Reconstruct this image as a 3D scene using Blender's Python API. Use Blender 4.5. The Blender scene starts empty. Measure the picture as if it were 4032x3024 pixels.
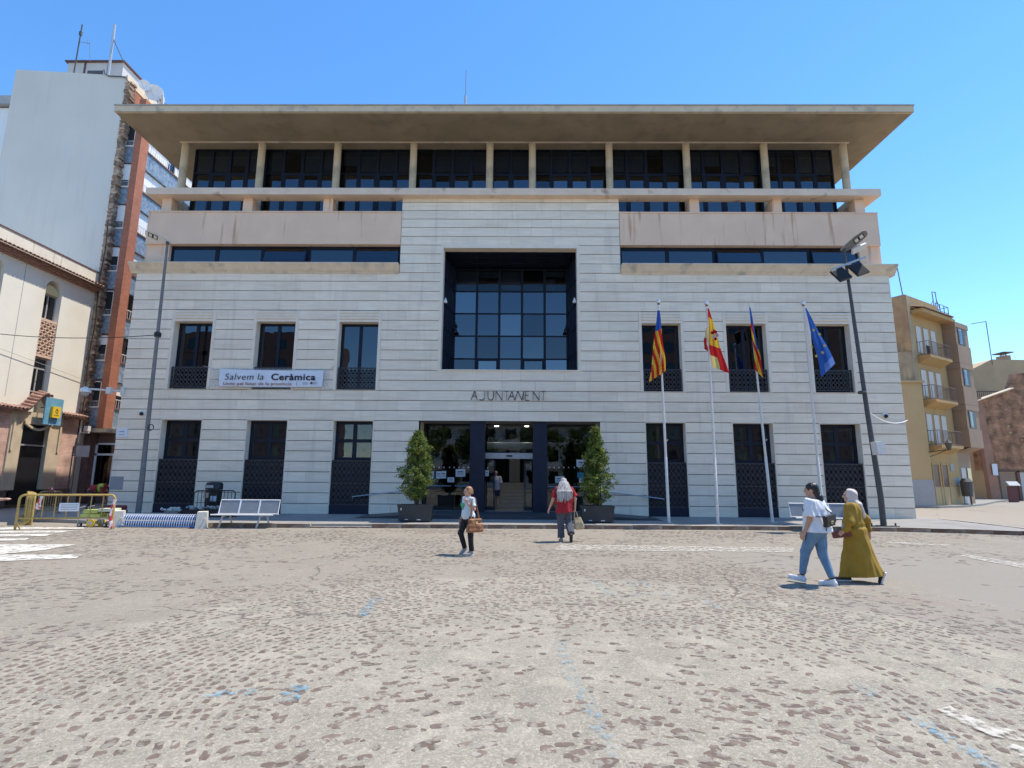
import bpy, bmesh, math, random
import numpy as np
from mathutils import Vector, Matrix, Euler
R = math.radians
random.seed(7); np.random.seed(7)
scene = bpy.context.scene
COL = scene.collection

# ------------------------------------------------------------------ camera, world, sun, exposure
CAM_H = 1.75
F_PX, PITCH, ROLL, YAW = 2149.676, 0.168489, 0.0073141, 0.0105061
cd = bpy.data.cameras.new('camera'); cam = bpy.data.objects.new('camera', cd); COL.objects.link(cam)
cd.sensor_fit = 'HORIZONTAL'; cd.sensor_width = 36.0; cd.lens = 36.0 * F_PX / 4032.0
cd.clip_start = 0.05; cd.clip_end = 3000.0
cam.matrix_world = (Matrix.Translation((0, 0, CAM_H)) @ Matrix.Rotation(YAW, 4, 'Z') @ Matrix.Rotation(math.pi / 2 + PITCH, 4, 'X')
                    @ Matrix.Rotation(ROLL, 4, 'Z'))
scene.camera = cam

SUN = Vector((0.42, 0.125, 1.0)).normalized()
SUN_EL = math.asin(SUN.z); SUN_AZ = math.atan2(SUN.x, SUN.y)      # clockwise from +Y
w = bpy.data.worlds.new('World'); scene.world = w; w.use_nodes = True
nt = w.node_tree; bg = nt.nodes['Background']
sky = nt.nodes.new('ShaderNodeTexSky'); sky.sky_type = 'NISHITA'; sky.sun_disc = False
sky.sun_elevation = SUN_EL; sky.sun_rotation = SUN_AZ
sky.altitude = 0; sky.air_density = 1.0; sky.dust_density = 0.0; sky.ozone_density = 4.5
hs_ = nt.nodes.new('ShaderNodeHueSaturation'); hs_.inputs['Saturation'].default_value = 1.18; nt.links.new(sky.outputs[0], hs_.inputs['Color']); nt.links.new(hs_.outputs[0], bg.inputs[0]); bg.inputs[1].default_value = 0.15
sl = bpy.data.lights.new('sun', 'SUN'); sl.energy = 3.0; sl.angle = R(0.53); sl.color = (1.0, 0.92, 0.80)
sun = bpy.data.objects.new('sun', sl); COL.objects.link(sun); sun.rotation_euler = SUN.to_track_quat('Z', 'Y').to_euler(); sun.location = (0, 0, 60)
vs = scene.view_settings; vs.view_transform = 'Standard'; vs.look = 'None'; vs.exposure = 0.95; vs.gamma = 1.0; vs.use_curve_mapping = False
cy = scene.cycles; cy.max_bounces = 6; cy.diffuse_bounces = 4; cy.glossy_bounces = 3; cy.transmission_bounces = 3; cy.transparent_max_bounces = 8
try:
    cy.use_denoising = True
except Exception:
    pass

# ------------------------------------------------------------------ pixel -> place (photograph 4032 x 3024)
def _ray(u, v):
    x, y = u - 2016.0, -(v - 1512.0)
    c, s = math.cos(ROLL), math.sin(ROLL); x, y = c * x - s * y, s * x + c * y
    c, s = math.cos(PITCH), math.sin(PITCH); d = [x, c * F_PX - s * y, s * F_PX + c * y]
    c, s = math.cos(YAW), math.sin(YAW)
    return (c * d[0] - s * d[1], s * d[0] + c * d[1], d[2])
def at(u, v, Y):
    d = _ray(u, v); k = Y / d[1]; return Vector((d[0] * k, Y, CAM_H + d[2] * k))
def gnd(u, v, z=0.0):
    d = _ray(u, v); k = (z - CAM_H) / d[2]; return Vector((d[0] * k, d[1] * k, z))
def atx(u, v, X):
    d = _ray(u, v); k = X / d[0]; return Vector((X, d[1] * k, CAM_H + d[2] * k))

# ------------------------------------------------------------------ mesh builder
class MB:
    def __init__(s): s.v = []; s.f = []; s.m = []; s.xf = None
    def add(s, vs_, fs, mi=0):
        o = len(s.v)
        if s.xf is not None: vs_ = [s.xf @ Vector(p) for p in vs_]
        s.v += [tuple(p) for p in vs_]
        s.f += [tuple(i + o for i in f) for f in fs]; s.m += [mi] * len(fs); return s
    def box(s, x0, x1, y0, y1, z0, z1, mi=0):
        return s.add([(x0, y0, z0), (x1, y0, z0), (x1, y1, z0), (x0, y1, z0), (x0, y0, z1), (x1, y0, z1), (x1, y1, z1), (x0, y1, z1)],
                     [(0, 3, 2, 1), (4, 5, 6, 7), (0, 1, 5, 4), (1, 2, 6, 5), (2, 3, 7, 6), (3, 0, 4, 7)], mi)
    def obox(s, c, sx, sy, sz, rot=None, mi=0):
        M = Matrix.Translation(c) @ (rot.to_4x4() if rot is not None else Matrix.Identity(4))
        P = [M @ Vector((a * sx / 2, b * sy / 2, d * sz / 2)) for a, b, d in ((-1, -1, -1), (1, -1, -1), (1, 1, -1), (-1, 1, -1), (-1, -1, 1), (1, -1, 1), (1, 1, 1), (-1, 1, 1))]
        return s.add(P, [(0, 3, 2, 1), (4, 5, 6, 7), (0, 1, 5, 4), (1, 2, 6, 5), (2, 3, 7, 6), (3, 0, 4, 7)], mi)
    def bar(s, a, b, wd, dp=None, mi=0):
        a = Vector(a); b = Vector(b); d = b - a; L = d.length
        if L < 1e-6: return s
        q = d.to_track_quat('Z', 'Y').to_matrix()
        return s.obox((a + b) / 2, wd, dp or wd, L, q, mi)
    def tube(s, pts, r, n=8, mi=0, cap=True):
        pts = [Vector(p) for p in pts]; rs = r if isinstance(r, (list, tuple)) else [r] * len(pts)
        V = []; Fc = []; up = None
        for i, p in enumerate(pts):
            t = (pts[min(i + 1, len(pts) - 1)] - pts[max(i - 1, 0)]).normalized()
            if up is None:
                up = Vector((0, 0, 1)) if abs(t.z) < .9 else Vector((1, 0, 0))
            a = t.cross(up)
            if a.length < 1e-5: a = t.cross(Vector((0, 1, 0)))
            a.normalize(); b = a.cross(t).normalized(); up = b
            for k in range(n):
                an = 2 * math.pi * k / n; V.append(p + (a * math.cos(an) + b * math.sin(an)) * rs[i])
        for i in range(len(pts) - 1):
            for k in range(n):
                k2 = (k + 1) % n; Fc.append((i * n + k, i * n + k2, (i + 1) * n + k2, (i + 1) * n + k))
        if cap:
            Fc.append(tuple(range(n - 1, -1, -1))); Fc.append(tuple(range((len(pts) - 1) * n, len(pts) * n)))
        return s.add(V, Fc, mi)
    def lathe(s, prof, n=16, c=(0, 0, 0), mi=0):
        V = []; Fc = []; m = len(prof)
        for k in range(n):
            a = 2 * math.pi * k / n
            for r, z in prof: V.append((c[0] + r * math.cos(a), c[1] + r * math.sin(a), c[2] + z))
        for k in range(n):
            k2 = (k + 1) % n
            for i in range(m - 1): Fc.append((k * m + i, k2 * m + i, k2 * m + i + 1, k * m + i + 1))
        Fc.append(tuple(k * m + m - 1 for k in range(n))); Fc.append(tuple(k * m for k in range(n - 1, -1, -1)))
        return s.add(V, Fc, mi)
    def prism(s, poly, y0, y1, mi=0):
        """polygon in x,z (counter-clockwise seen from -y) extruded along y"""
        n = len(poly); V = [(x, y0, z) for x, z in poly] + [(x, y1, z) for x, z in poly]
        Fc = [tuple(range(n)), tuple(range(2 * n - 1, n - 1, -1))] + [((i + 1) % n, i, i + n, (i + 1) % n + n) for i in range(n)]
        return s.add(V, Fc, mi)
    def extr(s, poly, z0, z1, mi=0):
        """polygon in x,y extruded along z"""
        n = len(poly); V = [(x, y, z0) for x, y in poly] + [(x, y, z1) for x, y in poly]
        Fc = [tuple(range(n - 1, -1, -1)), tuple(range(n, 2 * n))] + [(i, (i + 1) % n, (i + 1) % n + n, i + n) for i in range(n)]
        return s.add(V, Fc, mi)
    def prof_x(s, prof, x0, x1, mi=0):
        """profile in (y,z) extruded along x"""
        n = len(prof); V = [(x0, y, z) for y, z in prof] + [(x1, y, z) for y, z in prof]
        Fc = [tuple(range(n)), tuple(range(2 * n - 1, n - 1, -1))] + [((i + 1) % n, i, i + n, (i + 1) % n + n) for i in range(n)]
        return s.add(V, Fc, mi)
    def quad(s, a, b, c, d, mi=0): return s.add([a, b, c, d], [(0, 1, 2, 3)], mi)
    def sphere(s, c, r, nu=12, nv=8, mi=0, sc=(1, 1, 1)):
        prof = []; V = [(c[0], c[1], c[2] - r * sc[2])]; Fc = []
        for j in range(1, nv):
            t = math.pi * j / nv - math.pi / 2
            for i in range(nu):
                a = 2 * math.pi * i / nu
                V.append((c[0] + r * sc[0] * math.cos(t) * math.cos(a), c[1] + r * sc[1] * math.cos(t) * math.sin(a), c[2] + r * sc[2] * math.sin(t)))
        V.append((c[0], c[1], c[2] + r * sc[2])); last = len(V) - 1
        for i in range(nu):
            i2 = (i + 1) % nu; Fc.append((0, 1 + i2, 1 + i)); Fc.append((last, last - nu + i, last - nu + i2))
            for j in range(nv - 2):
                a = 1 + j * nu; Fc.append((a + i, a + i2, a + nu + i2, a + nu + i))
        return s.add(V, Fc, mi)
    def mesh(s, name, mats, smooth=False, fix=True):
        me = bpy.data.meshes.new(name); me.from_pydata(s.v, [], s.f)
        for m_ in (mats if isinstance(mats, (list, tuple)) else [mats]): me.materials.append(m_)
        if len(set(s.m)) > 1: me.polygons.foreach_set('material_index', s.m)
        if fix:
            b = bmesh.new(); b.from_mesh(me); bmesh.ops.recalc_face_normals(b, faces=b.faces); b.to_mesh(me); b.free()
        if smooth:
            me.polygons.foreach_set('use_smooth', [True] * len(me.polygons)); 
            try: me.set_sharp_from_angle(angle=R(40))
            except Exception: pass
        me.update(); return me
    def build(s, name, mats, parent=None, smooth=False, fix=True):
        return link(name, s.mesh(name, mats, smooth, fix), parent)
def link(name, me, parent=None, loc=None, rz=None):
    o = bpy.data.objects.new(name, me); COL.objects.link(o)
    if parent is not None: o.parent = parent
    if loc is not None: o.location = loc
    if rz is not None: o.rotation_euler = (0, 0, rz)
    return o
def tag(o, label=None, cat=None, group=None, kind=None):
    if label: o['label'] = label
    if cat: o['category'] = cat
    if group: o['group'] = group
    if kind: o['kind'] = kind
    return o
def thing(name, label, cat, loc=(0, 0, 0), rz=0.0, group=None):
    o = bpy.data.objects.new(name, None); COL.objects.link(o); o.location = loc; o.rotation_euler = (0, 0, rz); o.empty_display_size = .2
    return tag(o, label, cat, group)
def copy_tree(o, parent=None):
    c = o.copy(); COL.objects.link(c); c.parent = parent
    for ch in list(o.children): copy_tree(ch, c)
    return c

# ------------------------------------------------------------------ materials
def M(name, col, rough=.7, var=.12, scale=6., bump=0., bscale=40., metal=0., spec=.5, rnd=0., stretch=(1, 1, 1), col2=None, c2=None, detail=5., streak=None, coat=0., world=False):
    """principled with a broad noise tint, fine grain, optional second colour in patches, per-piece variation and run-down streaks"""
    m = bpy.data.materials.new(name); m.use_nodes = True; n = m.node_tree; N = n.nodes; L = n.links
    b = N['Principled BSDF']; b.inputs['Roughness'].default_value = rough; b.inputs['Metallic'].default_value = metal
    b.inputs['Specular IOR Level'].default_value = spec; b.inputs['Coat Weight'].default_value = coat
    tc = N.new('ShaderNodeTexCoord'); mp = N.new('ShaderNodeMapping'); mp.inputs['Scale'].default_value = stretch; L.new(N.new('ShaderNodeNewGeometry').outputs['Position'] if world else tc.outputs['Object'], mp.inputs[0])
    def noise(sc, det=detail):
        t = N.new('ShaderNodeTexNoise'); t.inputs['Scale'].default_value = sc; t.inputs['Detail'].default_value = det; L.new(mp.outputs[0], t.inputs[0]); return t
    def mix(fac, a, bb, mode='MIX'):
        x = N.new('ShaderNodeMix'); x.data_type = 'RGBA'; x.blend_type = mode
        for s_, val in ((x.inputs[0], fac), (x.inputs[6], a), (x.inputs[7], bb)):
            if hasattr(val, 'is_output'): L.new(val, s_)
            else: s_.default_value = val if not isinstance(val, tuple) else (*val, 1.) if len(val) == 3 else val
        return x.outputs[2]
    def ramp(src, a, bb):
        r_ = N.new('ShaderNodeMapRange'); r_.inputs[1].default_value = a; r_.inputs[2].default_value = bb; L.new(src, r_.inputs[0]); return r_.outputs[0]
    lo = tuple(max(0, c * (1 - var)) for c in col); hi = tuple(min(1, c * (1 + var)) for c in col)
    n1 = noise(scale); out = mix(ramp(n1.outputs[0], .3, .7), lo, hi)
    if col2 is not None:
        n2 = noise(c2[0]); out = mix(ramp(n2.outputs[0], c2[1], c2[2]), out, col2)
    if streak is not None:          # (colour, amount): rust or soot running down
        mp2 = N.new('ShaderNodeMapping'); mp2.inputs['Scale'].default_value = (1.7, 1.7, .13); L.new(tc.outputs['Object'], mp2.inputs[0])
        t = N.new('ShaderNodeTexNoise'); t.inputs['Scale'].default_value = 2.2; t.inputs['Detail'].default_value = 4; L.new(mp2.outputs[0], t.inputs[0])
        s1 = ramp(t.outputs[0], streak[2], streak[3])
        mu = N.new('ShaderNodeMath'); mu.operation = 'MULTIPLY'; L.new(s1, mu.inputs[0]); mu.inputs[1].default_value = streak[1]; out = mix(mu.outputs[0], out, streak[0])
    if rnd > 0:
        oi = N.new('ShaderNodeObjectInfo'); ge = N.new('ShaderNodeNewGeometry'); ad = N.new('ShaderNodeMath'); ad.operation = 'ADD'
        L.new(oi.outputs['Random'], ad.inputs[0]); L.new(ge.outputs['Random Per Island'], ad.inputs[1])
        fr = N.new('ShaderNodeMath'); fr.operation = 'FRACT'; L.new(ad.outputs[0], fr.inputs[0])
        mr = N.new('ShaderNodeMapRange'); mr.inputs[3].default_value = 1 - rnd; mr.inputs[4].default_value = 1 + rnd; L.new(fr.outputs[0], mr.inputs[0])
        hs = N.new('ShaderNodeHueSaturation'); L.new(mr.outputs[0], hs.inputs['Value']); L.new(out, hs.inputs['Color']); out = hs.outputs[0]
    L.new(out, b.inputs['Base Color'])
    if bump > 0:
        nb = noise(bscale, 8.); bp = N.new('ShaderNodeBump'); bp.inputs['Strength'].default_value = min(1., bump); bp.inputs['Distance'].default_value = .02
        L.new(nb.outputs[0], bp.inputs['Height']); L.new(bp.outputs[0], b.inputs['Normal'])
    m.diffuse_color = (*col, 1); return m

def M_brick(name, c1, c2, mortar, scale=1., bw=.25, bh=.065, plane='xz', rough=.85, noise_amt=.35):
    m = bpy.data.materials.new(name); m.use_nodes = True; N = m.node_tree.nodes; L = m.node_tree.links; b = N['Principled BSDF']; b.inputs['Roughness'].default_value = rough
    tc = N.new('ShaderNodeTexCoord'); se = N.new('ShaderNodeSeparateXYZ'); co = N.new('ShaderNodeCombineXYZ'); L.new(tc.outputs['Object'], se.inputs[0])
    ax = {'x': 0, 'y': 1, 'z': 2}
    ad = N.new('ShaderNodeMath'); ad.operation = 'ADD'; L.new(se.outputs[0], ad.inputs[0]); L.new(se.outputs[1], ad.inputs[1])
    L.new(ad.outputs[0] if plane == 'xz' else se.outputs[ax[plane[0]]], co.inputs[0]); L.new(se.outputs[2], co.inputs[1])
    br = N.new('ShaderNodeTexBrick'); br.inputs['Scale'].default_value = scale; br.inputs['Brick Width'].default_value = bw; br.inputs['Row Height'].default_value = bh
    br.inputs['Mortar Size'].default_value = .008; br.inputs['Color1'].default_value = (*c1, 1); br.inputs['Color2'].default_value = (*c2, 1); br.inputs['Mortar'].default_value = (*mortar, 1)
    L.new(co.outputs[0], br.inputs[0])
    no = N.new('ShaderNodeTexNoise'); no.inputs['Scale'].default_value = 1.3; no.inputs['Detail'].default_value = 8; L.new(tc.outputs['Object'], no.inputs[0])
    mr = N.new('ShaderNodeMapRange'); mr.inputs[1].default_value = .3; mr.inputs[2].default_value = .7; mr.inputs[3].default_value = 1 - noise_amt; mr.inputs[4].default_value = 1 + noise_amt; L.new(no.outputs[0], mr.inputs[0])
    hs = N.new('ShaderNodeHueSaturation'); L.new(br.outputs[0], hs.inputs['Color']); L.new(mr.outputs[0], hs.inputs['Value']); L.new(hs.outputs[0], b.inputs['Base Color'])
    bp = N.new('ShaderNodeBump'); bp.inputs['Strength'].default_value = .5; bp.inputs['Distance'].default_value = .01; bp.invert = True; L.new(br.outputs['Fac'], bp.inputs['Height']); L.new(bp.outputs[0], b.inputs['Normal'])
    return m

def M_glass(name, tint=(.2, .23, .27), ior=1.6, rough=.0, refl=(1, 1, 1)):
    """tinted window glass: clear enough to see a dim room, mirrors by Fresnel"""
    m = bpy.data.materials.new(name); m.use_nodes = True; N = m.node_tree.nodes; L = m.node_tree.links
    for x in list(N):
        if x.type != 'OUTPUT_MATERIAL': N.remove(x)
    o = [x for x in N if x.type == 'OUTPUT_MATERIAL'][0]
    t = N.new('ShaderNodeBsdfTransparent'); t.inputs[0].default_value = (*tint, 1); g = N.new('ShaderNodeBsdfGlossy'); g.inputs['Roughness'].default_value = rough; g.inputs[0].default_value = (*refl, 1)
    f = N.new('ShaderNodeFresnel'); f.inputs[0].default_value = ior; mx = N.new('ShaderNodeMixShader'); L.new(f.outputs[0], mx.inputs[0]); L.new(t.outputs[0], mx.inputs[1]); L.new(g.outputs[0], mx.inputs[2]); L.new(mx.outputs[0], o.inputs[0])
    # slight unevenness of old panes
    tc = N.new('ShaderNodeTexCoord'); no = N.new('ShaderNodeTexNoise'); no.inputs['Scale'].default_value = .9; L.new(tc.outputs['Object'], no.inputs[0])
    bp = N.new('ShaderNodeBump'); bp.inputs['Strength'].default_value = .12; bp.inputs['Distance'].default_value = .03; L.new(no.outputs[0], bp.inputs['Height']); L.new(bp.outputs[0], g.inputs['Normal'])
    return m
def M_emit(name, col, s):
    m = bpy.data.materials.new(name); m.use_nodes = True; b = m.node_tree.nodes['Principled BSDF']; b.inputs['Base Color'].default_value = (*col, 1); b.inputs['Emission Color'].default_value = (*col, 1); b.inputs['Emission Strength'].default_value = s; return m

m_stone = M('limestone', (.88, .75, .58), .75, .07, 3.5, .12, 30, rnd=.06, stretch=(.35, 1, 2.6), col2=(.80, .66, .49), c2=(1.2, .52, .75), streak=((.60, .51, .43), .35, .56, .74))
m_joint = M('joint_mortar', (.22, .195, .18), .9, .2, 5)
m_trim = M('smooth_limestone', (.84, .72, .57), .7, .05, 3, .05, 30)
m_plaster = M('pink_render', (.86, .60, .415), .85, .05, 1.2, .15, 60, col2=(.81, .565, .39), c2=(.7, .45, .7), streak=((.50, .28, .15), .75, .585, .68))
m_soffit = M('soffit_baked_shade', (.33, .262, .17), .9, .12, .7, .15, 40, col2=(.25, .195, .125), c2=(1.3, .5, .75))  # blotchy roof concrete; the shade under the eaves is put into its darker colour
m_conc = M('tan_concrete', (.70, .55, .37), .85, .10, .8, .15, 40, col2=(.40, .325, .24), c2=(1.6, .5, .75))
m_ledge = M('ledge_stone', (.80, .61, .45), .85, .07, 2, .15, 40, col2=(.42, .27, .19), c2=(1.1, .62, .72))
m_cornice = M('weathered_cornice', (.74, .60, .44), .85, .09, 2.5, .15, 40, col2=(.40, .35, .29), c2=(1.8, .55, .75))
m_navy = M('navy_metal', (.008, .012, .026), .5, .15, 3, spec=.25)
m_navy2 = M('navy_panel', (.012, .016, .033), .5, .15, 3, .05, 60, spec=.3)
m_black = M('black_metal', (.012, .012, .014), .45, .2, 5)
m_lattice = M('lattice_bronze', (.035, .032, .036), .5, .2, 5)
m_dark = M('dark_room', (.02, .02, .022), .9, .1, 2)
m_room = M('room_wall', (.09, .10, .115), .9, .1, 1)
m_blind = M('roller_blind', (.17, .19, .195), .9, .05, 2)
m_glass = M_glass('window_glass', (.12, .145, .17), 2.0, refl=(.85, .92, 1))
m_glassn = M_glass('navy_glass', (.02, .03, .05), 1.9, refl=(.85, .92, 1))
m_glass2 = M_glass('window_glass_b', (.18, .21, .25), 1.75, refl=(.85, .92, 1)); m_glass3 = M_glass('window_glass_c', (.07, .09, .12), 2.3, refl=(.85, .92, 1))
m_glassu = M_glass('upper_glass', (.55, .60, .66), 1.42)
m_glasse = M_glass('clear_glass', (.62, .66, .68), 1.55)
m_steel = M('brushed_steel', (.55, .56, .58), .35, .08, 20, metal=.9)
m_galv = M('galvanised_steel', (.47, .48, .49), .5, .12, 12, metal=.6)
m_chrome = M('chrome', (.8, .8, .82), .08, .02, 4, metal=1.)
m_white = M('white_paint', (.78, .78, .77), .5, .04, 6)
m_polewhite = M('pole_white', (.70, .66, .60), .45, .06, 9)
m_darkpole = M('dark_grey_pole', (.075, .072, .07), .6, .15, 6)
m_midpole = M('grey_pole', (.19, .18, .17), .6, .15, 6)
m_paper = M('paper', (.74, .77, .80), .8, .03, 3)
m_ink = M('ink', (.015, .015, .02), .7, .1, 3)
m_cloud = M('print_grey', (.45, .47, .48), .8, .1, 3)
# ------------------------------------------------------------------ ground
def ground_material():
    m = bpy.data.materials.new('worn_plaza'); m.use_nodes = True; N = m.node_tree.nodes; L = m.node_tree.links; b = N['Principled BSDF']; b.inputs['Roughness'].default_value = .9; b.inputs['Specular IOR Level'].default_value = .25
    tc = N.new('ShaderNodeTexCoord'); P_ = tc.outputs['Object']
    def noise(s, d=6., dist=0., vec=None, rough=.55):
        t = N.new('ShaderNodeTexNoise'); t.inputs['Scale'].default_value = s; t.inputs['Detail'].default_value = d; t.inputs['Distortion'].default_value = dist; t.inputs['Roughness'].default_value = rough
        L.new(vec or P_, t.inputs[0]); return t.outputs[0]
    def rng(x, a, b_, c=0., d=1.):
        r = N.new('ShaderNodeMapRange'); L.new(x, r.inputs[0])
        for i, q in enumerate((a, b_, c, d)): r.inputs[1 + i].default_value = q
        return r.outputs[0]
    def mix(f, a, c, mode='MIX'):
        x = N.new('ShaderNodeMix'); x.data_type = 'RGBA'; x.blend_type = mode
        for s_, v in ((x.inputs[0], f), (x.inputs[6], a), (x.inputs[7], c)):
            if hasattr(v, 'is_output'): L.new(v, s_)
            else: s_.default_value = (*v, 1.) if isinstance(v, tuple) else v
        return x.outputs[2]
    def math_(op, a, c):
        x = N.new('ShaderNodeMath'); x.operation = op
        for s_, v in ((x.inputs[0], a), (x.inputs[1], c)):
            if hasattr(v, 'is_output'): L.new(v, s_)
            else: s_.default_value = v
        return x.outputs[0]
    vd = N.new('ShaderNodeVectorMath'); vd.operation = 'DISTANCE'; L.new(P_, vd.inputs[0]); vd.inputs[1].default_value = (.3, 5., 0)
    wob = math_('ADD', vd.outputs['Value'], rng(noise(.9), .3, .7, -.25, .25))
    outer = rng(wob, 5.0, 5.3)
    # inner concrete: pale lime crust over grey
    c = mix(rng(noise(1.1, 8, .6), .36, .64), (0.255, 0.227, 0.178), (0.343, 0.307, 0.242))
    c = mix(rng(noise(7., 8, .3), .45, .75, 0, .75), c, (0.381, 0.343, 0.276))
    c = mix(rng(noise(24., 8, .8), .48, .70, 0, .6), c, (0.206, 0.178, 0.141))
    c = mix(rng(noise(55., 6), .52, .72, 0, .5), c, (0.426, 0.386, 0.308))
    c = mix(rng(noise(13., 9, 1.2, rough=.7), .50, .60, 0, .55), c, (0.221, 0.199, 0.157))
    c = mix(rng(noise(17., 9, 1.5, rough=.7), .54, .64, 0, .7), c, (0.474, 0.428, 0.344))
    c = mix(rng(noise(2.3, 8, .8), .50, .64, 0, .7), c, (0.412, 0.372, 0.289))
    c = mix(rng(noise(1.7, 8, .8), .54, .66, 0, .6), c, (0.232, 0.212, 0.172))
    c = mix(rng(noise(34., 9, 1., rough=.75), .46, .53, 0, .42), c, (0.206, 0.186, 0.148))
    c = mix(rng(noise(41., 9, 1., rough=.75), .53, .58, 0, .5), c, (0.556, 0.505, 0.398))
    # outside the medallion: low worn setts, greyer
    br = N.new('ShaderNodeTexBrick'); br.inputs['Scale'].default_value = 1.; br.inputs['Brick Width'].default_value = .17; br.inputs['Row Height'].default_value = .11; br.inputs['Mortar Size'].default_value = .016; br.inputs['Mortar Smooth'].default_value = .6
    dis = N.new('ShaderNodeVectorMath'); dis.operation = 'ADD'; nz = N.new('ShaderNodeTexNoise'); nz.inputs['Scale'].default_value = 3.; nz.inputs['Detail'].default_value = 4; L.new(P_, nz.inputs[0])
    sc = N.new('ShaderNodeVectorMath'); sc.operation = 'SCALE'; sc.inputs['Scale'].default_value = .22; L.new(nz.outputs['Color'], sc.inputs[0]); L.new(P_, dis.inputs[0]); L.new(sc.outputs[0], dis.inputs[1]); L.new(dis.outputs[0], br.inputs[0])
    br.inputs['Color1'].default_value = (0.229, 0.193, 0.157, 1); br.inputs['Color2'].default_value = (0.296, 0.256, 0.208, 1); br.inputs['Mortar'].default_value = (0.303, 0.273, 0.224, 1)
    o = mix(rng(noise(.8, 6), .35, .65), (0.281, 0.246, 0.193), (0.343, 0.301, 0.239))
    o = mix(rng(noise(1.6, 7, .5), .44, .62, .1, .9), o, br.outputs[0])
    o = mix(rng(noise(.55, 5, .4), .58, .70, 0, .55), o, (0.276, 0.191, 0.141))
    o = mix(rng(noise(30., 7), .5, .75, 0, .5), o, (0.218, 0.184, 0.146))
    o = mix(rng(noise(11., 9, 1.2, rough=.7), .50, .60, 0, .5), o, (0.227, 0.202, 0.162))
    o = mix(rng(noise(15., 9, 1.5, rough=.7), .54, .64, 0, .55), o, (0.476, 0.432, 0.350))
    o = mix(rng(noise(28., 9, 1., rough=.75), .46, .53, 0, .4), o, (0.216, 0.190, 0.153))
    sx = N.new('ShaderNodeSeparateXYZ'); L.new(P_, sx.inputs[0])
    grey = math_('MULTIPLY', rng(math_('ADD', sx.outputs[0], rng(noise(.4), .3, .7, -2., 2.)), 4.2, 6.5), rng(sx.outputs[1], 15.5, 12.))
    o = mix(math_('MULTIPLY', grey, .8), o, (0.272, 0.246, 0.205))
    o = mix(rng(noise(80., 5), .55, .75, 0, .4), o, (0.419, 0.377, 0.304))
    far = rng(sx.outputs[1], 19., 23.)
    o = mix(far, o, (0.305, 0.274, 0.226))
    c = mix(outer, c, o)
    # cracks
    vo = N.new('ShaderNodeTexVoronoi'); vo.feature = 'DISTANCE_TO_EDGE'; vo.inputs['Scale'].default_value = .21
    dv = N.new('ShaderNodeVectorMath'); dv.operation = 'ADD'; s2 = N.new('ShaderNodeVectorMath'); s2.operation = 'SCALE'; s2.inputs['Scale'].default_value = .5; n3 = N.new('ShaderNodeTexNoise'); n3.inputs['Scale'].default_value = 2.5; n3.inputs['Detail'].default_value = 6; L.new(P_, n3.inputs[0])
    L.new(n3.outputs['Color'], s2.inputs[0]); L.new(P_, dv.inputs[0]); L.new(s2.outputs[0], dv.inputs[1]); L.new(dv.outputs[0], vo.inputs[0])
    cr = math_('MULTIPLY', rng(vo.outputs[0], .0015, .0045, 1, 0), rng(noise(.35, 3), .50, .56))
    c = mix(math_('MULTIPLY', cr, .8), c, (.10, .09, .08))
    L.new(c, b.inputs['Base Color'])
    bp = N.new('ShaderNodeBump'); bp.inputs['Strength'].default_value = .5; bp.inputs['Distance'].default_value = .012
    hgt = math_('ADD', noise(22., 9, .3), math_('MULTIPLY', math_('MULTIPLY', br.outputs['Fac'], outer), -.5)); hgt = math_('ADD', hgt, math_('MULTIPLY', cr, -2.)); L.new(hgt, bp.inputs['Height']); L.new(bp.outputs[0], b.inputs['Normal'])
    return m
m_ground = ground_material()
ground = MB().quad((-400, -400, 0), (400, -400, 0), (400, 500, 0), (-400, 500, 0)).build('plaza_ground', m_ground); tag(ground, 'worn pale concrete and cobble plaza paving', kind='structure')

# cobbles: concentric rings round a point just in front of the camera, half drowned in cement
m_sett = M('cobble', (.175, .132, .106), .85, .15, 14, .3, 60, rnd=.22, spec=.2, col2=(.30, .27, .222), c2=(13., .49, .56), detail=7., world=True)
def sett_mesh(i):
    rr = random.Random(100 + i); n = rr.choice((11, 12, 13)); b_ = MB(); lo = []; hi = []
    for k in range(n):
        a = 2 * math.pi * k / n + rr.uniform(-.2, .2); e = .5 * (abs(math.cos(a)) ** 4.5 + abs(math.sin(a)) ** 4.5) ** (-1 / 4.5) * rr.uniform(.78, 1.08)
        lo.append((e * math.cos(a), e * math.sin(a), 0)); hi.append((e * .93 * math.cos(a), e * .93 * math.sin(a), 1))
    hi = [(x, y, z + rr.uniform(-.25, .1)) for x, y, z in hi]
    b_.add(lo + hi, [(k, (k + 1) % n, n + (k + 1) % n, n + k) for k in range(n)] + [tuple(range(n, 2 * n))])
    return b_
SETT = [sett_mesh(i) for i in range(14)]; SETT_ME = [s.mesh('cobble', m_sett, fix=False) for s in SETT]
def in_view(x, y, pad=.15):
    return y > 3.45 and abs(x) < y * .955 + pad
from mathutils import noise as mnoise
stones = []
CX, CY = .3, 5.0
rad = .35
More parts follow.
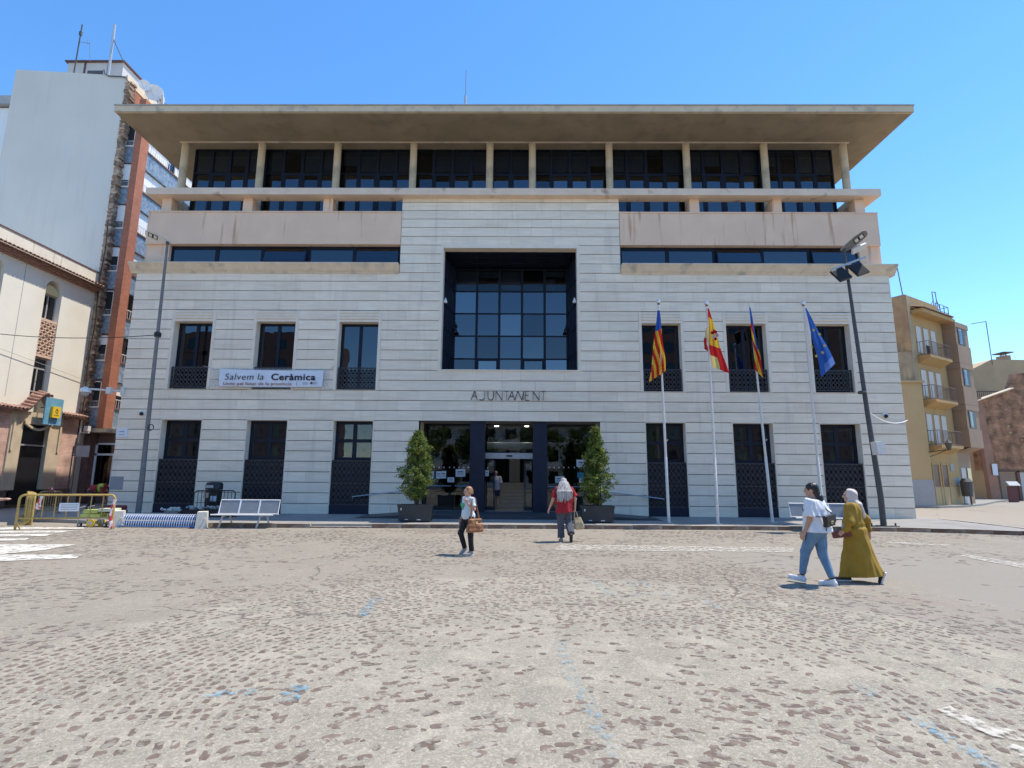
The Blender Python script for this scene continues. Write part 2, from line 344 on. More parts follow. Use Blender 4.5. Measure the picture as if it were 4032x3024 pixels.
while rad < 7.3:
    rw = random.uniform(.095, .118); a = random.uniform(0, .3); step = random.uniform(.115, .155)
    outer_ring = rad > 5.08
    while a < 2 * math.pi:
        tl = random.uniform(.6, 1.5) * step; da = tl / rad; am = a + da / 2
        x = CX + (rad + random.uniform(-.008, .008)) * math.cos(am); y = CY + rad * math.sin(am); a += da
        if not in_view(x, y): continue
        nz = mnoise.noise(Vector((x * .6, y * .6, 3.1))) + .4 * mnoise.noise(Vector((x * 2.2, y * 2.2, 7.7)))
        keep = .88 + 1.0 * nz - (.5 if outer_ring else 0) - max(0, rad - 5.5) * .1 - (.12 if y < 5 and x > -.5 else 0)
        ori = am + math.pi / 2 + random.uniform(-.10, .10)
        if rad < 2.6:      # broken-up middle: stray stones, rows no longer legible
            f_ = min(1., (2.6 - rad) / .8); x += random.uniform(-.12, .12) * f_; y += random.uniform(-.12, .12) * f_; keep = keep * (1 - .22 * f_); ori = ori * (1 - f_) + (.35 if x < .6 else -.35) * f_ + random.uniform(-.3, .3) * f_ if f_ < 1 else (.35 if x < .6 else -.35) + random.uniform(-.35, .35)
            if not in_view(x, y): continue
        if random.random() > keep: continue
        shrink = random.uniform(.85, 1.05) if random.random() < .7 else random.uniform(.4, .85)
        stones.append((x, y, ori, (tl - .020) * shrink, (rw - .024) * shrink * random.uniform(.85, 1.08), random.uniform(.0015, .0035)))
    rad += rw
stones.sort(key=lambda s: math.hypot(s[0], s[1]) - 8 * max(s[3], s[4]))
rest = MB()
for i, (x, y, an, sx, sy, h) in enumerate(stones):
    k = i % 14
    if i < 300:
        o = link('cobble', SETT_ME[k], ground, (x, y, 0), an); o.scale = (sx, sy, h)
    else:
        c_, s_ = math.cos(an), math.sin(an)
        rest.add([(x + c_ * px * sx - s_ * py * sy, y + s_ * px * sx + c_ * py * sy, pz * h) for px, py, pz in SETT[k].v], SETT[k].f)
tag(rest.build('cobble_field', m_sett, ground, fix=False), kind='stuff')
# smaller worn setts beyond the medallion, laid in straight rows
m_sett2 = M('worn_sett', (.215, .178, .145), .85, .15, 20, .2, 60, rnd=.26, spec=.2, col2=(.27, .243, .205), c2=(9., .47, .56), detail=7., world=True)
flat = MB(); y = 5.2
while y < 18.9:
    x = -y * .96 - .2; rw = random.uniform(.10, .14)
    while x < y * .96 + .2:
        l = random.uniform(.10, .22); x += l
        if math.hypot(x - CX, y - CY) < 5.2: continue
        nz = mnoise.noise(Vector((x * .33, y * .5, 1.3))) + .6 * mnoise.noise(Vector((x * 1.2, y * 1.6, 5.)))
        pr = .42 + .85 * nz - (.40 if x > 4.6 and y < 15 else 0)
        if random.random() > pr: continue
        hx, hy = l * .5 * random.uniform(.55, .95), rw * .5 * random.uniform(.5, .9); yy = y + .12 * math.sin(x * .35) + random.uniform(-.012, .012)
        P_ = [(hx, 0), (hx * .6, hy), (-hx * .55, hy), (-hx, 0), (-hx * .6, -hy), (hx * .55, -hy)]
        flat.add([(x + a * random.uniform(.8, 1.1), yy + b_ * random.uniform(.7, 1.15), .003) for a, b_ in P_], [(0, 1, 2, 3, 4, 5)])
    y += rw
tag(flat.build('sett_field', m_sett2, ground, fix=False), kind='stuff')

def M_paint(name, col, lo, hi, sc=9., top=1.):
    m = bpy.data.materials.new(name); m.use_nodes = True; N = m.node_tree.nodes; L = m.node_tree.links; b = N['Principled BSDF']; b.inputs['Base Color'].default_value = (*col, 1); b.inputs['Roughness'].default_value = .8
    tc = N.new('ShaderNodeTexCoord'); t = N.new('ShaderNodeTexNoise'); t.inputs['Scale'].default_value = sc; t.inputs['Detail'].default_value = 9; t.inputs['Roughness'].default_value = .7; L.new(tc.outputs['Object'], t.inputs[0])
    r = N.new('ShaderNodeMapRange'); r.inputs[1].default_value = lo; r.inputs[2].default_value = hi; L.new(t.outputs[0], r.inputs[0]); r.inputs[4].default_value = top; L.new(r.outputs[0], b.inputs['Alpha']); return m
m_pw = M_paint('worn_white_paint', (.62, .58, .50), .45, .57, 8., .75)
m_pz = M_paint('crossing_white_paint', (.64, .61, .54), .38, .52, 4.)
m_pb = M_paint('worn_blue_paint', (.15, .37, .50), .48, .66, 11., .8)
m_pb2 = M_paint('faint_blue_paint', (.18, .37, .47), .50, .72, 11., .6)
def marking(name, label, pix, m, z=.0125):
    P_ = [gnd(u, v) for u, v in pix]; o = MB().add([(p.x, p.y, z) for p in P_], [tuple(range(len(P_)))]).build(name, m); tag(o, label, 'road marking', 'worn road markings', None); o['kind'] = 'structure'; return o
def stroke(label, pix, wd, m, z=.0125):
    P_ = [gnd(u, v) for u, v in pix]; b_ = MB(); Lf = []; Rt = []
    for i, p in enumerate(P_):
        t = (P_[min(i + 1, len(P_) - 1)] - P_[max(i - 1, 0)]).normalized(); nrm = Vector((-t.y, t.x, 0)) * wd / 2
        Lf.append(p + nrm); Rt.append(p - nrm)
    for i in range(len(P_) - 1): b_.quad(*[(q.x, q.y, z) for q in (Rt[i], Rt[i + 1], Lf[i + 1], Lf[i])])
    o = b_.build('road_marking', m); tag(o, label, 'road marking', 'worn road markings'); o['kind'] = 'structure'
for lab, px in (('long worn white line across the plaza before the entrance', [(2180, 2168), (3120, 2176), (3130, 2158), (2210, 2146)]),
                ('white line at the right edge of the plaza', [(3780, 2192), (4032, 2240), (4032, 2222), (3800, 2184)]),
                ('thin white line beside the right kerb', [(3490, 2140), (3730, 2152), (3740, 2146), (3500, 2134)]),
                ('curved white line in the lower right corner', [(3690, 2800), (3790, 2855), (3910, 2905), (4060, 2930), (4060, 2895), (3930, 2868), (3800, 2815), (3740, 2785)]),
                ('white patch at the lower right frame edge', [(3965, 2950), (4050, 3010), (4060, 2960), (3990, 2935)])):
    marking('road_marking', lab, px, m_pw)
for k, px in enumerate(([(-60, 2087), (330, 2084), (330, 2078), (-60, 2076)], [(-60, 2100), (250, 2098), (290, 2090), (-60, 2092)], [(-60, 2115), (180, 2112), (215, 2103), (-60, 2105)], [(-60, 2132), (100, 2129), (115, 2121), (-60, 2122)],
                        [(-60, 2190), (170, 2168), (300, 2146), (-60, 2144)], [(-60, 2214), (300, 2200), (320, 2186), (-60, 2186)])):
    marking('crossing_stripe', 'white zebra crossing stripe, %s from the yellow barrier' % ('nearest', 'second', 'third', 'fourth', 'fifth, broad one', 'farthest')[k], px, m_pz)
for lab, px, wd, m in (('blue paint dash left of the plaza centre', [(1425, 2428), (1492, 2352)], 0.162, m_pb), ('faint blue paint dash in the lower left', [(800, 2740), (1010, 2728)], 0.135, m_pb),
                       ('blue paint smear below centre left', [(1120, 2770), (1190, 2695)], 0.176, m_pb), ('blue paint corner of an old parking bay', [(2322, 2280), (2410, 2345), (2640, 2342)], 0.216, m_pb2), ('faint blue patch inside the old bay', [(2450, 2300), (2560, 2300)], 0.472, m_pb2),
                       ('broken blue line running to the lower centre', [(2200, 2530), (2250, 2660), (2315, 2765), (2345, 2850), (2440, 2990)], 0.135, m_pb2), ('blue dash right of centre', [(3350, 2695), (3490, 2765)], 0.135, m_pb2),
                       ('bright blue line towards the lower right corner', [(3580, 2810), (3700, 2890), (3850, 2985), (3960, 3060)], 0.121, m_pb), ('short faint blue dash at mid right', [(2770, 2365), (2850, 2405)], 0.189, m_pb2), ('faint blue dash at far right', [(3890, 2720), (4032, 2726)], 0.121, m_pb2)):
    stroke(lab, px, wd, m)

# pavement with kerb
KL = [(-17.6, 20.4), (-13.5, 19.3), (-9.2, 19.0), (-5.9, 19.15), (0, 19.4), (8, 19.62), (13, 19.5), (15, 19.05), (16.4, 18.5), (17.1, 18.75), (17.5, 19.8), (17.9, 24)]
m_pave = M('pavement_concrete', (.285, .27, .245), .85, .08, 1.5, .2, 60, col2=(.235, .22, .20), c2=(.9, .5, .7), detail=8)
pv = MB(); poly = KL + [(18.6, 70), (17.2, 70), (17.2, 24.3), (-17.9, 24.3), (-17.9, 70), (-19.6, 70), (-19.2, 22.)]
pv.extr([(x, y) for x, y in poly], .0, .12)
tag(pv.build('pavement', m_pave), 'grey pavement in front of the town hall', kind='structure')
m_kerb = M('kerb_stone', (.20, .125, .085), .8, .2, 6, .3, 40, rnd=.22, col2=(.33, .28, .22), c2=(3., .5, .7))
m_kerbtop = M('kerb_top', (.40, .365, .31), .8, .1, 6, .2, 40)
kerb = thing('kerb', 'low brown stone kerb along the pavement', None); kerb['kind'] = 'structure'
def along(pts, step):
    out = []; carry = 0
    for i in range(len(pts) - 1):
        a = Vector((*pts[i], 0)); b_ = Vector((*pts[i + 1], 0)); L_ = (b_ - a).length; n = max(1, round(L_ / step))
        out += [(a.lerp(b_, k / n), a.lerp(b_, (k + 1) / n)) for k in range(n)]
    return out
for a, b_ in along(KL[1:], 1.0):
    mid = (a + b_) / 2
    if -6.6 < mid.x < -5.2 and mid.y < 21: zt = .045        # dropped kerb
    else: zt = .135 + random.uniform(-.006, .006)
    d = (b_ - a); L_ = d.length; nrm = Vector((d.y, -d.x, 0)).normalized(); an = math.atan2(d.y, d.x)
    q = MB(); q.obox((0, 0, zt / 2), L_ - .008, .16, zt, mi=0); q.obox((0, .012, zt + .002), L_ - .012, .13, .004, mi=1)
    o = q.build('kerb_stone', [m_kerb, m_kerbtop], kerb); o.location = mid + nrm * .075; o.rotation_euler = (0, 0, an)

# ------------------------------------------------------------------ TOWN HALL
hall = thing('town_hall', 'wide stone town hall with deep flat roof and glazed top floor', 'building')
XC = -.37; Y0 = 24.0
ZL = [.12 + .45067 * k for k in range(12)] + [5.528 + .4627 * k for k in range(10)] + [10.155, 10.62, 11.051, 11.504, 11.971, 12.41, 12.839, 13.283, 13.704, 14.135, 14.553, 14.955]
HW = 17.36
XL, XR = XC - HW, XC + HW
WX = [(-15.70, -13.94), (-11.93, -10.14), (-8.14, -6.35), (5.60, 7.36), (9.40, 11.19), (13.19, 14.95)]
GX = [(-15.79, -13.96), (-11.99, -10.15), (-8.15, -6.35), (5.61, 7.40), (9.415, 11.22), (13.22, 15.02)]
WZ0, WZ1 = ZL[12], ZL[19]
openings = [(a - .13, b_ + .13, WZ0, ZL[20]) for a, b_ in WX] + [(a, b_, 0, ZL[9]) for a, b_ in GX] + [(-4.35, 3.63, 0, ZL[9]), (-3.60, 2.84, ZL[14], 12.41)]
def spans(z0, z1, x0, x1):
    cuts = sorted((a, b_) for a, b_, c, d in openings if c < z1 - .05 and d > z0 + .05); out = []; x = x0
    for a, b_ in cuts:
        if b_ <= x0 or a >= x1: continue
        if a > x: out.append((x, a))
        x = max(x, b_)
    if x < x1: out.append((x, x1))
    return out
blocks = []; back = MB()
CBL, CBR = -5.50, 4.72
for k in range(len(ZL) - 1):
    z0, z1 = ZL[k], ZL[k + 1]
    xa, xb = (XL, XR) if z1 < 11.1 else (CBL, CBR)
    if z1 > 10.9 and z1 < 11.1: pass
    for a, b_ in spans(z0, z1, xa, xb):
        back.box(a, b_, Y0 + .05, Y0 + .45, z0, z1)
        x = a; first = True
        while x < b_ - .02:
            l = random.choice((.95, 1.2, 1.5, 1.9)) * random.uniform(.9, 1.1)
            if first and k % 2: l *= .6
            first = False
            if b_ - (x + l) < .5: l = b_ - x
            blocks.append((x, min(x + l, b_), z0, z1)); x += l
back.build('wall', m_joint, hall)
def block(b_, x0, x1, z0, z1):
    dx = .003; y = Y0 + random.uniform(-.004, .004)
    b_.box(x0 + dx, x1 - dx, y, Y0 + .06, z0 + .0, z1 - .031)
blocks.sort(key=lambda q: -(q[1] - q[0]) * (q[3] - q[2]))
restb = MB()
for i, q in enumerate(blocks):
    if i < 300:
        b_ = MB(); block(b_, *q); b_.build('stone_block', m_stone, hall, fix=False)
    else: block(restb, *q)
tag(restb.build('stone_blocks', m_stone, hall, fix=False), kind='stuff')
# body of the building behind the skin
bd = MB()
bd.box(XL + .05, XL + .4, Y0 + .3, 44, 0.12, 12.9); bd.box(XR - .4, XR - .05, Y0 + .3, 44, .12, 12.9); bd.box(XL + .05, XR - .05, 43.6, 44, .12, 18.2)
bd.build('side_wall', m_plaster, hall)
fl = MB(); fl.box(XL + .4, XR - .4, Y0 + .45, 43.6, 4.6, 4.9); fl.box(XL + .4, -3.62, Y0 + .45, 43.6, 9.4, 9.7); fl.box(2.86, XR - .4, Y0 + .45, 43.6, 9.4, 9.7); fl.box(XL + .4, XR - .4, Y0 + .5, 43.6, 12.72, 12.98); fl.build('floor_slab', m_room, hall)
# cornice at the top of the stone wall
cor = [(Y0 + .3, 10.96), (Y0 - .03, 10.96), (Y0 - .05, 11.02), (Y0 - .14, 11.1), (Y0 - .24, 11.25), (Y0 - .30, 11.33), (Y0 - .33, 11.34), (Y0 - .33, 11.405), (Y0 + .3, 11.43)]
MB().prof_x(cor, XL - .26, CBL - .02).build('cornice', m_cornice, hall); MB().prof_x(cor, CBR + .02, XR + .26).build('cornice', m_cornice, hall)
# recessed strip windows
for (a, b_, gl, gr) in ((XL + .28, CBL, -16.40, -5.54), (CBR, XR - .28, 4.76, 15.80)):
    s = MB(); y = Y0 + .10
    if a < 0: s.box(a, gl - .02, y, y + .3, 11.42, 12.5)
    else: s.box(gr + .02, b_, y, y + .3, 11.42, 12.5)
    s.box(a, b_, y, y + .5, 12.38, 12.5) if False else None
    s.build('strip_wall', m_plaster, hall)
    n = 5; wv = (gr - gl) / n
    for k in range(n):
        x0, x1 = gl + k * wv, gl + (k + 1) * wv
        f = MB(); yb = Y0 + .26; fw = .09
        f.box(x0, x1, yb, yb + .08, 11.43, 11.43 + .07); f.box(x0, x1, yb, yb + .08, 12.25, 12.42); f.box(x0, x0 + fw, yb, yb + .08, 11.5, 12.25); f.box(x1 - fw, x1, yb, yb + .08, 11.5, 12.25)
        wf = f.build('strip_window', m_navy, hall)
        p = MB(); tilt = (k in (2, 4) and a < 0) or (k in (2, 4) and a > 0)
        p.box(x0 + fw, x1 - fw, yb + .03, yb + .045, 11.5, 12.25); pane = p.build('pane', m_glassn, wf)
        if tilt:      # top-hung sash pushed open, one corner low
            fr = MB(); fr.box(x0 + .05, x1 - .05, 0, .05, -.82, -.77); fr.box(x0 + .05, x1 - .05, 0, .05, -.05, 0); fr.box(x0 + .05, x0 + .11, 0, .05, -.77, -.05); fr.box(x1 - .11, x1 - .05, 0, .05, -.77, -.05)
            g = MB(); g.box(x0 + .11, x1 - .11, .02, .03, -.77, -.05)
            fo = fr.build('sash', m_navy, wf); fo.location = (0, yb - .03, 12.36); fo.rotation_euler = (R(-14 if k == 2 else -10), 0, 0)
            go = g.build('pane', m_glassn, wf); go.location = fo.location; go.rotation_euler = fo.rotation_euler
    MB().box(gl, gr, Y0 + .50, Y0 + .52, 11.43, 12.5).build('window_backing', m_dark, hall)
# parapet of the terrace
for a, b_ in ((XC - 17.13, CBL - .015), (CBR + .015, XC + 17.13)):
    p = MB(); p.box(a, b_, Y0 - .03, Y0 + .27, 12.41, 13.98); p.box(a - .03, b_, Y0 - .06, Y0 + .30, 13.985, 14.05)
    p.box(a + (.3 if a < 0 else 0), b_ - (.3 if a > 0 else 0), Y0 + .27, Y0 + .5, 12.42, 12.6); p.build('parapet', m_plaster, hall)
for sx in (-1, 1):       # parapet returns along the sides
    x = XC + sx * 17.13; MB().box(min(x, x - sx * .3), max(x, x - sx * .3), Y0 + .28, 43, 12.41, 14.03).build('parapet', m_plaster, hall)
for xc in (-16.75, -12.87, -9.04, 8.28, 12.145, 16.02):
    MB().box(xc - .225, xc + .225, Y0 + .02, Y0 + .5, 14.055, 14.735).build('pier', m_plaster, hall)
for sx in (-1, 1):
    for yy in (27.5, 31.3): MB().box(XC + sx * 16.85 - .22, XC + sx * 16.85 + .22, yy, yy + .45, 14.04, 14.735).build('pier', m_plaster, hall)
lg = MB(); HWL = 17.19
lg.box(XC - HWL, XC + HWL, Y0 - .35, Y0 + .30, 14.74, 15.07)
lg.box(XC - HWL, XC - HWL + .9, Y0 + .301, 43, 14.742, 15.068); lg.box(XC + HWL - .9, XC + HWL, Y0 + .301, 43, 14.742, 15.068)
lg.build('ledge', m_ledge, hall)
# columns
YC = 25.0
cx = [XC + q * YC / 24. for q in (-15.78, -12.06, -8.38, -4.71, -1.04, 1.0, 4.675, 8.36, 12.07, 15.845)]
colm = MB().lathe([(.175, 12.95), (.175, 18.13), (.185, 18.14), (.185, 18.19)], 20).mesh('column', m_conc, True)
for x in cx: link('column', colm, hall, (x, YC, 0))
for x in (cx[0], cx[-1]):
    for yy in (29., 33., 37.): link('column', colm, hall, (x, yy, 0))
# roof slab
RY = 22.5; RH = 18.28; ZS = 18.205
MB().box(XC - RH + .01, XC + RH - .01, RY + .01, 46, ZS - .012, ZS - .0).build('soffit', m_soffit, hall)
r_ = MB(); r_.box(XC - RH, XC + RH, RY, 46, ZS, 18.50); r_.box(XC - RH - .03, XC + RH + .03, RY - .03, 46.03, 18.502, 18.56, 1)
rf = r_.build('roof', [m_conc, M('roof_edge', (.40, .37, .34), .8, .15, 2)], hall)
lip = MB(); lip.box(XC - RH + .02, XC + RH - .02, RY + .04, RY + .10, ZS - .03, ZS - .0125); lip.build('drip_edge', m_conc, rf)
bm_ = MB(); bm_.box(cx[0] - .2, cx[-1] + .2, YC - .24, YC - .16, ZS - .04, ZS - .0125); bm_.build('soffit_groove', m_cornice, rf)
# top-floor glazing
YG = 25.42; GXL, GXR = XC - 16.19, XC + 16.19
def win_unit(x0, x1, zs, y, parent, m_g, fw=.06, inner=None, clear=None):
    """one glazed bay: frame with a pane between each pair of levels"""
    f = MB()
    f.box(x0, x0 + fw, y, y + .1, zs[0], zs[-1]); f.box(x1 - fw, x1, y, y + .1, zs[0], zs[-1])
    for z in zs: f.box(x0 + fw, x1 - fw, y + .002, y + .098, z - fw / 2, z + fw / 2)
    if inner:
        for j in inner:
            a, b_ = zs[j] + fw / 2, zs[j + 1] - fw / 2; e = .07
            f.box(x0 + fw, x0 + fw + e, y + .01, y + .09, a, b_); f.box(x1 - fw - e, x1 - fw, y + .01, y + .09, a, b_); f.box(x0 + fw + e, x1 - fw - e, y + .01, y + .09, a, a + e); f.box(x0 + fw + e, x1 - fw - e, y + .01, y + .09, b_ - e, b_)
    fo = f.build('window', m_navy, parent)
    for j in range(len(zs) - 1):
        g_ = m_g if m_g is not m_glass else (m_glassu if clear is not None and j in clear else random.choice((m_glass, m_glass, m_glass2, m_glass3)))
        cz_ = (zs[j] + zs[j + 1]) / 2; hz_ = (zs[j + 1] - zs[j] - fw) / 2; hw_ = (x1 - x0) / 2 - fw
        po = MB().box(-hw_, hw_, -.005, .005, -hz_, hz_).build('pane', g_, fo); po.location = ((x0 + x1) / 2, y + .05, cz_); po.rotation_euler = (R(random.uniform(-.5, .5)), 0, R(random.uniform(-.6, .6)))
    return fo
edges = [GXL] + cx[1:-1] + [GXR]
for i in range(len(edges) - 1):
    a, b_ = edges[i], edges[i + 1]; n = 2 if b_ - a < 3 else 4; w_ = (b_ - a) / n
    for k in range(n):
        win_unit(a + k * w_, a + (k + 1) * w_, [13.0, 14.3, 16.84, 18.18], YG, hall, m_glass, .07, inner=[1] if (n == 2 or k in (1, 2)) else None, clear=[2])
        if (i * 4 + k) % 7 != 5:
            MB().box(a + k * w_ + .08, a + (k + 1) * w_ - .08, YG + .16, YG + .17, 17.02 + (.35 if (i + k) % 6 == 2 else 0), 18.16).build('roller_blind', m_blind, hall)
for sx, xx in ((-1, GXL), (1, GXR)):
    for yy in range(0, 4):
        u = MB(); y0 = YG + .1 + yy * 2.2; y1 = y0 + 2.2; x0 = xx - .04; x1 = xx + .04
        for z in (13.0, 14.3, 16.84, 18.15): u.box(x0, x1, y0, y1, z - .04, z + .04)
        u.box(x0 + .002, x1 - .002, y0, y0 + .08, 13.04, 18.1); wo = u.build('window', m_navy, hall); MB().box(xx - .005, xx + .005, y0 + .08, y1, 13.04, 18.1).build('pane', m_glass, wo)
MB().box(GXL + .1, GXR - .1, 31.0, 31.2, 12.98, 18.2).build('inner_wall', m_room, hall)
MB().box(GXL + .2, GXR - .2, YG + .25, 31, 18.0, 18.19).build('ceiling', m_room, hall)
# first-floor windows with fluted lintels and railings
def lattice(b_, x0, x1, y, z0, z1, sx=.20, sz=.27, t=.018, d=.03):
    """interlaced diamond and hexagon bars"""
    W_, H_ = x1 - x0, z1 - z0; nx = max(2, round(W_ / sx)); sx = W_ / nx; nz = max(2, round(H_ / sz)); sz = H_ / nz
    for i in range(-nz * 2, nx + nz * 2):
        for sgn in (1, -1):
            # diagonal through cells
            xa = x0 + i * sx; pts = []
            za, zb = z0, z1; xb = xa + sgn * (H_ / sz) * sx
            # clip to rectangle
            t0, t1 = 0., 1.; dx = xb - xa
            if abs(dx) > 1e-9:
                ta, tb = (x0 - xa) / dx, (x1 - xa) / dx; ta, tb = min(ta, tb), max(ta, tb); t0, t1 = max(t0, ta), min(t1, tb)
            if t1 - t0 < .02: continue
            b_.bar((xa + dx * t0, y + (.006 if sgn > 0 else -.006), za + H_ * t0), (xa + dx * t1, y + (.006 if sgn > 0 else -.006), za + H_ * t1), t, d)
    for j in range(nz * 2 + 1):
        z = z0 + j * sz / 2
        if j % 2: b_.box(x0, x1, y - .008, y + .008, z - t / 2, z + t / 2)
m_mid = M('frosted_print', (.085, .095, .095), .5, .1, 4)
m_line = M('emblem_line', (.025, .027, .03), .6, .1, 4)
for wi, (a, b_) in enumerate(WX):
    # trim
    t = MB(); t.box(a - .128, a, Y0 - .012, Y0 + .42, WZ0 + .002, ZL[20] - .03); t.box(b_, b_ + .128, Y0 - .012, Y0 + .42, WZ0 + .002, ZL[20] - .03); t.box(a, b_, Y0 - .012, Y0 + .42, WZ1 - .10, WZ1 - .002)
    t.box(a - .13, b_ + .13, Y0 - .03, Y0 + .42, WZ0 - .015, WZ0 + .001)
    t.build('window_surround', m_trim, hall)
    l = MB(); zz = WZ1
    for q in range(3):
        h = .125; z0 = zz + .012 + q * (h + .012)
        l.prof_x([(Y0 + .3, z0), (Y0 - .01, z0), (Y0 - .035, z0 + .03), (Y0 - .045, z0 + h * .55), (Y0 - .03, z0 + h), (Y0 + .3, z0 + h)], a - .001, b_ + .001)
    l.box(a, b_, Y0 + .02, Y0 + .3, zz, ZL[20] - .03); l.build('fluted_lintel', m_trim, hall)
    yb = Y0 + .38; xm = (a + b_) / 2
    f = MB(); zt = WZ1 - .10
    f.box(a, a + .09, yb, yb + .09, WZ0, zt); f.box(b_ - .09, b_, yb, yb + .09, WZ0, zt); f.box(xm - .07, xm + .07, yb, yb + .09, WZ0, zt); f.box(a, b_, yb + .002, yb + .088, zt - .1, zt); f.box(a, b_, yb + .002, yb + .088, WZ0, WZ0 + .1)
    wo = f.build('window', m_navy, hall)
    dark = wi in (3, 4, 5)
    MB().box(a + .09, xm - .07, yb + .04, yb + .05, WZ0 + .1, zt - .1).build('pane', m_glassn, wo); MB().box(xm + .07, b_ - .09, yb + .04, yb + .05, WZ0 + .1, zt - .1).build('pane', m_glassn, wo)
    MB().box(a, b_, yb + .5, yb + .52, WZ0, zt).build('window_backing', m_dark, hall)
    rl = MB(); y = Y0 + .12; z0, z1 = WZ0 + .10, WZ0 + 1.02
    rl.box(a + .04, b_ - .04, y - .02, y + .02, z1 - .03, z1 + .02); rl.box(a + .04, b_ - .04, y - .02, y + .02, z0 - .02, z0 + .03); rl.box(a + .04, a + .09, y - .019, y + .019, z0 - .08, z1); rl.box(b_ - .09, b_ - .04, y - .019, y + .019, z0 - .08, z1)
    lattice(rl, a + .09, b_ - .09, y, z0 + .03, z1 - .03, .17, .22, .022, .03); rl.build('railing', m_lattice, hall)
# ground-floor windows: four panes above a two-tier lattice panel
def shield(b_, cx_, cz, h, y, mi=0):
    w_ = h * .62; n = 10; P_ = [(cx_ - w_ / 2, cz + h * .28), (cx_ + w_ / 2, cz + h * .28)] ; P_ = [(cx_ + w_ / 2, cz + h * .28), (cx_ - w_ / 2, cz + h * .28)]
    for k in range(n + 1):
        a_ = math.pi + math.pi * k / n; P_.append((cx_ + math.cos(a_) * w_ / 2, cz - h * .1 + math.sin(a_) * h * .32))
    b_.prism(P_[::-1], y - .002, y, mi); b_.box(cx_ - w_ * .4, cx_ + w_ * .4, y - .002, y, cz + h * .32, cz + h * .40, mi)
    for k in (-1, 0, 1): b_.box(cx_ + k * w_ * .28 - .008, cx_ + k * w_ * .28 + .008, y - .002, y, cz + h * .40, cz + h * .5, mi)
for wi, (a, b_) in enumerate(GX):
    yb = Y0 + .36; zt = ZL[9] - .03; zm = 2.42; xm = (a + b_) / 2
    t = MB(); t.box(a - .0, a + .03, Y0 - .006, Y0 + .4, .14, zt + .02); t.box(b_ - .03, b_, Y0 - .006, Y0 + .4, .14, zt + .02); t.box(a + .03, b_ - .03, Y0 - .006, Y0 + .4, zt, zt + .028); t.build('window_surround', m_trim, hall)
    a2, b2 = a + .03, b_ - .03
    f = MB(); fw = .12; mid = (zm + zt) / 2
    for (x0, x1, z0, z1) in ((a2, a2 + fw, zm, zt), (b2 - fw, b2, zm, zt), (xm - .09, xm + .09, zm, zt)): f.box(x0, x1, yb, yb + .1, z0, z1)
    for zc in (zm + .06, mid, zt - .06): f.box(a2, b2, yb + .003, yb + .097, zc - .075, zc + .075)
    wo = f.build('window', m_navy, hall)
    for (x0, x1) in ((a2 + fw, xm - .09), (xm + .09, b2 - fw)):
        for (z0, z1) in ((zm + .135, mid - .075), (mid + .075, zt - .135)):
            MB().box(x0, x1, yb + .02, yb + .028, z0, z1).build('pane', m_glasse, wo)
            pr = MB(); e = .05; y = yb + .06
            pr.box(x0, x1, y, y + .01, z0, z1, 0)
            for (p0, p1, q0, q1) in ((x0 + e, x1 - e, z0 + e, z0 + e + .012), (x0 + e, x1 - e, z1 - e - .012, z1 - e), (x0 + e, x0 + e + .012, z0 + e, z1 - e), (x1 - e - .012, x1 - e, z0 + e, z1 - e)): pr.box(p0, p1, y - .003, y - .001, q0, q1, 1)
            shield(pr, (x0 + x1) / 2, (z0 + z1) / 2, .26, y - .001, 1); pr.build('etched_panel', [m_mid, m_line], wo)
    lp = MB(); y = Y0 + .10
    for z in (.52, 1.42, zm - .03): lp.box(a2, b2, y - .03, y + .03, z - .03, z + .03)
    lp.box(a2, a2 + .05, y - .028, y + .028, .5, zm - .03); lp.box(b2 - .05, b2, y - .028, y + .028, .5, zm - .03)
    lattice(lp, a2 + .05, b2 - .05, y, .55, 1.39, .2, .28, .03, .035); lattice(lp, a2 + .05, b2 - .05, y, 1.45, zm - .06, .2, .28, .03, .035)
    lp.build('lattice_panel', m_lattice, hall)
    MB().box(a2, b2, Y0 + .16, Y0 + .2, .12, zm).build('panel_backing', m_navy2, hall)
    MB().box(a2, b2, Y0 + .04, Y0 + .15, .12, .49).build('base_panel', m_navy2, hall)
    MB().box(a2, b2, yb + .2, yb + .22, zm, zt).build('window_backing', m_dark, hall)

# the great square window: a glazed loggia set behind the wall
bx0, bx1, bz0, bz1 = -3.47, 2.71, ZL[14] - .0, 12.41
bz0 = ZL[14]
t = MB(); t.box(bx0 - .13, bx0, Y0 - .012, Y0 + .45, bz0 + .02, bz1 - .001); t.box(bx1, bx1 + .13, Y0 - .012, Y0 + .45, bz0 + .02, bz1 - .001); t.box(bx0, bx1, Y0 - .012, Y0 + .45, bz1 - .16, bz1 - .002); t.box(bx0 - .15, bx1 + .15, Y0 - .04, Y0 + .45, bz0 - .03, bz0 + .02); t.build('window_surround', m_trim, hall)
YB = 26.4; gx0, gx1 = XC - 2.84, XC + 2.84; zs = [bz0 - .1, 7.50, 8.66, 9.82, 10.98, 12.14]
bw = thing('tmp', None, None) if False else None
pw = (gx1 - gx0) / 5
for k in range(5):
    win_unit(gx0 + k * pw, gx0 + (k + 1) * pw, zs, YB, hall, m_glass, .06, inner=[0] if k in (1, 3) else None, clear=[4])
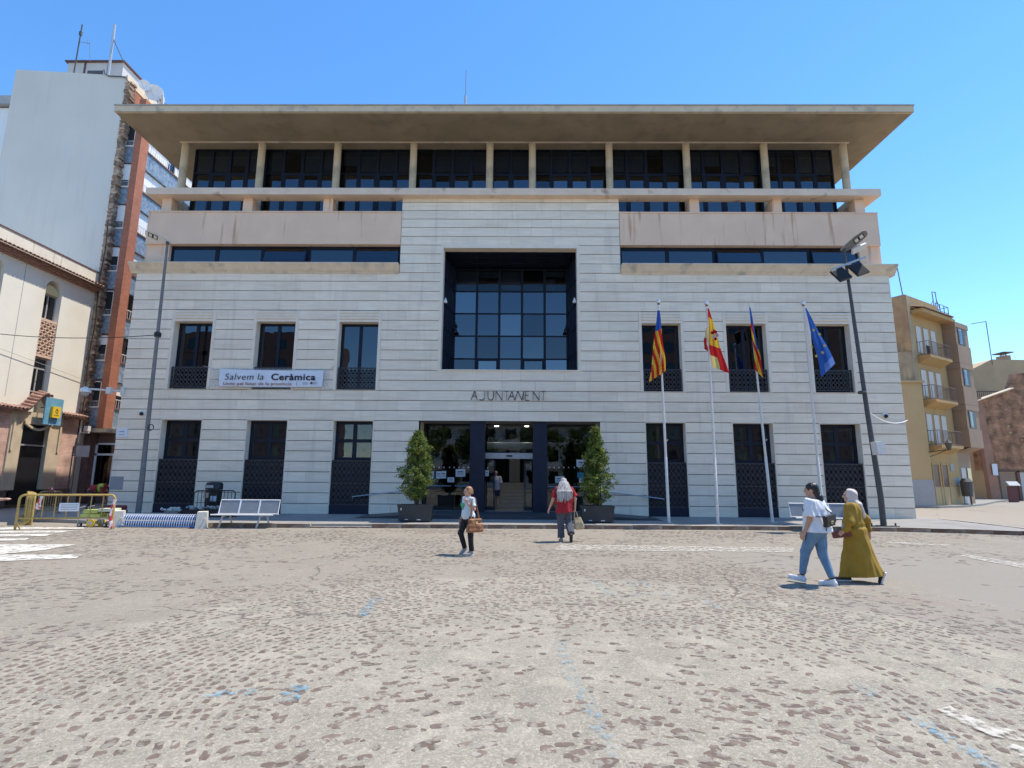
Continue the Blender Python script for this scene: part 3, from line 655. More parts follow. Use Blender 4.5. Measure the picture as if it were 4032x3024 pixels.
for sx, xa, xb in ((-1, bx0 - .05, gx0), (1, bx1 + .05, gx1)):
    f = MB(); g = MB(); n = 3
    for j in range(n + 1):
        q = j / n; x = xa + (xb - xa) * q; y = Y0 + .46 + (YB - Y0 - .46) * q; f.bar((x, y, bz0 - .1), (x, y, 12.2), .07)
    for z in zs: f.bar((xa, Y0 + .46, z), (xb, YB, z), .07)
    fo = f.build('side_glazing', m_navy, hall); g.quad((xa, Y0 + .46, bz0 - .1), (xb, YB, bz0 - .1), (xb, YB, 12.2), (xa, Y0 + .46, 12.2)); g.build('pane', m_navy2, fo)
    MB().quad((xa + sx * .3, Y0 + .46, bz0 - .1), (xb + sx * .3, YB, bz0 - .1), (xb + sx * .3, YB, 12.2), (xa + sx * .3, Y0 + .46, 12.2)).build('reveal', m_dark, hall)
c_ = MB(); c_.box(bx0 - .3, bx1 + .3, Y0 + .46, YB + .1, 12.26, 12.35); 
for k in range(6): x = gx0 + k * pw; c_.box(x - .03, x + .03, Y0 + .46, YB, 12.22, 12.262)
for y in (25.1, 25.8): c_.box(bx0, bx1, y - .03, y + .03, 12.221, 12.261)
c_.build('loggia_ceiling', m_navy, hall)
MB().box(bx0 - .3, bx1 + .3, Y0 + .46, YB + .1, bz0 - .2, bz0 - .1).build('loggia_floor', m_navy2, hall)
MB().box(gx0 - .3, gx1 + .3, 32, 32.1, 4.9, 12.6).build('inner_wall', m_room, hall)
sd = MB(); sd.box(gx0 - .35, gx0 - .25, YB + .1, 32, 4.9, 12.6); sd.box(gx1 + .25, gx1 + .35, YB + .1, 32, 4.9, 12.6); sd.build('inner_wall', m_room, hall)
for k, zb in ((0, 11.1), (2, 11.15), (1, 11.75), (4, 11.8)): MB().box(gx0 + k * pw + .07, gx0 + (k + 1) * pw - .07, YB + .16, YB + .17, zb, 12.1).build('roller_blind', m_blind, hall)
col_ = MB(); col_.box(gx0 + .3, gx0 + .75, 29, 29.4, 4.9, 12.6); col_.box(gx1 - .9, gx1 - .4, 29, 29.4, 4.9, 12.6); col_.build('inner_column', m_white, hall)
for x, z, mm in ((bx0 + .1, 9.75, m_white), (bx1 - .1, 9.78, m_white)):
    s = MB(); s.lathe([(.02, .16), (.09, -.02), (.085, -.06)], 12, (x, Y0 + .3, z)); s.bar((x, Y0 + .3, z + .1), (x, Y0 + .44, z + .22), .03); s.build('spotlight', mm, hall)
for x, z in ((gx0 + .1, 8.9), (gx1 - .1, 8.92)):
    s = MB(); s.lathe([(.03, .1), (.11, .0), (.11, -.08)], 12, (x, YB - .35, z)); s.bar((x, YB - .3, z + .05), (x, YB, z + .1), .03); s.build('spotlight', m_black, hall)

# entrance
ez = ZL[9]; ex0, ex1 = -4.35, 3.63; YE = 25.35; FZ = .25
c_ = MB(); c_.box(ex0 - .05, ex1 + .05, Y0 + .46, 33, ez + .0, ez + .2); c_.build('entrance_ceiling', M('entrance_soffit', (.30, .28, .26), .8), hall)
MB().box(ex0 - .3, ex0, Y0 + .061, YE + .3, .12, ez).build('entrance_reveal', m_trim, hall); MB().box(ex1, ex1 + .3, Y0 + .061, YE + .3, .12, ez).build('entrance_reveal', m_trim, hall)
m_slate = M('dark_slate', (.05, .053, .06), .55, .15, 3, .1, 30)
ld = MB()
ld.add([(-4.6, 21.75, .12), (3.9, 21.75, .12), (5.7, 21.75, .121), (-6.4, 21.75, .121), (-6.4, Y0, .121), (5.7, Y0, .121), (-4.6, 21.75, FZ), (3.9, 21.75, FZ), (3.9, Y0, FZ), (-4.6, Y0, FZ)],
       [(6, 7, 8, 9), (0, 1, 7, 6), (7, 2, 5, 8), (3, 6, 9, 4), (1, 2, 7), (3, 0, 6)])
ld.box(ex0, ex1, Y0, 34, .12, FZ)
ld.build('entrance_landing', m_slate, hall)
for x0, x1 in ((-2.08, -1.43), (.69, 1.31)): MB().box(x0, x1, Y0 + .12, Y0 + .75, FZ, ez).build('entrance_pillar', m_navy2, hall)
def glass_leaf(x0, x1, z0, z1, y, mg, fr=.03, nm='glass_panel'):
    f = MB(); f.box(x0, x0 + fr, y - .02, y + .02, z0, z1); f.box(x1 - fr, x1, y - .02, y + .02, z0, z1); f.box(x0 + fr, x1 - fr, y - .02, y + .02, z1 - fr, z1); f.box(x0 + fr, x1 - fr, y - .02, y + .02, z0, z0 + fr)
    o = f.build(nm, m_navy, hall); MB().box(x0 + fr, x1 - fr, y - .006, y + .006, z0 + fr, z1 - fr).build('pane', mg, o); return o
gL = glass_leaf(ex0 + .02, -1.9, FZ, ez - .02, YE, m_glasse); gR = glass_leaf(1.2, ex1 - .02, FZ, ez - .02, YE, m_glasse)
glass_leaf(-1.5, .78, 2.86, ez - .02, YE, m_glasse, nm='fanlight'); glass_leaf(-1.5, -1.05, FZ, 2.55, YE, m_glasse, nm='door_leaf'); glass_leaf(.36, .78, FZ, 2.55, YE, m_glasse, nm='door_leaf')
glass_leaf(-1.42, -1.0, FZ, 2.5, YE + .12, m_glasse, nm='door_leaf'); glass_leaf(.3, .72, FZ, 2.5, YE + .12, m_glasse, nm='door_leaf')
h = MB(); h.box(-1.5, .78, YE - .12, YE + .1, 2.57, 2.83); h.build('door_header', m_galv, hall); MB().box(-.5, -.22, YE - .15, YE - .121, 2.66, 2.73).build('door_sensor', m_black, hall)
ac = MB(); ac.tube([(-1.42, YE + .35, 3.18), (.72, YE + .35, 3.18)], .17, 14); ac.build('air_curtain', m_polewhite, hall, True)
hb = MB(); hb.tube([(-4.2, YE - .05, 1.32), (-3.0, YE - .05, 1.32)], .015, 6); hb.tube([(-2.85, YE - .05, 1.32), (-1.95, YE - .05, 1.32)], .015, 6); hb.tube([(1.4, YE - .05, 1.32), (2.2, YE - .05, 1.32)], .015, 6); hb.tube([(2.4, YE - .05, 1.32), (3.4, YE - .05, 1.32)], .015, 6); hb.build('grab_bar', m_steel, hall)
# lobby: walls, stair, counters, downlights
lb = MB(); lb.box(ex0 - .5, ex0 - .3, YE, 36, FZ, ez); lb.box(ex1 + .3, ex1 + .5, YE, 36, FZ, ez); lb.box(ex0 - .5, ex1 + .5, 35.8, 36, FZ, ez + 1); lb.build('lobby_wall', m_room, hall)
MB().box(ex0 - .3, ex1 + .3, 24.5, 36, FZ - .02, FZ + .004).build('lobby_floor', M('lobby_floor_stone', (.20, .20, .19), .4, .1, 3), hall)
m_step = M('stair_stone', (.30, .30, .29), .6, .1, 4)
for k in range(7): MB().box(-1.9, 1.5, 28.0 + k * .33, 33, FZ + .004 + k * .17, FZ + (k + 1) * .17 - .002).build('stair_step', m_step, hall)
MB().box(-.45, .15, 31.4, 31.9, FZ, ez).build('inner_column', m_polewhite, hall)
pl = MB(); pl.box(-1.45, -1.05, YE + .25, YE + .5, FZ, 1.0); pl.build('lobby_plinth', m_polewhite, hall); MB().box(.36, .74, YE + .25, YE + .5, FZ, 1.0).build('lobby_plinth', m_polewhite, hall)
ct = MB(); ct.box(-4.1, -2.9, YE + .4, YE + .8, FZ, 1.0); ct.build('counter', M('counter_wood', (.30, .25, .2), .6), hall); MB().box(2.2, 3.3, YE + .4, YE + .9, FZ, 1.05).build('counter', M('counter_grey', (.3, .3, .3), .6), hall)
m_dl = M_emit('downlight_glow', (1, .93, .8), 9.)
for x in (-1.0, .45):
    MB().lathe([(.10, 0), (.10, .03)], 12, (x, 26.3, ez - .035)).build('downlight', m_dl, hall)
    lt = bpy.data.lights.new('downlight_lamp', 'SPOT'); lt.energy = 22; lt.spot_size = R(120); lt.color = (1, .93, .82); lt.shadow_soft_size = .1; lo = bpy.data.objects.new('downlight_lamp', lt); COL.objects.link(lo); lo.location = (x, 26.3, ez - .06); lo.parent = hall
# papers and the row of crest stickers on the glass
def notice(parent, x, z, w_, h_, y=YE - .022, blue=False, band=True):
    o = MB().box(x - w_ / 2, x + w_ / 2, y - .003, y, z - h_ / 2, z + h_ / 2).build('notice', M_cyan if blue else m_paper, parent)
    if band:
        q = MB(); q.box(x - w_ * .3, x + w_ * .3, y - .006, y - .0035, z + h_ * .08, z + h_ * .2)
        for j in range(3): q.box(x - w_ * .34, x + w_ * .34, y - .006, y - .0035, z - h_ * (.08 + .1 * j), z - h_ * (.055 + .1 * j))
        q.build('print', m_ink, parent)
M_cyan = M('cyan_poster', (.05, .30, .42), .6)
def on(u, v): return at(u, v, YE - .03)
for u, v, w_, h_, bl in ((1698, 1870, .22, .34, 0), (1727, 1870, .22, .33, 0), (1747, 1869, .22, .33, 0), (1813, 1862, .44, .34, 0), (1775, 1889, .31, .22, 0)):
    p = on(u, v); notice(gL, p.x, p.z, w_, h_, blue=bl, band=h_ > w_ * 1.3 or w_ > .3)
for u, v, w_, h_, bl in ((2289, 1824, .44, .32, 0), (2286, 1872, .28, .26, 1), (2290, 1893, .22, .2, 0), (2204, 1888, .42, .28, 0)):
    p = on(u, v); notice(gR, p.x, p.z, w_, h_, blue=bl)
p = on(1917, 1863); notice(hall, p.x, p.z, .18, .26, y=YE - .03)
for par, us in ((gL, (1709, 1729, 1748, 1770, 1788, 1807, 1826, 1844)), (gR, (2163, 2182, 2201, 2220, 2239, 2262, 2280, 2297))):
    for u in us:
        p = on(u, 1841); q = MB(); shield(q, p.x, p.z, .075, YE - .022); q.build('crest_sticker', m_paper, par, fix=True)
for u in (1908, 1920, 2088, 2100):
    p = on(u, 1843); q = MB(); shield(q, p.x, p.z, .075, YE - .03); q.build('crest_sticker', m_paper, hall)
# wall handrails of the ramps
for xs in (((-7.1, .86), (-4.9, 1.12), (-4.5, 1.13)), ((6.3, .86), (4.2, 1.12), (3.8, 1.13))):
    q = MB(); q.tube([(x, Y0 - .09, z) for x, z in xs], .022, 8)
    for x, z in xs[:2]: q.tube([(x, Y0 - .09, z), (x, Y0 - .03, z - .1), (x, Y0, z - .1)], .012, 6)
    q.build('handrail', m_steel, hall)
# letters AJUNTAMENT, thin strokes standing off the wall
lett = thing('facade_lettering', 'thin dark metal letters AJUNTAMENT above the entrance', 'sign')
def strokes(ch):
    S = {'A': [[(0, 0), (.5, 1), (.85, 0)], [(.22, .42), (.70, .42)]], 'J': [[(.75, 1), (.75, .22), (.62, .04), (.4, 0), (.1, .03)]], 'U': [[(0, 1), (.02, .3), (.15, .06), (.4, 0), (.65, .06), (.76, .3), (.78, 1)]],
         'N': [[(0, 0), (0, 1), (.85, 0), (.85, 1)]], 'T': [[(.12, 1), (.88, 1)], [(.5, 1), (.5, 0)]], 'M': [[(0, 0), (.28, 1), (.72, 0), (.9, 1), (.9, 0)]], 'E': [[(.7, 1), (0, 1), (0, 0), (.75, 0)], [(0, .55), (.6, .55)]]}
    return S[ch]
LX = [(1855, 1884), (1884, 1917), (1921, 1950), (1953, 1982), (1982, 2008), (2001, 2031), (2028, 2066), (2069, 2090), (2099, 2127), (2128, 2150)]
for ch, (u0, u1) in zip('AJUNTAMENT', LX):
    x0 = at(u0, 1558, Y0).x; x1 = at(u1, 1558, Y0).x; z0, z1 = 5.10, 5.50; b_ = MB()
    for st in strokes(ch):
        for i in range(len(st) - 1): b_.bar((x0 + st[i][0] * (x1 - x0), Y0 - .04, z0 + st[i][1] * (z1 - z0)), (x0 + st[i + 1][0] * (x1 - x0), Y0 - .04, z0 + st[i + 1][1] * (z1 - z0)), .014, .03)
    b_.build('letter', m_black, lett)
# mast on the roof
an = thing('roof_antenna', 'slim whip antenna standing on the town hall roof', 'antenna', (at(1832, 412, 27).x, 27, 18.56))
q = MB(); q.tube([(0, 0, 0), (0, 0, 3.9)], .07, 8); q.build('mounting_tube', m_galv, an); MB().tube([(0, 0, 3.9), (0, 0, 5.48)], .018, 6).build('whip', m_midpole, an)
# ------------------------------------------------------------------ LEFT SIDE: post office, tower block, white block
m_cream = M('cream_render', (.80, .77, .67), .85, .04, .7, .1, 40, col2=(.74, .68, .55), c2=(.5, .5, .8))
m_creamold = M('stained_parapet', (.74, .69, .57), .9, .08, 1.5, .1, 40, streak=((.30, .24, .20), .7, .58, .72))
m_tile = M('terracotta_tile', (.30, .17, .125), .8, .3, 9, .3, 30, rnd=.3)
m_tilelip = M('tile_lip', (.46, .36, .30), .8, .2, 9, rnd=.2)
m_lat_terr = M('terracotta_lattice', (.66, .47, .35), .85, .1, 5)
m_yel = M('pale_yellow_tympanum', (.78, .66, .34), .8, .05, 3)
m_greyframe = M('grey_frame', (.38, .38, .37), .6, .1, 4)
m_pinkbrick = M_brick('pink_brick', (.50, .29, .22), (.58, .36, .28), (.55, .45, .38), bw=.26, bh=.075)
m_redbrick = M_brick('orange_brick', (.35, .11, .06), (.42, .15, .08), (.29, .15, .10), bw=.26, bh=.075, noise_amt=.12)
m_surround = M('sandstone_surround', (.58, .47, .33), .8, .1, 2, .1, 40)
m_plinth = M('dark_plinth', (.16, .09, .075), .7, .2, 3)
M_scr = M('screen_back', (.40, .27, .18), .9)
X0 = -26.0; PY = 20.0         # local x = world y - PY, front faces +X
post = thing('post_office', 'cream two-storey post office with arched windows and tile eaves', 'building', (X0, PY, 0), R(90))
def LY(y): return y - PY
A_ = [(LY(28.52), LY(29.60)), (LY(24.95), LY(26.03))]   # arched strips
W0, W1 = LY(16.), LY(31.95)
wl = MB(); xs = [W0] + [v for a, b_ in sorted(A_) for v in (a, b_)] + [W1]
for i in range(0, len(xs), 2): wl.box(xs[i], xs[i + 1], 0, .5, 5.0, 13.0)
def arch_fill(b_, a, c, zs, zt):
    n = 14; cx_ = (a + c) / 2; r = (c - a) / 2
    top = [(cx_ + r * math.cos(math.pi * k / n), zs + r * math.sin(math.pi * k / n)) for k in range(n + 1)]
    for k in range(n):
        (x0, z0), (x1, z1) = top[k], top[k + 1]
        b_.add([(x0, 0, z0), (x1, 0, z1), (x1, 0, zt), (x0, 0, zt), (x0, .5, z0), (x1, .5, z1), (x1, .5, zt), (x0, .5, zt)], [(0, 1, 2, 3), (0, 4, 5, 1), (4, 7, 6, 5)])
for a, c in A_: arch_fill(wl, a, c, 11.85, 13.0)
wl.build('wall', m_cream, post)
bk = MB(); bk.box(W0, W1, .5, 9, 0, 13.0); bk.build('wall_core', m_cream, post)
for a, c in A_:
    cx_ = (a + c) / 2; r = (c - a) / 2 - .02
    tp = MB(); n = 14; tp.prism([(cx_ + r * math.cos(math.pi * k / n), 11.62 + r * math.sin(math.pi * k / n)) for k in range(n + 1)], .18, .3); tp.build('tympanum', m_yel, post)
    for z0, z1, two in ((10.18, 11.6, 1), (6.1, 8.0, 2)):
        f = MB(); f.box(a, a + .06, .28, .36, z0, z1); f.box(c - .06, c, .28, .36, z0, z1); f.box(a, c, .281, .359, z1 - .06, z1); f.box(a, c, .281, .359, z0, z0 + .06); f.box(cx_ - .04, cx_ + .04, .28, .36, z0, z1 - (.6 if two == 2 else 0))
        if two == 2: f.box(a, c, .282, .358, z1 - .62, z1 - .54)
        fo = f.build('window', m_greyframe, post); MB().box(a + .06, c - .06, .31, .32, z0 + .06, z1 - .06).build('pane', m_glassn, fo)
    fr = MB(); fr.box(a, c, .05, .3, 10.02, 10.16); fr.box(a, c, .05, .3, 8.02, 8.16); fr.box(a, c, .40, .48, 8.1, 10.05, 1)
    nz = 6; nx = 3; cw = (c - a) / nx; chh = 1.86 / nz
    for i in range(nx):
        for j in range(nz):
            mx, mz = a + (i + .5) * cw, 8.16 + (j + .5) * chh
            P4 = [(mx - cw / 2, mz), (mx, mz + chh / 2), (mx + cw / 2, mz), (mx, mz - chh / 2)]
            for k in range(4):
                p, q = P4[k], P4[(k + 1) % 4]; an_ = math.atan2(q[1] - p[1], q[0] - p[0]); fr.obox(((p[0] + q[0]) / 2, .16, (p[1] + q[1]) / 2), math.hypot(q[0] - p[0], q[1] - p[1]), .22, .065, Matrix.Rotation(-an_, 3, 'Y'))
    fr.build('terracotta_screen', [m_lat_terr, M_scr], post)
MB().box(LY(27.14), LY(27.17), -.006, .01, 5.6, 12.9).build('downpipe_joint', m_greyframe, post)
pp = MB(); pp.box(W0, W1, -.02, .4, 13.02, 14.0); pp.build('parapet', m_creamold, post); MB().box(W0, W1, -.06, .45, 14.0, 14.06).build('coping', m_plinth, post)
ev = MB(); ev.add([(W0, -.5, 13.02), (W1, -.5, 13.02), (W1, -.02, 13.22), (W0, -.02, 13.22), (W0, -.5, 12.97), (W1, -.5, 12.97), (W1, -.02, 13.12), (W0, -.02, 13.12)], [(0, 1, 2, 3), (7, 6, 5, 4), (4, 5, 1, 0), (0, 3, 7, 4), (1, 5, 6, 2)])
for j in range(3): ev.box(W0, W1, -.36 + .1 * j, 0, 12.97 - .1 * (j + 1) + .03, 12.97 - .1 * j + .028)
ev.build('eaves', m_tile, post)
def tile_mesh(L_, r, mats):
    b_ = MB(); n = 8; V = []; 
    for s in (0, 1):
        rr = r * (1 - .12 * s)
        for k in range(n + 1): a = math.pi * k / n; V.append((rr * math.cos(a), s * L_, rr * math.sin(a)))
    for s in (0, 1):
        rr = (r - .018) * (1 - .12 * s)
        for k in range(n + 1): a = math.pi * k / n; V.append((rr * math.cos(a), s * L_, rr * math.sin(a)))
    m_ = n + 1
    F_ = [(k, k + 1, m_ + k + 1, m_ + k) for k in range(n)] + [(2 * m_ + k + 1, 2 * m_ + k, 3 * m_ + k, 3 * m_ + k + 1) for k in range(n)]
    b_.add(V, F_, 0); b_.add(V, [(k + 1, k, 2 * m_ + k, 2 * m_ + k + 1) for k in range(n)], 1)
    return b_.mesh('roof_tile', mats, True, fix=False)
TM = tile_mesh(.55, .10, [m_tile, m_tilelip])
x = W0 + .1
while x < W1 - .05:
    o = link('roof_tile', TM, post, (x, -.56, 13.04)); o.rotation_euler = (R(22), 0, random.uniform(-.03, .03)); x += .235
# lower brick storey with door
D0, D1 = LY(28.1), LY(29.7); S0, S1 = LY(27.42), LY(30.55); FR = -.25
lw = MB(); lw.box(W0, S0, FR, 0, .9, 5.0); lw.box(S1, LY(31.75), FR, 0, .9, 5.0); lw.build('brick_wall', m_pinkbrick, post)
MB().box(W0, D0 - .35, FR - .04, 0, .1, .9).build('plinth', m_plinth, post); MB().box(D1 + .35, LY(31.75), FR - .04, 0, .1, .9).build('plinth', m_plinth, post)
sr = MB(); sr.box(S0, D0, FR - .08, 0, .9, 4.95); sr.box(D1, S1, FR - .08, 0, .9, 4.75); sr.box(D0, D1, FR - .08, 0, 4.32, 4.95)
for xx in (S0 + .08, S1 - .2): sr.box(xx, xx + .12, FR - .14, FR - .08, 2.9, 4.9)
n = 12
for k in range(n):      # hanging curved apron under the sign
    xa = D0 - .05 + (D1 - D0 + .1) * k / n; xb = D0 - .05 + (D1 - D0 + .1) * (k + 1) / n; za = 4.32 - .34 * math.sin(math.pi * k / n); zb = 4.32 - .34 * math.sin(math.pi * (k + 1) / n)
    sr.add([(xa, FR - .2, za), (xb, FR - .2, zb), (xb, FR - .2, zb + .12), (xa, FR - .2, za + .12), (xa, FR - .08, za), (xb, FR - .08, zb), (xb, FR - .08, zb + .12), (xa, FR - .08, za + .12)], [(0, 1, 2, 3), (0, 4, 5, 1), (3, 2, 6, 7)])
sr.build('door_surround', m_surround, post)
dr = MB(); dr.box(D0, D1, -.1, -.05, .15, 4.3); dr.build('door', m_black, post); MB().box(D0, D1, -.2, -.1, 3.18, 3.26).build('door_transom', m_greyframe, post)
cn = MB(); prof = []
N_ = 60
def can_z(x):      # wavy canopy that lifts in an ogee over the door
    c = LY(28.95); d = abs(x - c); return 5.02 + .95 * (.5 + .5 * math.cos(math.pi * min(1, d / 1.15))) 
for k in range(N_):
    xa = W0 + (LY(31.9) - W0) * k / N_; xb = W0 + (LY(31.9) - W0) * (k + 1) / N_; za, zb = can_z(xa), can_z(xb)
    cn.add([(xa, -.62, za - .06), (xb, -.62, zb - .06), (xb, 0, zb + .16), (xa, 0, za + .16), (xa, -.55, za - .16), (xb, -.55, zb - .16), (xb, 0, zb - .1), (xa, 0, za - .1)], [(0, 1, 2, 3), (0, 4, 5, 1), (4, 7, 6, 5)])
cn.build('canopy', m_tile, post)
x = W0 + .1
while x < LY(31.85):
    z = can_z(x); sl = math.atan2(can_z(x + .05) - can_z(x - .05), .1); o = link('roof_tile', TM, post, (x, -.68, z - .03)); o.rotation_euler = (R(18), -sl, 0); x += .22 * math.cos(sl)
# blue post sign
m_sblue = M('weathered_blue_sign', (.13, .33, .47), .5, .12, 4, col2=(.20, .42, .55), c2=(3, .5, .7)); m_syel = M('yellow_sign', (.80, .52, .02), .5, .04, 3)
sg = thing('post_sign', 'blue board with a yellow square emblem above the post office door', 'sign', (X0 + .78, 28.66, 4.34), R(90))
MB().box(0, 1.12, -.06, .0, 0, 1.44).build('board', m_sblue, sg); MB().box(.34, .86, -.2, -.06, .38, .98).build('emblem_box', [m_syel], sg)
em = MB(); cx_, cz = .60, .72
ring = [(cx_ + .075 * math.cos(a), -.205, cz + .075 * math.sin(a)) for a in [2 * math.pi * k / 16 for k in range(17)]]; em.tube(ring, .012, 5, cap=False); em.bar((cx_ - .07, -.205, cz - .05), (cx_ + .09, -.205, cz - .09), .02, .008); em.box(cx_ - .04, cx_ + .04, -.208, -.201, cz + .1, cz + .13)
for k in (-1, 0, 1): em.box(cx_ + k * .03 - .008, cx_ + k * .03 + .008, -.208, -.201, cz + .13, cz + .155)
em.build('horn_emblem', m_ink, sg)
def text(s, size, x, y, z, m, parent, name='lettering', bold=0., sx=1., shear=0., rot=(R(90), 0, 0), align='LEFT', ext=.002, spacing=1.):
    cu = bpy.data.curves.new(name, 'FONT'); cu.body = s; cu.size = size; cu.extrude = ext; cu.offset = bold; cu.shear = shear; cu.align_x = align; cu.space_character = spacing
    t_ = bpy.data.objects.new('tmp', cu); COL.objects.link(t_); bpy.context.view_layer.update(); me = bpy.data.meshes.new_from_object(t_.evaluated_get(bpy.context.evaluated_depsgraph_get())); bpy.data.objects.remove(t_)
    me.materials.clear(); me.materials.append(m); o = link(name, me, parent); o.location = (x, y, z); o.rotation_euler = rot; o.scale = (sx, 1, 1); return o
text('Correos', .085, .60, -.206, .50, m_ink, sg, align='CENTER')
sc_ = MB(); sc_.bar((.2, .35, .9), (.2, -.02, .9), .05); sc_.bar((.9, .35, .9), (.9, -.02, .9), .05); sc_.build('bracket', m_black, sg)
wc = thing('wall_lamp', 'small white floodlight box on the corner of the post office', 'lamp', (X0 + .3, 31.9, 4.1)); q = MB(); q.box(-.02, .5, -.05, .05, 0, .06); q.box(.25, .5, -.12, .12, .1, .42); q.box(-.05, .02, -.06, .06, -.6, .8); q.build('housing', m_polewhite, wc)

# tower block behind it
m_towergrey = M('tower_grey_render', (.64, .61, .545), .9, .025, .5, .08, 40, col2=(.60, .575, .515), c2=(.35, .4, .7), streak=((.54, .515, .46), .4, .56, .74))
m_rubble = M('raw_party_wall', (.28, .19, .135), .95, .4, 6, .9, 10, col2=(.44, .34, .24), c2=(3.2, .5, .62), rnd=.35)
m_bluetile = M('blue_grey_tile', (.17, .215, .265), .35, .3, 6, .1, 20, col2=(.26, .31, .36), c2=(5., .48, .62), spec=.5)
tw = thing('tower_block', 'tall grey apartment tower with blind side wall and orange brick pier', 'building')
TY = 32.0; TZ = 27.75
q = MB(); q.add([(-33.5, TY, 0), (-26.0, TY, 0), (-26.0, TY, TZ), (-33.5, TY, 28.25), (-33.5, 50, 0), (-26.0, 50, 0), (-26, 50, TZ), (-33.5, 50, 28.25)], [(0, 1, 2, 3), (1, 5, 6, 2), (3, 2, 6, 7), (4, 0, 3, 7)]); q.build('wall', m_towergrey, tw)
q = MB(); z = 4.6; rr = random.Random(5)
while z < 27.3:
    h = rr.uniform(.07, .2); x1 = -25.64 + rr.uniform(-.12, .06); q.box(-26.0, x1, TY - rr.uniform(.0, .10), TY + .5, z, z + h * .96); z += h
q.build('raw_edge', m_rubble, tw)
MB().tube([(-25.75 + .05 * math.sin(z * 1.3), TY - .16, z) for z in np.arange(4., 18., .5)], .03, 5).build('cable', m_black, tw)
TB = 32.4
MB().tube([at(410, 275, 31.9), at(412, 290, 31.9), at(425, 299, 31.9), at(480, 301, 31.9), at(497, 307, 31.9), at(507, 325, 31.9)], .04, 6).build('conduit', m_darkpole, tw)
# recessed return with windows, then pier and street side
q = MB(); q.box(-26.274, -25.009, TB + .02, TB + .4, 4.45, 24.3); q.build('return_wall', m_plinth, tw)
q = MB(); q.box(-25.049, -24.624, TB - .22, TB + .5, 4.45, 26.2); q.build('brick_pier', m_redbrick, tw)
fl_z = 4.45 + .45; STH = 2.86
tiles = MB(); street = MB(); m_shut = M('white_shutter', (.74, .74, .73), .6, .03, 2); m_curt = M('striped_curtain', (.55, .33, .32), .8, .3, 3, stretch=(20, 1, .1))
SX = -24.725
for k in range(7):
    z0 = 4.45 + k * STH
    wn = MB(); wn.box(-25.879, -25.070, TB - .05, TB + .03, z0 + .1, z0 + 1.22); wn.build('tile_panel', m_bluetile, tw)
    g = MB(); g.box(-25.768, -25.171, TB - .02, TB + .05, z0 + 1.3, z0 + 2.84); wo = g.build('window', m_dark, tw)
    f = MB()
    for xx in (-25.768, -25.221): f.box(xx, xx + .06, TB - .06, TB - .021, z0 + 1.3, z0 + 2.84)
    f.box(-25.768, -25.161, TB - .06, TB - .021, z0 + 2.78, z0 + 2.84); f.box(-25.819, -25.110, TB - .12, TB - .021, z0 + 1.22, z0 + 1.3); f.build('frame', m_polewhite, wo)
    if k in (1, 4, 5, 3): MB().box(-25.717, -25.211, TB - .05, TB - .025, z0 + (1.75 if k in (4, 5) else 2.25), z0 + 2.78).build('roller_shutter', m_shut, wo)
    rl = MB()
    for i in range(7): xx = -25.738 + i * .083; rl.box(xx, xx + .02, TB - .10, TB - .08, z0 + 1.3, z0 + 1.62)
    rl.box(-25.768, -25.171, TB - .105, TB - .075, z0 + 1.6, z0 + 1.64); rl.build('railing', m_galv, wo)
    # street side: tile bands, shutters, ledges; local runs along +Y
    MB().box(SX - .5, SX, TB + .3, 46, z0 + .02, z0 + 1.2).build('tile_band', m_bluetile, tw)
    MB().box(SX - .5, SX + .08, TB + .3, 46, z0 + 1.2, z0 + 1.3).build('sill_band', m_plinth, tw)
    MB().box(SX - .6, SX - .25, TB + .3, 46, z0 + 1.3, z0 + STH + .02).build('window_band', m_glassn, tw)
    MB().box(SX - .9, SX - .61, TB + .3, 46, z0 + 1.3, z0 + STH).build('window_backing', m_dark, tw)
    for j in range(4):
        y0 = TB + .55 + j * 3.3
        if k in (5, 4, 6) and j < 2 or (k + j) % 3 == 0: MB().box(SX - .24, SX - .18, y0, y0 + 2.3, z0 + (1.32 if k >= 4 else 2.1), z0 + STH).build('roller_shutter', m_shut, tw)
        elif k == 0 and j == 0: MB().box(SX - .24, SX - .2, y0, y0 + 1.6, z0 + 1.35, z0 + STH - .2).build('striped_curtain', m_curt, tw)
        f = MB(); f.box(SX - .24, SX - .16, y0 - .12, y0 - .02, z0 + 1.3, z0 + STH); f.box(SX - .24, SX - .16, y0 + 2.32, y0 + 2.42, z0 + 1.3, z0 + STH); f.box(SX - .22, SX - .17, y0 + 1.1, y0 + 1.16, z0 + 1.3, z0 + STH - .01); f.build('window_frame', m_polewhite, tw)
        rl = MB(); rl.box(SX + .0, SX + .04, y0 - .1, y0 + 2.4, z0 + 1.78, z0 + 1.82)
        for i in range(12): yy = y0 - .1 + i * .22; rl.box(SX + .01, SX + .03, yy, yy + .025, z0 + 1.3, z0 + 1.78)
        rl.build('railing', m_polewhite, tw)
MB().box(-33.4, -24.6, TY + .6, 47, 24.3, 24.5).build('terrace_slab', m_conc, tw)
MB().box(-25.999, -25.94, TY + .02, 49, 24.3, 27.3).build('attic_wall', m_redbrick, tw); MB().box(-25.998, -25.90, TY - .05, 49, 27.3, 27.78).build('attic_coping', m_conc, tw)
MB().box(-25.93, -25.2, TY + .35, TY + 1.6, 25.3, 25.5).build('attic_canopy', m_plinth, tw)
MB().box(-26.4, -24.5, TY + .3, TY + .85, 4.2, 4.45).build('overhang_slab', m_conc, tw); MB().box(-26.4, -24.5, TY + .85, 46, 4.2, 4.44).build('overhang_slab', m_conc, tw)
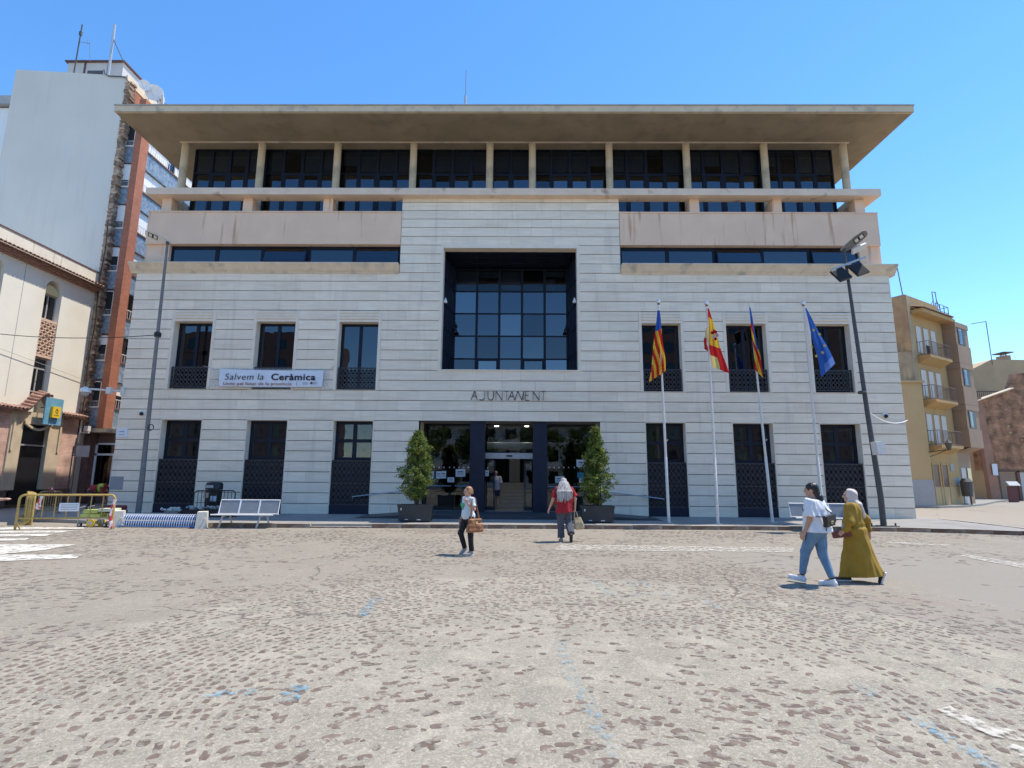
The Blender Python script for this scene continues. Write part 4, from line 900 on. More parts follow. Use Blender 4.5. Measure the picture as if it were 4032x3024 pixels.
# ground-floor shop under the tower
q = MB(); q.box(-26.2, -25.6, TY + .6, 46, .1, 4.2); q.build('shop_wall', m_plinth, tw)
q = MB(); q.box(-25.9, -22.6, 33.2, 33.4, .1, 4.2); q.build('shop_front', m_plinth, tw)
f = MB(); x0, x1 = -25.6, -23.0
for (a, b_, c, d) in ((x0, x0 + .12, .95, 3.6), (x1 - .12, x1, .95, 3.6), (x0, x1, 2.85, 2.97), (x0, x1, .95, 1.08), (x0, x1, 3.5, 3.6)): f.box(a, b_, 33.08, 33.19, c, d)
f.box(-24.5, -24.44, 33.09, 33.18, 1.08, 2.85); fo = f.build('shop_window', m_white, tw); MB().box(x0 + .12, x1 - .12, 33.12, 33.14, 1.08, 3.5).build('pane', m_glassn, fo)
# penthouse, masts and dishes on the roof
ph = MB(); px0, px1, py0 = -32.4, -28.4, 34.5; ph.box(px0, px1, py0, 46, 27.7, 30.85); ph.build('penthouse', M('penthouse_render', (.52, .50, .48), .9, .05, 2), tw)
q = MB(); q.box(px0 - .15, px1 + .15, py0 - .15, 46.1, 30.85, 30.95)
for x in (-31.2, -29.5): q.box(x, x + .12, py0 - .04, py0 - .001, 27.8, 30.84)
q.build('penthouse_trim', M('rust_trim', (.11, .06, .055), .8), tw); MB().box(-30.9, -29.8, py0 - .03, py0 - .002, 29.4, 30.2).build('penthouse_vent', m_darkpole, tw)
def mast(name, label, u0, v0, u1, v1, Y, r, mm, extra=None):
    a, b_ = at(u0, v0, Y), at(u1, v1, Y); t_ = thing(name, label, 'antenna', a); MB().tube([(0, 0, -1.2), b_ - a], r, 6).build('mast', mm, t_)
    if extra: extra(t_, a, b_)
    return t_
def ex1_(t_, a, b_):
    d = b_ - a; q = MB(); q.tube([d * .62, d * .62 + Vector((.8, 0, -.15))], .02, 5); q.tube([d * .62 + Vector((.75, 0, -.1)), d * .62 + Vector((1.0, 0, -1.6))], .015, 5); q.tube([d * .62 + Vector((.55, 0, .25)), d * .62 + Vector((.65, 0, -.2))], .015, 5); q.build('aerial_arm', m_midpole, t_); MB().obox(d * .8, .16, .12, .3).build('amplifier', m_darkpole, t_)
mast('roof_mast', 'leaning thin dark mast with bent aerial on the tower roof', 292, 275, 324, 97, 34, .045, m_darkpole, ex1_)
def ex2_(t_, a, b_): d = b_ - a; MB().tube([d * .70, at(487, 245, 34) - a], .03, 5).build('guy_wire', m_darkpole, t_)
mast('roof_mast', 'thick grey pole with a stay wire on the tower roof', 430, 280, 452, 97, 34, .085, m_galv, ex2_)
def dish(label, u, v, Y, r, yaw):
    p = at(u, v, Y); t_ = thing('satellite_dish', label, 'satellite dish', p, 0, 'dishes on the tower roof'); b_ = MB(); b_.lathe([(0.001, -.12), (r * .5, -.09), (r, 0), (r * .99, .02), (r * .5, -.07)], 20); o = b_.build('dish', m_white, t_, True); o.rotation_euler = (R(97), 0, yaw)
    q = MB(); q.tube([(0, .1, 0), (0, .5, -.4), (0, .5, -3.2)], .04, 6); q.tube([(0, 0, -.3), (.05, -.5, 0)], .015, 5); q.build('arm', m_galv, t_)
dish('upper small satellite dish above the tower parapet', 570, 335, 32.6, .36, R(34)); dish('largest white satellite dish on the tower edge', 607, 364, 33, .56, R(18)); dish('satellite dish seen edge-on beside the town hall roof', 639, 398, 33, .46, R(-48))
# white block at the far left edge
wb = thing('white_block', 'white building with drainpipe at the left edge behind the tower', 'building'); q = MB(); a = at(0, 380, 38); q.box(-52, -38.6, 38, 52, 0, a.z - 1.0); q.build('wall', m_white, wb); MB().box(-53, -37.6, 37.6, 52, a.z - .9, a.z - .2).build('eaves', m_greyframe, wb)
q = MB(); q.tube([(-39.2, 37.85, 5), (-39.2, 37.85, a.z - 3)], .16, 8); q.tube([(-39.2, 37.85, a.z - 3.2), (-39.2, 37.85, a.z - 1.1)], .24, 8); q.build('drainpipe', m_polewhite, wb)

# ------------------------------------------------------------------ RIGHT SIDE
m_ochre = M('ochre_render', (.47, .30, .12), .85, .06, .8, .1, 40, col2=(.39, .27, .125), c2=(.6, .45, .7), streak=((.30, .20, .10), .35, .55, .72))
m_stain = M('stained_party_wall', (.40, .30, .18), .9, .18, 1.2, .3, 20, streak=((.24, .18, .12), .5, .5, .7), col2=(.52, .40, .22), c2=(.8, .52, .68))
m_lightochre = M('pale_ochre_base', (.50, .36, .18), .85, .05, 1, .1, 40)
m_greyplinth = M('grey_plinth', (.36, .37, .37), .85, .06, 2, .1, 30)
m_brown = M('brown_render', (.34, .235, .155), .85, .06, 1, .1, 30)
m_wood = M('dark_wood', (.13, .055, .028), .5, .25, 4, stretch=(8, 8, .5))
m_shutter = M('beige_shutter', (.60, .56, .50), .7, .05, 2, stretch=(1, 1, 14))
m_rail = M('rusty_rail', (.16, .11, .09), .6, .2, 5)
DIRA = R(90 - 58)       # angle of the street front from +X
yb0 = at(3680, 1990, 36); 
ye = thing('ochre_house', 'narrow ochre house with three stacked balconies and tiled eaves', 'building', (26.45, 36.0, 0), DIRA)
YW = 5.0; YH = 13.4
q = MB(); q.box(0, YW, 0, 8, 0.1, YH); q.build('wall', m_ochre, ye)
q = MB(); q.box(-.04, -.002, -.03, 8, 8., 14.2); q.box(-.04, .5, -.02, -.002, 8.0, 14.2) ; q.build('party_wall', m_stain, ye)
MB().box(0, YW, .05, 8, YH, 14.26).build('parapet', m_ochre, ye)
q = MB(); q.box(.5, YW + .2, -.7, 0, 12.95, 13.2); q.add([(.5, -.75, 13.21), (YW + .2, -.75, 13.21), (YW + .2, 0.04, 13.5), (.5, .04, 13.5)], [(0, 1, 2, 3)]); q.build('eaves', m_ochre, ye)
TM2 = tile_mesh(.8, .085, [m_tile, M('limewashed_lip', (.66, .60, .50), .8)])
for k in range(24):
    o = link('roof_tile', TM2, ye, (.55 + k * .195, -.8, 13.22)); o.rotation_euler = (R(18), 0, 0)
def balcony(parent, x0, x1, z, dp, m_slab, m_r):
    b_ = MB(); b_.box(x0, x1, -dp, 0, z - .12, z + .06); b_.add([(x0, -dp + .05, z - .12), (x1, -dp + .05, z - .12), (x1, 0, z - .45), (x0, 0, z - .45), (x0, 0, z - .12), (x1, 0, z - .12)], [(0, 1, 2, 3), (0, 3, 4), (1, 5, 2)]); o = b_.build('balcony', m_slab, parent)
    r2 = MB()
    for zz in (z + .12, z + 1.02): r2.tube([(x0 + .03, 0, zz), (x0 + .03, -dp + .03, zz), (x1 - .03, -dp + .03, zz), (x1 - .03, 0, zz)], .02, 4)
    n = int((x1 - x0) / .16)
    for i in range(n + 1): xx = x0 + .03 + (x1 - x0 - .06) * i / n; r2.box(xx - .01, xx + .01, -dp + .02, -dp + .04, z + .06, z + 1.02)
    for i in range(1, 4):
        for xx in (x0 + .03, x1 - .03): r2.box(xx - .01, xx + .01, -dp * i / 4 - .01, -dp * i / 4 + .01, z + .06, z + 1.02)
    r2.build('railing', m_r, o); return o
for fz in (3.95, 6.95, 9.95):
    balcony(ye, .75, 4.05, fz, .75, m_ochre, m_rail)
    for j, xx in enumerate((.90, 2.0, 3.1)):
        hgt = 2.15 if fz < 9 else 2.2; lo = fz + (.05 if j == 1 else .35)
        q = MB(); q.box(xx - .06, xx + .76, -.01, .0, lo - .02, fz + hgt + .06); wo = q.build('window', m_brown, ye); MB().box(xx, xx + .7, -.03, -.011, lo, fz + hgt).build('roller_shutter', m_shutter, wo)
        if j == 1 and fz > 9: MB().box(xx + .1, xx + .7, -.04, -.031, lo, fz + 1.0).build('open_gap', m_dark, wo)
for xx in (.95, 2.25):
    q = MB(); q.box(xx, xx + .8, -.02, -.005, .15, 2.75); wo = q.build('door', m_wood, ye)
    f = MB(); f.box(xx - .12, xx, -.05, 0, .15, 2.85); f.box(xx + .8, xx + .92, -.05, 0, .15, 2.85); f.box(xx, xx + .8, -.05, 0, 2.75, 2.85); f.build('door_frame', m_ochre, wo)
MB().box(.0, YW, -.03, -.002, .1, 1.3).build('base_band', m_lightochre, ye)
MB().box(3.6, 4.1, -.034, -.004, 2.35, 2.85).build('wall_plaque', m_greyplinth, ye); MB().box(4.0, 4.9, -.012, -.003, 1.4, 1.9).build('cement_patch', m_greyplinth, ye)
# low front piece beside the town hall
lh = thing('low_ochre_annex', 'lower ochre wall with grey plinth between town hall and balcony house', 'building'); q = MB(); q.box(24.0, 26.62, 35.75, 40, .1, 8.05); q.build('wall', m_lightochre, lh); MB().box(24.0, 26.75, 35.6, 40, 8.05, 8.2).build('coping', m_lightochre, lh); MB().box(24.0, 26.64, 35.72, 35.749, .1, 1.75).build('plinth', m_greyplinth, lh); MB().box(24.5, 26.4, 35.9, 40, 8.2, 10.2).build('upper_wall', m_stain, lh)
# brown block with bay windows further along
bb = thing('brown_apartment_block', 'brown apartment block with stacked bay windows right of the ochre house', 'building', (26.45 + math.cos(DIRA) * 5.0, 36 + math.sin(DIRA) * 5.0, 0), DIRA)
BW = 2.3
MB().box(0.02, BW, .1, 9, .1, 13.6).build('wall', m_brown, bb); MB().box(BW + .001, BW + .04, .12, 9, .1, 13.4).build('side_baked_sun', m_lightochre, bb)  # right side face in a paler render: sunlight put into its colour
for k, z in enumerate((4.0, 7.0, 10.0)):
    b_ = MB(); b_.box(.25, BW + .15, -.75, .1, z + 2.6, z + 2.98); b_.build('bay_head', m_brown, bb); b_ = MB(); b_.box(.25, BW + .15, -.75, .1, z, z + 1.3); b_.add([(.25, -.75, z), (BW + .15, -.75, z), (BW + .15, .1, z - .3), (.25, .1, z - .3)], [(0, 3, 2, 1)]); bo = b_.build('bay', m_brown, bb)
    MB().box(.3, BW + .1, -.7, .1, z + 1.3, z + 2.6).build('bay_core', m_brown, bb)
    wo = MB().box(.65, 1.75, -.73, -.701, z + 1.35, z + 2.55).build('window', m_black, bb); MB().box(.75, 1.2, -.75, -.731, z + 1.4, z + 2.5).build('sash', m_greyframe, wo); MB().box(.82, 1.13, -.76, -.751, z + 1.5, z + 2.4).build('pane', m_glassn, wo)
    wo = MB().box(BW + .101, BW + .13, -.65, -.1, z + 1.35, z + 2.55).build('window', m_polewhite, bb)
q = MB()
for zz in (13.65, 14.1, 14.6): q.tube([(0.1, .2, zz), (BW - .1, .2, zz), (BW - .1, 5, zz)], .025, 4)
for xx in (.1, .8, 1.5, 2.2): q.box(xx - .02, xx + .02, .18, .22, 13.6, 14.6)
q.build('roof_railing', m_darkpole, bb); MB().box(-.05, BW + .15, -.05, 9, 13.4, 13.62).build('roof_slab', m_brown, bb)
q = MB(); q.box(.5, 1.2, .06, .099, .15, 2.6); q.build('door', m_shutter, bb); q = MB(); q.box(1.5, 2.1, .06, .099, 1.0, 2.6); q.build('window', m_glassn, bb)
# ruined brick wall at the right edge
m_oldbrick = M_brick('old_red_brick', (.30, .125, .06), (.40, .20, .10), (.34, .23, .15), bw=.28, bh=.085, noise_amt=.6)
m_buttress = M('buttress_render', (.38, .20, .13), .9, .12, 1.2, .2, 20)
rw_ = thing('old_brick_wall', 'high weathered red brick wall at the right edge', 'wall', (41.6, 50, 0), R(0))
q = MB(); q.prism([(0, 2.6), (9, 2.6), (9, 11.8), (4.3, 11.5), (3.7, 10.1), (.3, 8.9), (0, 8.5)], 0, .6); q.build('wall', m_oldbrick, rw_)
q = MB(); q.add([(.25, -.5, 0), (1.1, -.5, 0), (.8, -.2, 9.2), (.2, -.2, 9.2), (.25, .0, 0), (1.1, 0, 0), (.8, 0, 9.2), (.2, 0, 9.2)], [(0, 1, 2, 3), (1, 5, 6, 2), (4, 0, 3, 7), (3, 2, 6, 7)]); q.build('buttress', m_buttress, rw_)
rr = random.Random(3)
for k in range(40):      # proud and missing stones in the old masonry
    x, z = rr.uniform(1.3, 8), rr.uniform(3, 9.5); MB().box(x, x + rr.uniform(.12, .4), -rr.uniform(.02, .07), 0.01, z, z + rr.uniform(.08, .22)).build('stone', m_buttress if k % 2 else m_lightochre, rw_)
q = MB(); q.add([(-.9, -.35, 8.5), (3.8, -.3, 10.12), (3.8, .1, 10.2), (-.9, .1, 8.6), (-.9, -.35, 8.42), (3.8, -.3, 10.04), (3.8, .1, 10.12), (-.9, .1, 8.52)], [(0, 1, 2, 3), (7, 6, 5, 4), (0, 4, 5, 1)]); q.build('sheet_roof', m_surround, rw_)
q = MB()
for xx in (1.3, 3.1, 4.0): q.box(xx, xx + .25, -.1, .1, 0, 2.6)
q.box(1.3, 9, -.1, .1, 2.5, 2.7); q.build('gate_frame', m_wood, rw_)
for xx in (1.6, 3.4, 4.3): q = MB(); q.box(xx, xx + 1.4, .0, .05, .05, 2.45); q.build('gate_panel', m_shutter if xx > 3 else m_brown, rw_)
q = MB(); q.box(.6, 1.05, -.56, -.53, 2.2, 3.2); q.build('notice', m_paper, rw_)
q = MB(); q.box(-3.6, -.2, .8, 6, 0, 6.5); q.build('side_house', m_lightochre, rw_)
for xx in (-2.3, -1.2): q = MB(); q.box(xx, xx + .9, .72, .799, .9, 2.9); q.build('window', m_glassn, rw_)
for zz, hh in ((3.9, 1.0), (5.2, 1.2)): MB().box(-2.6, -.5, .5, .79, zz, zz + hh).build('balcony', m_plinth, rw_)
tb = thing('tan_house', 'tan gabled house with roof terrace behind the brick wall', 'building', (40.5, 56, 0)); p0 = at(3805, 1465, 56); p1 = at(3905, 1415, 56); p2 = at(4032, 1420, 56)
q = MB(); q.prism([(p0.x - 40.5 - 3, 0), (p2.x - 40.5 + 8, 0), (p2.x - 40.5 + 8, p2.z), (p1.x - 40.5, p1.z), (p0.x - 40.5, p0.z), (p0.x - 40.5 - 3, p0.z - 1.2)], 0, 9); q.build('wall', M('tan_render', (.52, .36, .20), .9, .08, .9, .2, 20), tb)
q = MB()
q.box(2.8, 8.5, -1.6, -.01, 9.3, 9.45); q.build('terrace', m_brown, tb)
q = MB()
for k in range(28): x = 2.9 + k * .2; q.box(x, x + .04, -1.55, -1.5, 9.45, 10.5)
q.box(2.8, 8.5, -1.56, -1.49, 10.5, 10.58); q.build('railing', m_rail, tb)
q = MB(); q.box(11.0, 11.7, 1, 2, p2.z, p2.z + .8); q.build('chimney', m_brown, tb); q = MB(); q.box(10.8, 11.9, .8, 2.2, p2.z + 1.05, p2.z + 1.15); q.box(11.05, 11.1, 1.4, 1.5, p2.z + .8, p2.z + 1.05); q.box(11.6, 11.65, 1.4, 1.5, p2.z + .8, p2.z + 1.05); q.build('chimney_cowl', m_darkpole, tb)
a = at(3905, 1418, 56); b_ = at(3882, 1266, 56); c_ = at(3824, 1275, 56)
ta = thing('tv_aerial', 'tall thin television aerial on the tan house', 'antenna', a); q = MB(); q.tube([(0, 0, -.5), b_ - a], .045, 5); q.tube([b_ - a, c_ - a], .035, 5); q.build('mast', m_midpole, ta)
for k in range(6): MB().bar((c_ - a).lerp(b_ - a, k / 6) + Vector((0, -.25, 0)), (c_ - a).lerp(b_ - a, k / 6) + Vector((0, .25, 0)), .02).build('element', m_midpole, ta)
a = at(3556, 1158, 37); b_ = at(3533, 1055, 37); ta = thing('tv_aerial', 'short leaning aerial on the ochre house roof beside the town hall', 'antenna', a); q = MB(); q.tube([(0, 0, -.6), b_ - a], .035, 5); q.tube([(b_ - a) * .95, (b_ - a) * .95 + Vector((-.55, 0, -.12))], .02, 5); q.build('mast', m_midpole, ta)
a = at(3685, 1205, 39); ta = thing('roof_frame', 'small metal frame standing on the ochre house parapet', 'antenna', a); q = MB()
for dx in (-.12, .12): q.tube([(dx, 0, -.6), (dx - .05, 0, 1.1)], .03, 5)
q.tube([(-.16, 0, 1.1), (.08, 0, 1.0)], .025, 5); q.tube([(-.5, .3, -.4), (-.1, 0, .5)], .02, 5); q.tube([(.55, .3, -.4), (.1, 0, .5)], .02, 5); q.build('frame', m_midpole, ta)
# raised kerb in front of the right-hand houses
ks = MB(); pk = [gnd(3560, 1999, 0), gnd(3700, 2001, 0), gnd(3800, 1998, 0), gnd(3870, 1991, 0), gnd(3925, 1979, 0)]; P2 = [(p.x, p.y) for p in pk] + [(47, 52), (26, 45), (23.5, 38)]
ks.extr(P2, 0, .12); tag(ks.build('street_pavement', m_pave), 'pale pavement in front of the ochre house', kind='structure')
# lantern on the ochre house
ln = thing('wall_lantern', 'black bracket lantern on the corner of the ochre house', 'lamp', (26.95, 35.5, 3.5)); q = MB(); q.tube([(-.5, .4, .0), (0, -.1, .1), (.35, -.4, .15)], .03, 6); q.tube([(-.5, .4, -.35), (0, 0, -.1), (.3, -.35, .12)], .02, 6); q.build('bracket', m_black, ln)
q = MB(); q.lathe([(.10, 0), (.2, .42), (.24, .45), (.1, .62), (.03, .7)], 6, (.4, -.45, .1)); q.build('lantern_head', m_darkpole, ln)
# ------------------------------------------------------------------ STREET FURNITURE
def M_cloth(name, col, tr=.35):
    m = bpy.data.materials.new(name); m.use_nodes = True; N = m.node_tree.nodes; L = m.node_tree.links
    for x in list(N):
        if x.type != 'OUTPUT_MATERIAL': N.remove(x)
    o = [x for x in N if x.type == 'OUTPUT_MATERIAL'][0]; d = N.new('ShaderNodeBsdfDiffuse'); t = N.new('ShaderNodeBsdfTranslucent'); mx = N.new('ShaderNodeMixShader'); mx.inputs[0].default_value = tr
    for q in (d, t): q.inputs[0].default_value = (*col, 1)
    L.new(d.outputs[0], mx.inputs[1]); L.new(t.outputs[0], mx.inputs[2]); L.new(mx.outputs[0], o.inputs[0]); return m
c_red = M_cloth('flag_red', (.55, .03, .03)); c_yel = M_cloth('flag_yellow', (.80, .50, .06)); c_blu = M_cloth('flag_blue', (.045, .12, .42)); c_eu = M_cloth('flag_eu_blue', (.05, .14, .46)); c_eul = M_cloth('flag_pale_blue', (.16, .27, .60)); c_star = M_cloth('flag_star', (.75, .62, .12)); c_pale = M_cloth('flag_pale_yellow', (.72, .62, .25))
def flagpole(label, base, top, ball=True):
    b_ = Vector(base); d = Vector(top) - b_; t_ = thing('flagpole', label, 'flagpole', b_, 0, 'flagpoles before the town hall')
    MB().tube([(0, 0, 0), d * .29, d * .29 + Vector((0, 0, .01))], [.055, .052, .045], 10).build('lower_pole', m_polewhite, t_, True); MB().tube([d * .29, d * .52], .045, 10).build('middle_pole', m_polewhite, t_, True); MB().tube([d * .52, d], [.037, .033], 10).build('upper_pole', m_polewhite, t_, True)
    MB().lathe([(.16, 0), (.16, .02), (.08, .03)], 12).build('base_plate', m_galv, t_)
    q = MB(); q.tube([d * .36 + Vector((.05, -.06, 0)), d * .36 + Vector((.09, -.08, .07))], .02, 5); q.build('cleat', m_galv, t_)
    if ball:
        q = MB(); q.sphere(d + Vector((0, 0, .13)), .085, 14, 10); q.build('finial_ball', m_chrome, t_, True); q = MB(); q.lathe([(.04, 0), (.055, .02), (.03, .06)], 10, d); q.build('finial_collar', m_wood, t_)
    else: MB().lathe([(.035, 0), (.05, .03), (.02, .05)], 8, d).build('pole_cap', m_polewhite, t_)
    return t_
Pb = [gnd(2634, 2061, .12), gnd(2827, 2064, .12), gnd(3042, 2058, .12), gnd(3243, 2062, .12)]
Pt = [at(2593, 1200, Pb[0].y), at(2782, 1206, Pb[1].y), at(2951, 1198, Pb[2].y - .1), at(3163, 1206, Pb[3].y)]
for lab, b_, t_, ball in (('white flagpole nearest the entrance, with mirror ball', Pb[0], Pt[0], 1), ('second white flagpole from the entrance, with mirror ball', Pb[1], Pt[1], 1), ('third white flagpole from the entrance, leaning and without ball', Pb[2], Pt[2], 0), ('flagpole farthest from the entrance, behind the two walking women', Pb[3], Pt[3], 1)):
    flagpole(lab, b_, t_, ball)
def flag(label, Y, quads, mats, prn, amp=.09, waves=2.2, seed=0):
    """hanging cloth: quads of pixel corners TL,TR,BR,BL at depth Y, folded in depth; prn(px,py,s,t) -> material index"""
    b_ = MB(); rr = random.Random(seed); ph = rr.uniform(0, 6)
    for qi, (TL, TR, BR, BL) in enumerate(quads):
        ns, ntt = 60, 26; V = []; idx = []
        for i in range(ns + 1):
            s = i / ns
            for j in range(ntt + 1):
                t = j / ntt; ex = .05 * math.sin(3.1 * s + seed) * s
                px = (TL[0] * (1 - t) + TR[0] * t) * (1 - s) + (BL[0] * (1 - t) + BR[0] * t) * s; py = (TL[1] * (1 - t) + TR[1] * t) * (1 - s) + (BL[1] * (1 - t) + BR[1] * t) * s
                fold = amp * (.25 + s) * math.sin(waves * 2 * math.pi * t + ph + 2.0 * s) + .05 * math.sin(7 * s + 3 * t + ph)
                px2 = px + 5 * s * math.sin(9 * s + ph) * (1 if 0 < t < 1 else .6)
                p = at(px2, py, Y - .09 + fold - .12 * qi); V.append(p)
        for i in range(ns):
            for j in range(ntt):
                s, t = (i + .5) / ns, (j + .5) / ntt
                px = (TL[0] * (1 - t) + TR[0] * t) * (1 - s) + (BL[0] * (1 - t) + BR[0] * t) * s; py = (TL[1] * (1 - t) + TR[1] * t) * (1 - s) + (BL[1] * (1 - t) + BR[1] * t) * s
                w_ = ntt + 1; b_.add([], []); b_.f.append(tuple(len(b_.v) + k for k in (i * w_ + j, i * w_ + j + 1, (i + 1) * w_ + j + 1, (i + 1) * w_ + j))); b_.m.append(prn(px, py, s, t, qi))
        b_.v += [tuple(p) for p in V]
    o = b_.build('flag', mats, None, True, fix=False); tag(o, label, 'flag', 'flags hanging on the poles'); return o
def pr1(px, py, s, t, q):
    if s < .30: return 2
    return int(math.floor((px - .23 * (py - 1300) - 2500) / 11.5)) % 2
flag('limp striped flag with blue top on the pole nearest the entrance', Pb[0].y, [((2589, 1222), (2598, 1222), (2622, 1460), (2556, 1506))], [c_red, c_yel, c_blu], pr1, .07, 1.6, 1)
def pr2(px, py, s, t, q):
    c = py - .45 * (px - 2790)
    if q == 1: return 2 if c < 1335 else 0
    if c < 1250: return 0
    if c < 1352: return 1
    if t < .45 and s > .80: return 2
    return 0
f2 = flag('limp red and yellow flag with a crest on the second pole', Pb[1].y, [((2786, 1214), (2791, 1214), (2869, 1471), (2799, 1444)), ((2779, 1290), (2785, 1285), (2784, 1384), (2770, 1374))], [c_red, c_yel, c_pale], pr2, .07, 1.2, 2)
cr = MB(); yy = Pb[1].y - .34
def cp(u, v): p = at(u, v, yy); return p
for (u0, v0, u1, v1, mi) in ((2798, 1306, 2812, 1316, 0), (2806, 1300, 2824, 1312, 0), (2812, 1312, 2823, 1336, 2), (2800, 1314, 2810, 1330, 1), (2822, 1316, 2830, 1326, 2), (2812, 1330, 2822, 1340, 0)):
    a, b_ = cp(u0, v0), cp(u1, v1); m_ = (a + b_) / 2; cr.obox(m_, abs(b_.x - a.x), .012, abs(b_.z - a.z), Euler((0, R(25), 0)).to_matrix(), mi)
cr.build('crest', [c_red, c_pale, M_cloth('crest_pink', (.75, .45, .5))], f2)
def pr3(px, py, s, t, q):
    if s < .25 or (t > .62 and s < .62): return 2
    return int(math.floor((px - .36 * (py - 1300) - 2500) / 11.)) % 2
flag('narrow furled striped flag with blue edge on the third pole', Pb[2].y - .1, [((2950, 1210), (2955, 1210), (3007, 1487), (2973, 1450))], [c_red, c_yel, c_blu], pr3, .06, 1.3, 3)
def pr4(px, py, s, t, q): return 1 if s > .86 and t > .35 else 0
f4 = flag('blue flag with yellow stars on the pole behind the two women', Pb[3].y, [((3170, 1213), (3175, 1213), (3292, 1432), (3236, 1487))], [c_eu, c_eul], pr4, .09, 1.2, 4)
for u, v in ((3204, 1300), (3227, 1316), (3247, 1361), (3239, 1388), (3214, 1402), (3196, 1366)):
    c = at(u, v, Pb[3].y - .30); st = MB(); P_ = [(c.x + (.075 if k % 2 == 0 else .03) * math.sin(k * math.pi / 5 + .3), c.z + (.075 if k % 2 == 0 else .03) * math.cos(k * math.pi / 5 + .3)) for k in range(10)]; st.prism(P_[::-1], c.y - .004, c.y); st.build('star', c_star, f4)

# lamp posts
lpl = thing('street_lamp', 'tall slim street lamp in front of the left windows', 'street lamp', gnd(543, 2027, .12), 0, 'street lamps'); b0 = Vector(lpl.location); top = at(660, 955, b0.y) - b0
MB().tube([(0, 0, 0), (0, 0, 1.2), Vector((top.x * .3, 0, top.z * .3)), top], [.11, .105, .088, .05], 12).build('pole', m_midpole, lpl, True); MB().box(-.2, .2, -.2, .2, 0, .03).build('base_plate', m_galv, lpl)
def lamp_head(par, p, ang, pitch, m1, roll=0.):
    b_ = MB(); L_ = .85; prof = [(-.08, .09), (.15, .16), (.5, .21), (.85, .18), (.95, .10)]
    V = []; 
    for x, hw in prof: V += [(x, -hw, 0), (x, hw, 0), (x, hw * .7, .09), (x, -hw * .7, .09)]
    F_ = [(i * 4 + a, i * 4 + (a + 1) % 4, i * 4 + 4 + (a + 1) % 4, i * 4 + 4 + a) for i in range(4) for a in range(4)] + [(0, 1, 2, 3), (16, 17, 18, 19)]; b_.add(V, F_)
    o = b_.build('lamp_head', m1, par, True); o.location = p; o.rotation_euler = (roll, pitch, ang); g = MB(); g.box(.42, .82, -.11, .11, -.008, -.002, 0); g.box(.46, .58, -.08, .08, -.012, -.009, 1); g.box(.66, .78, -.08, .08, -.012, -.009, 1); g.build('led_panel', [m_black, m_polewhite], o)
    MB().lathe([(.06, -.1), (.075, 0), (.06, .06)], 10, p).build('lamp_neck', m_darkpole, par)
lamp_head(lpl, top, R(200), R(-20), m_polewhite, R(32))
q = MB(); a = at(622, 1318, b0.y) - b0; q.lathe([(.13, -.1), (.14, 0), (.13, .1)], 10, (top.x * .6, 0, a.z)); q.build('cable_clamp', m_black, lpl)
q = MB(); a = at(597, 1684, b0.y) - b0; ring = [a + Vector((.12 * math.cos(t), -.06, .12 * math.sin(t))) for t in [2 * math.pi * k / 12 for k in range(13)]]; q.tube(ring, .014, 5, cap=False); q.tube([(p + Vector((.02, -.02, .01))) for p in ring], .014, 5, cap=False); q.build('coiled_cable', m_black, lpl)
lpr = thing('street_lamp', 'dark street lamp with two floodlights at the right', 'street lamp', gnd(3480, 2073, .12), 0, 'street lamps'); b0r = Vector(lpr.location); topr = at(3323, 985, b0r.y) - b0r
MB().tube([(0, 0, 0), (0, 0, 1.), Vector((topr.x * .4, 0, topr.z * .4)), topr], [.10, .097, .08, .048], 12).build('pole', m_darkpole, lpr, True); q = MB(); q.box(-.5, .5, -.1, .1, 0, .03); q.box(-.1, .1, -.3, .3, .001, .031); q.lathe([(.03, 0), (.03, .12)], 6, (-.42, 0, 0)); q.lathe([(.03, 0), (.03, .12)], 6, (.42, 0, 0)); q.build('base_plate', m_darkpole, lpr)
lamp_head(lpr, topr, R(-35), R(-34), m_midpole, R(-28))
q = MB(); za = topr.z - .62; q.bar((-.62 + topr.x, -.1, za - .22), (.72 + topr.x, -.1, za + .30), .07); q.build('crossbar', m_galv, lpr)
rot = Euler((R(-28), R(-20), R(8))).to_matrix()
for dx, dz in ((-.34, -.55), (.34, -.33)):
    q = MB(); q.obox((topr.x + dx, -.22, za + dz + .1), .52, .10, .58, rot); q.obox((topr.x + dx, -.275, za + dz + .1), .46, .01, .5, rot, 1); q.build('floodlight', [m_black, m_dark], lpr)
q = MB(); q.obox((topr.x + .48, -.15, za + .62), .60, .08, .22, Euler((R(40), R(-25), 0)).to_matrix()); q.build('floodlight', m_polewhite, lpr)
a = at(3443, 1765, b0r.y) - b0r; q = MB(); q.obox((a.x, -.22, a.z), .36, .24, .46, Euler((0, R(-6), R(14))).to_matrix()); q.build('junction_box', m_polewhite, lpr); a = at(3395, 1545, b0r.y) - b0r; MB().lathe([(.13, -.05), (.15, 0), (.13, .05)], 10, a).build('cable_clamp', m_darkpole, lpr)
def cable(label, P_, sag, r, m):
    a, b_ = Vector(P_[0]), Vector(P_[1]); pts = [a.lerp(b_, k / 24) - Vector((0, 0, sag * 4 * (k / 24) * (1 - k / 24))) for k in range(25)]; o = MB().tube(pts, r, 5).build('overhead_cable', m, None, True); tag(o, label, 'cable')
cable('black overhead cable from the left lamp to the post office', (at(622, 1318, b0.y), at(-120, 1300, 25)), .25, .018, m_black)
cable('thin sagging wire across the cream post office wall', (atx(0, 1372, -25.9), atx(330, 1495, -25.9)), .0, .012, m_greyframe)
cable('white cable loop between right lamp and town hall corner', (at(3425, 1625, 21), at(3572, 1655, 23.9)), .25, .022, m_white)

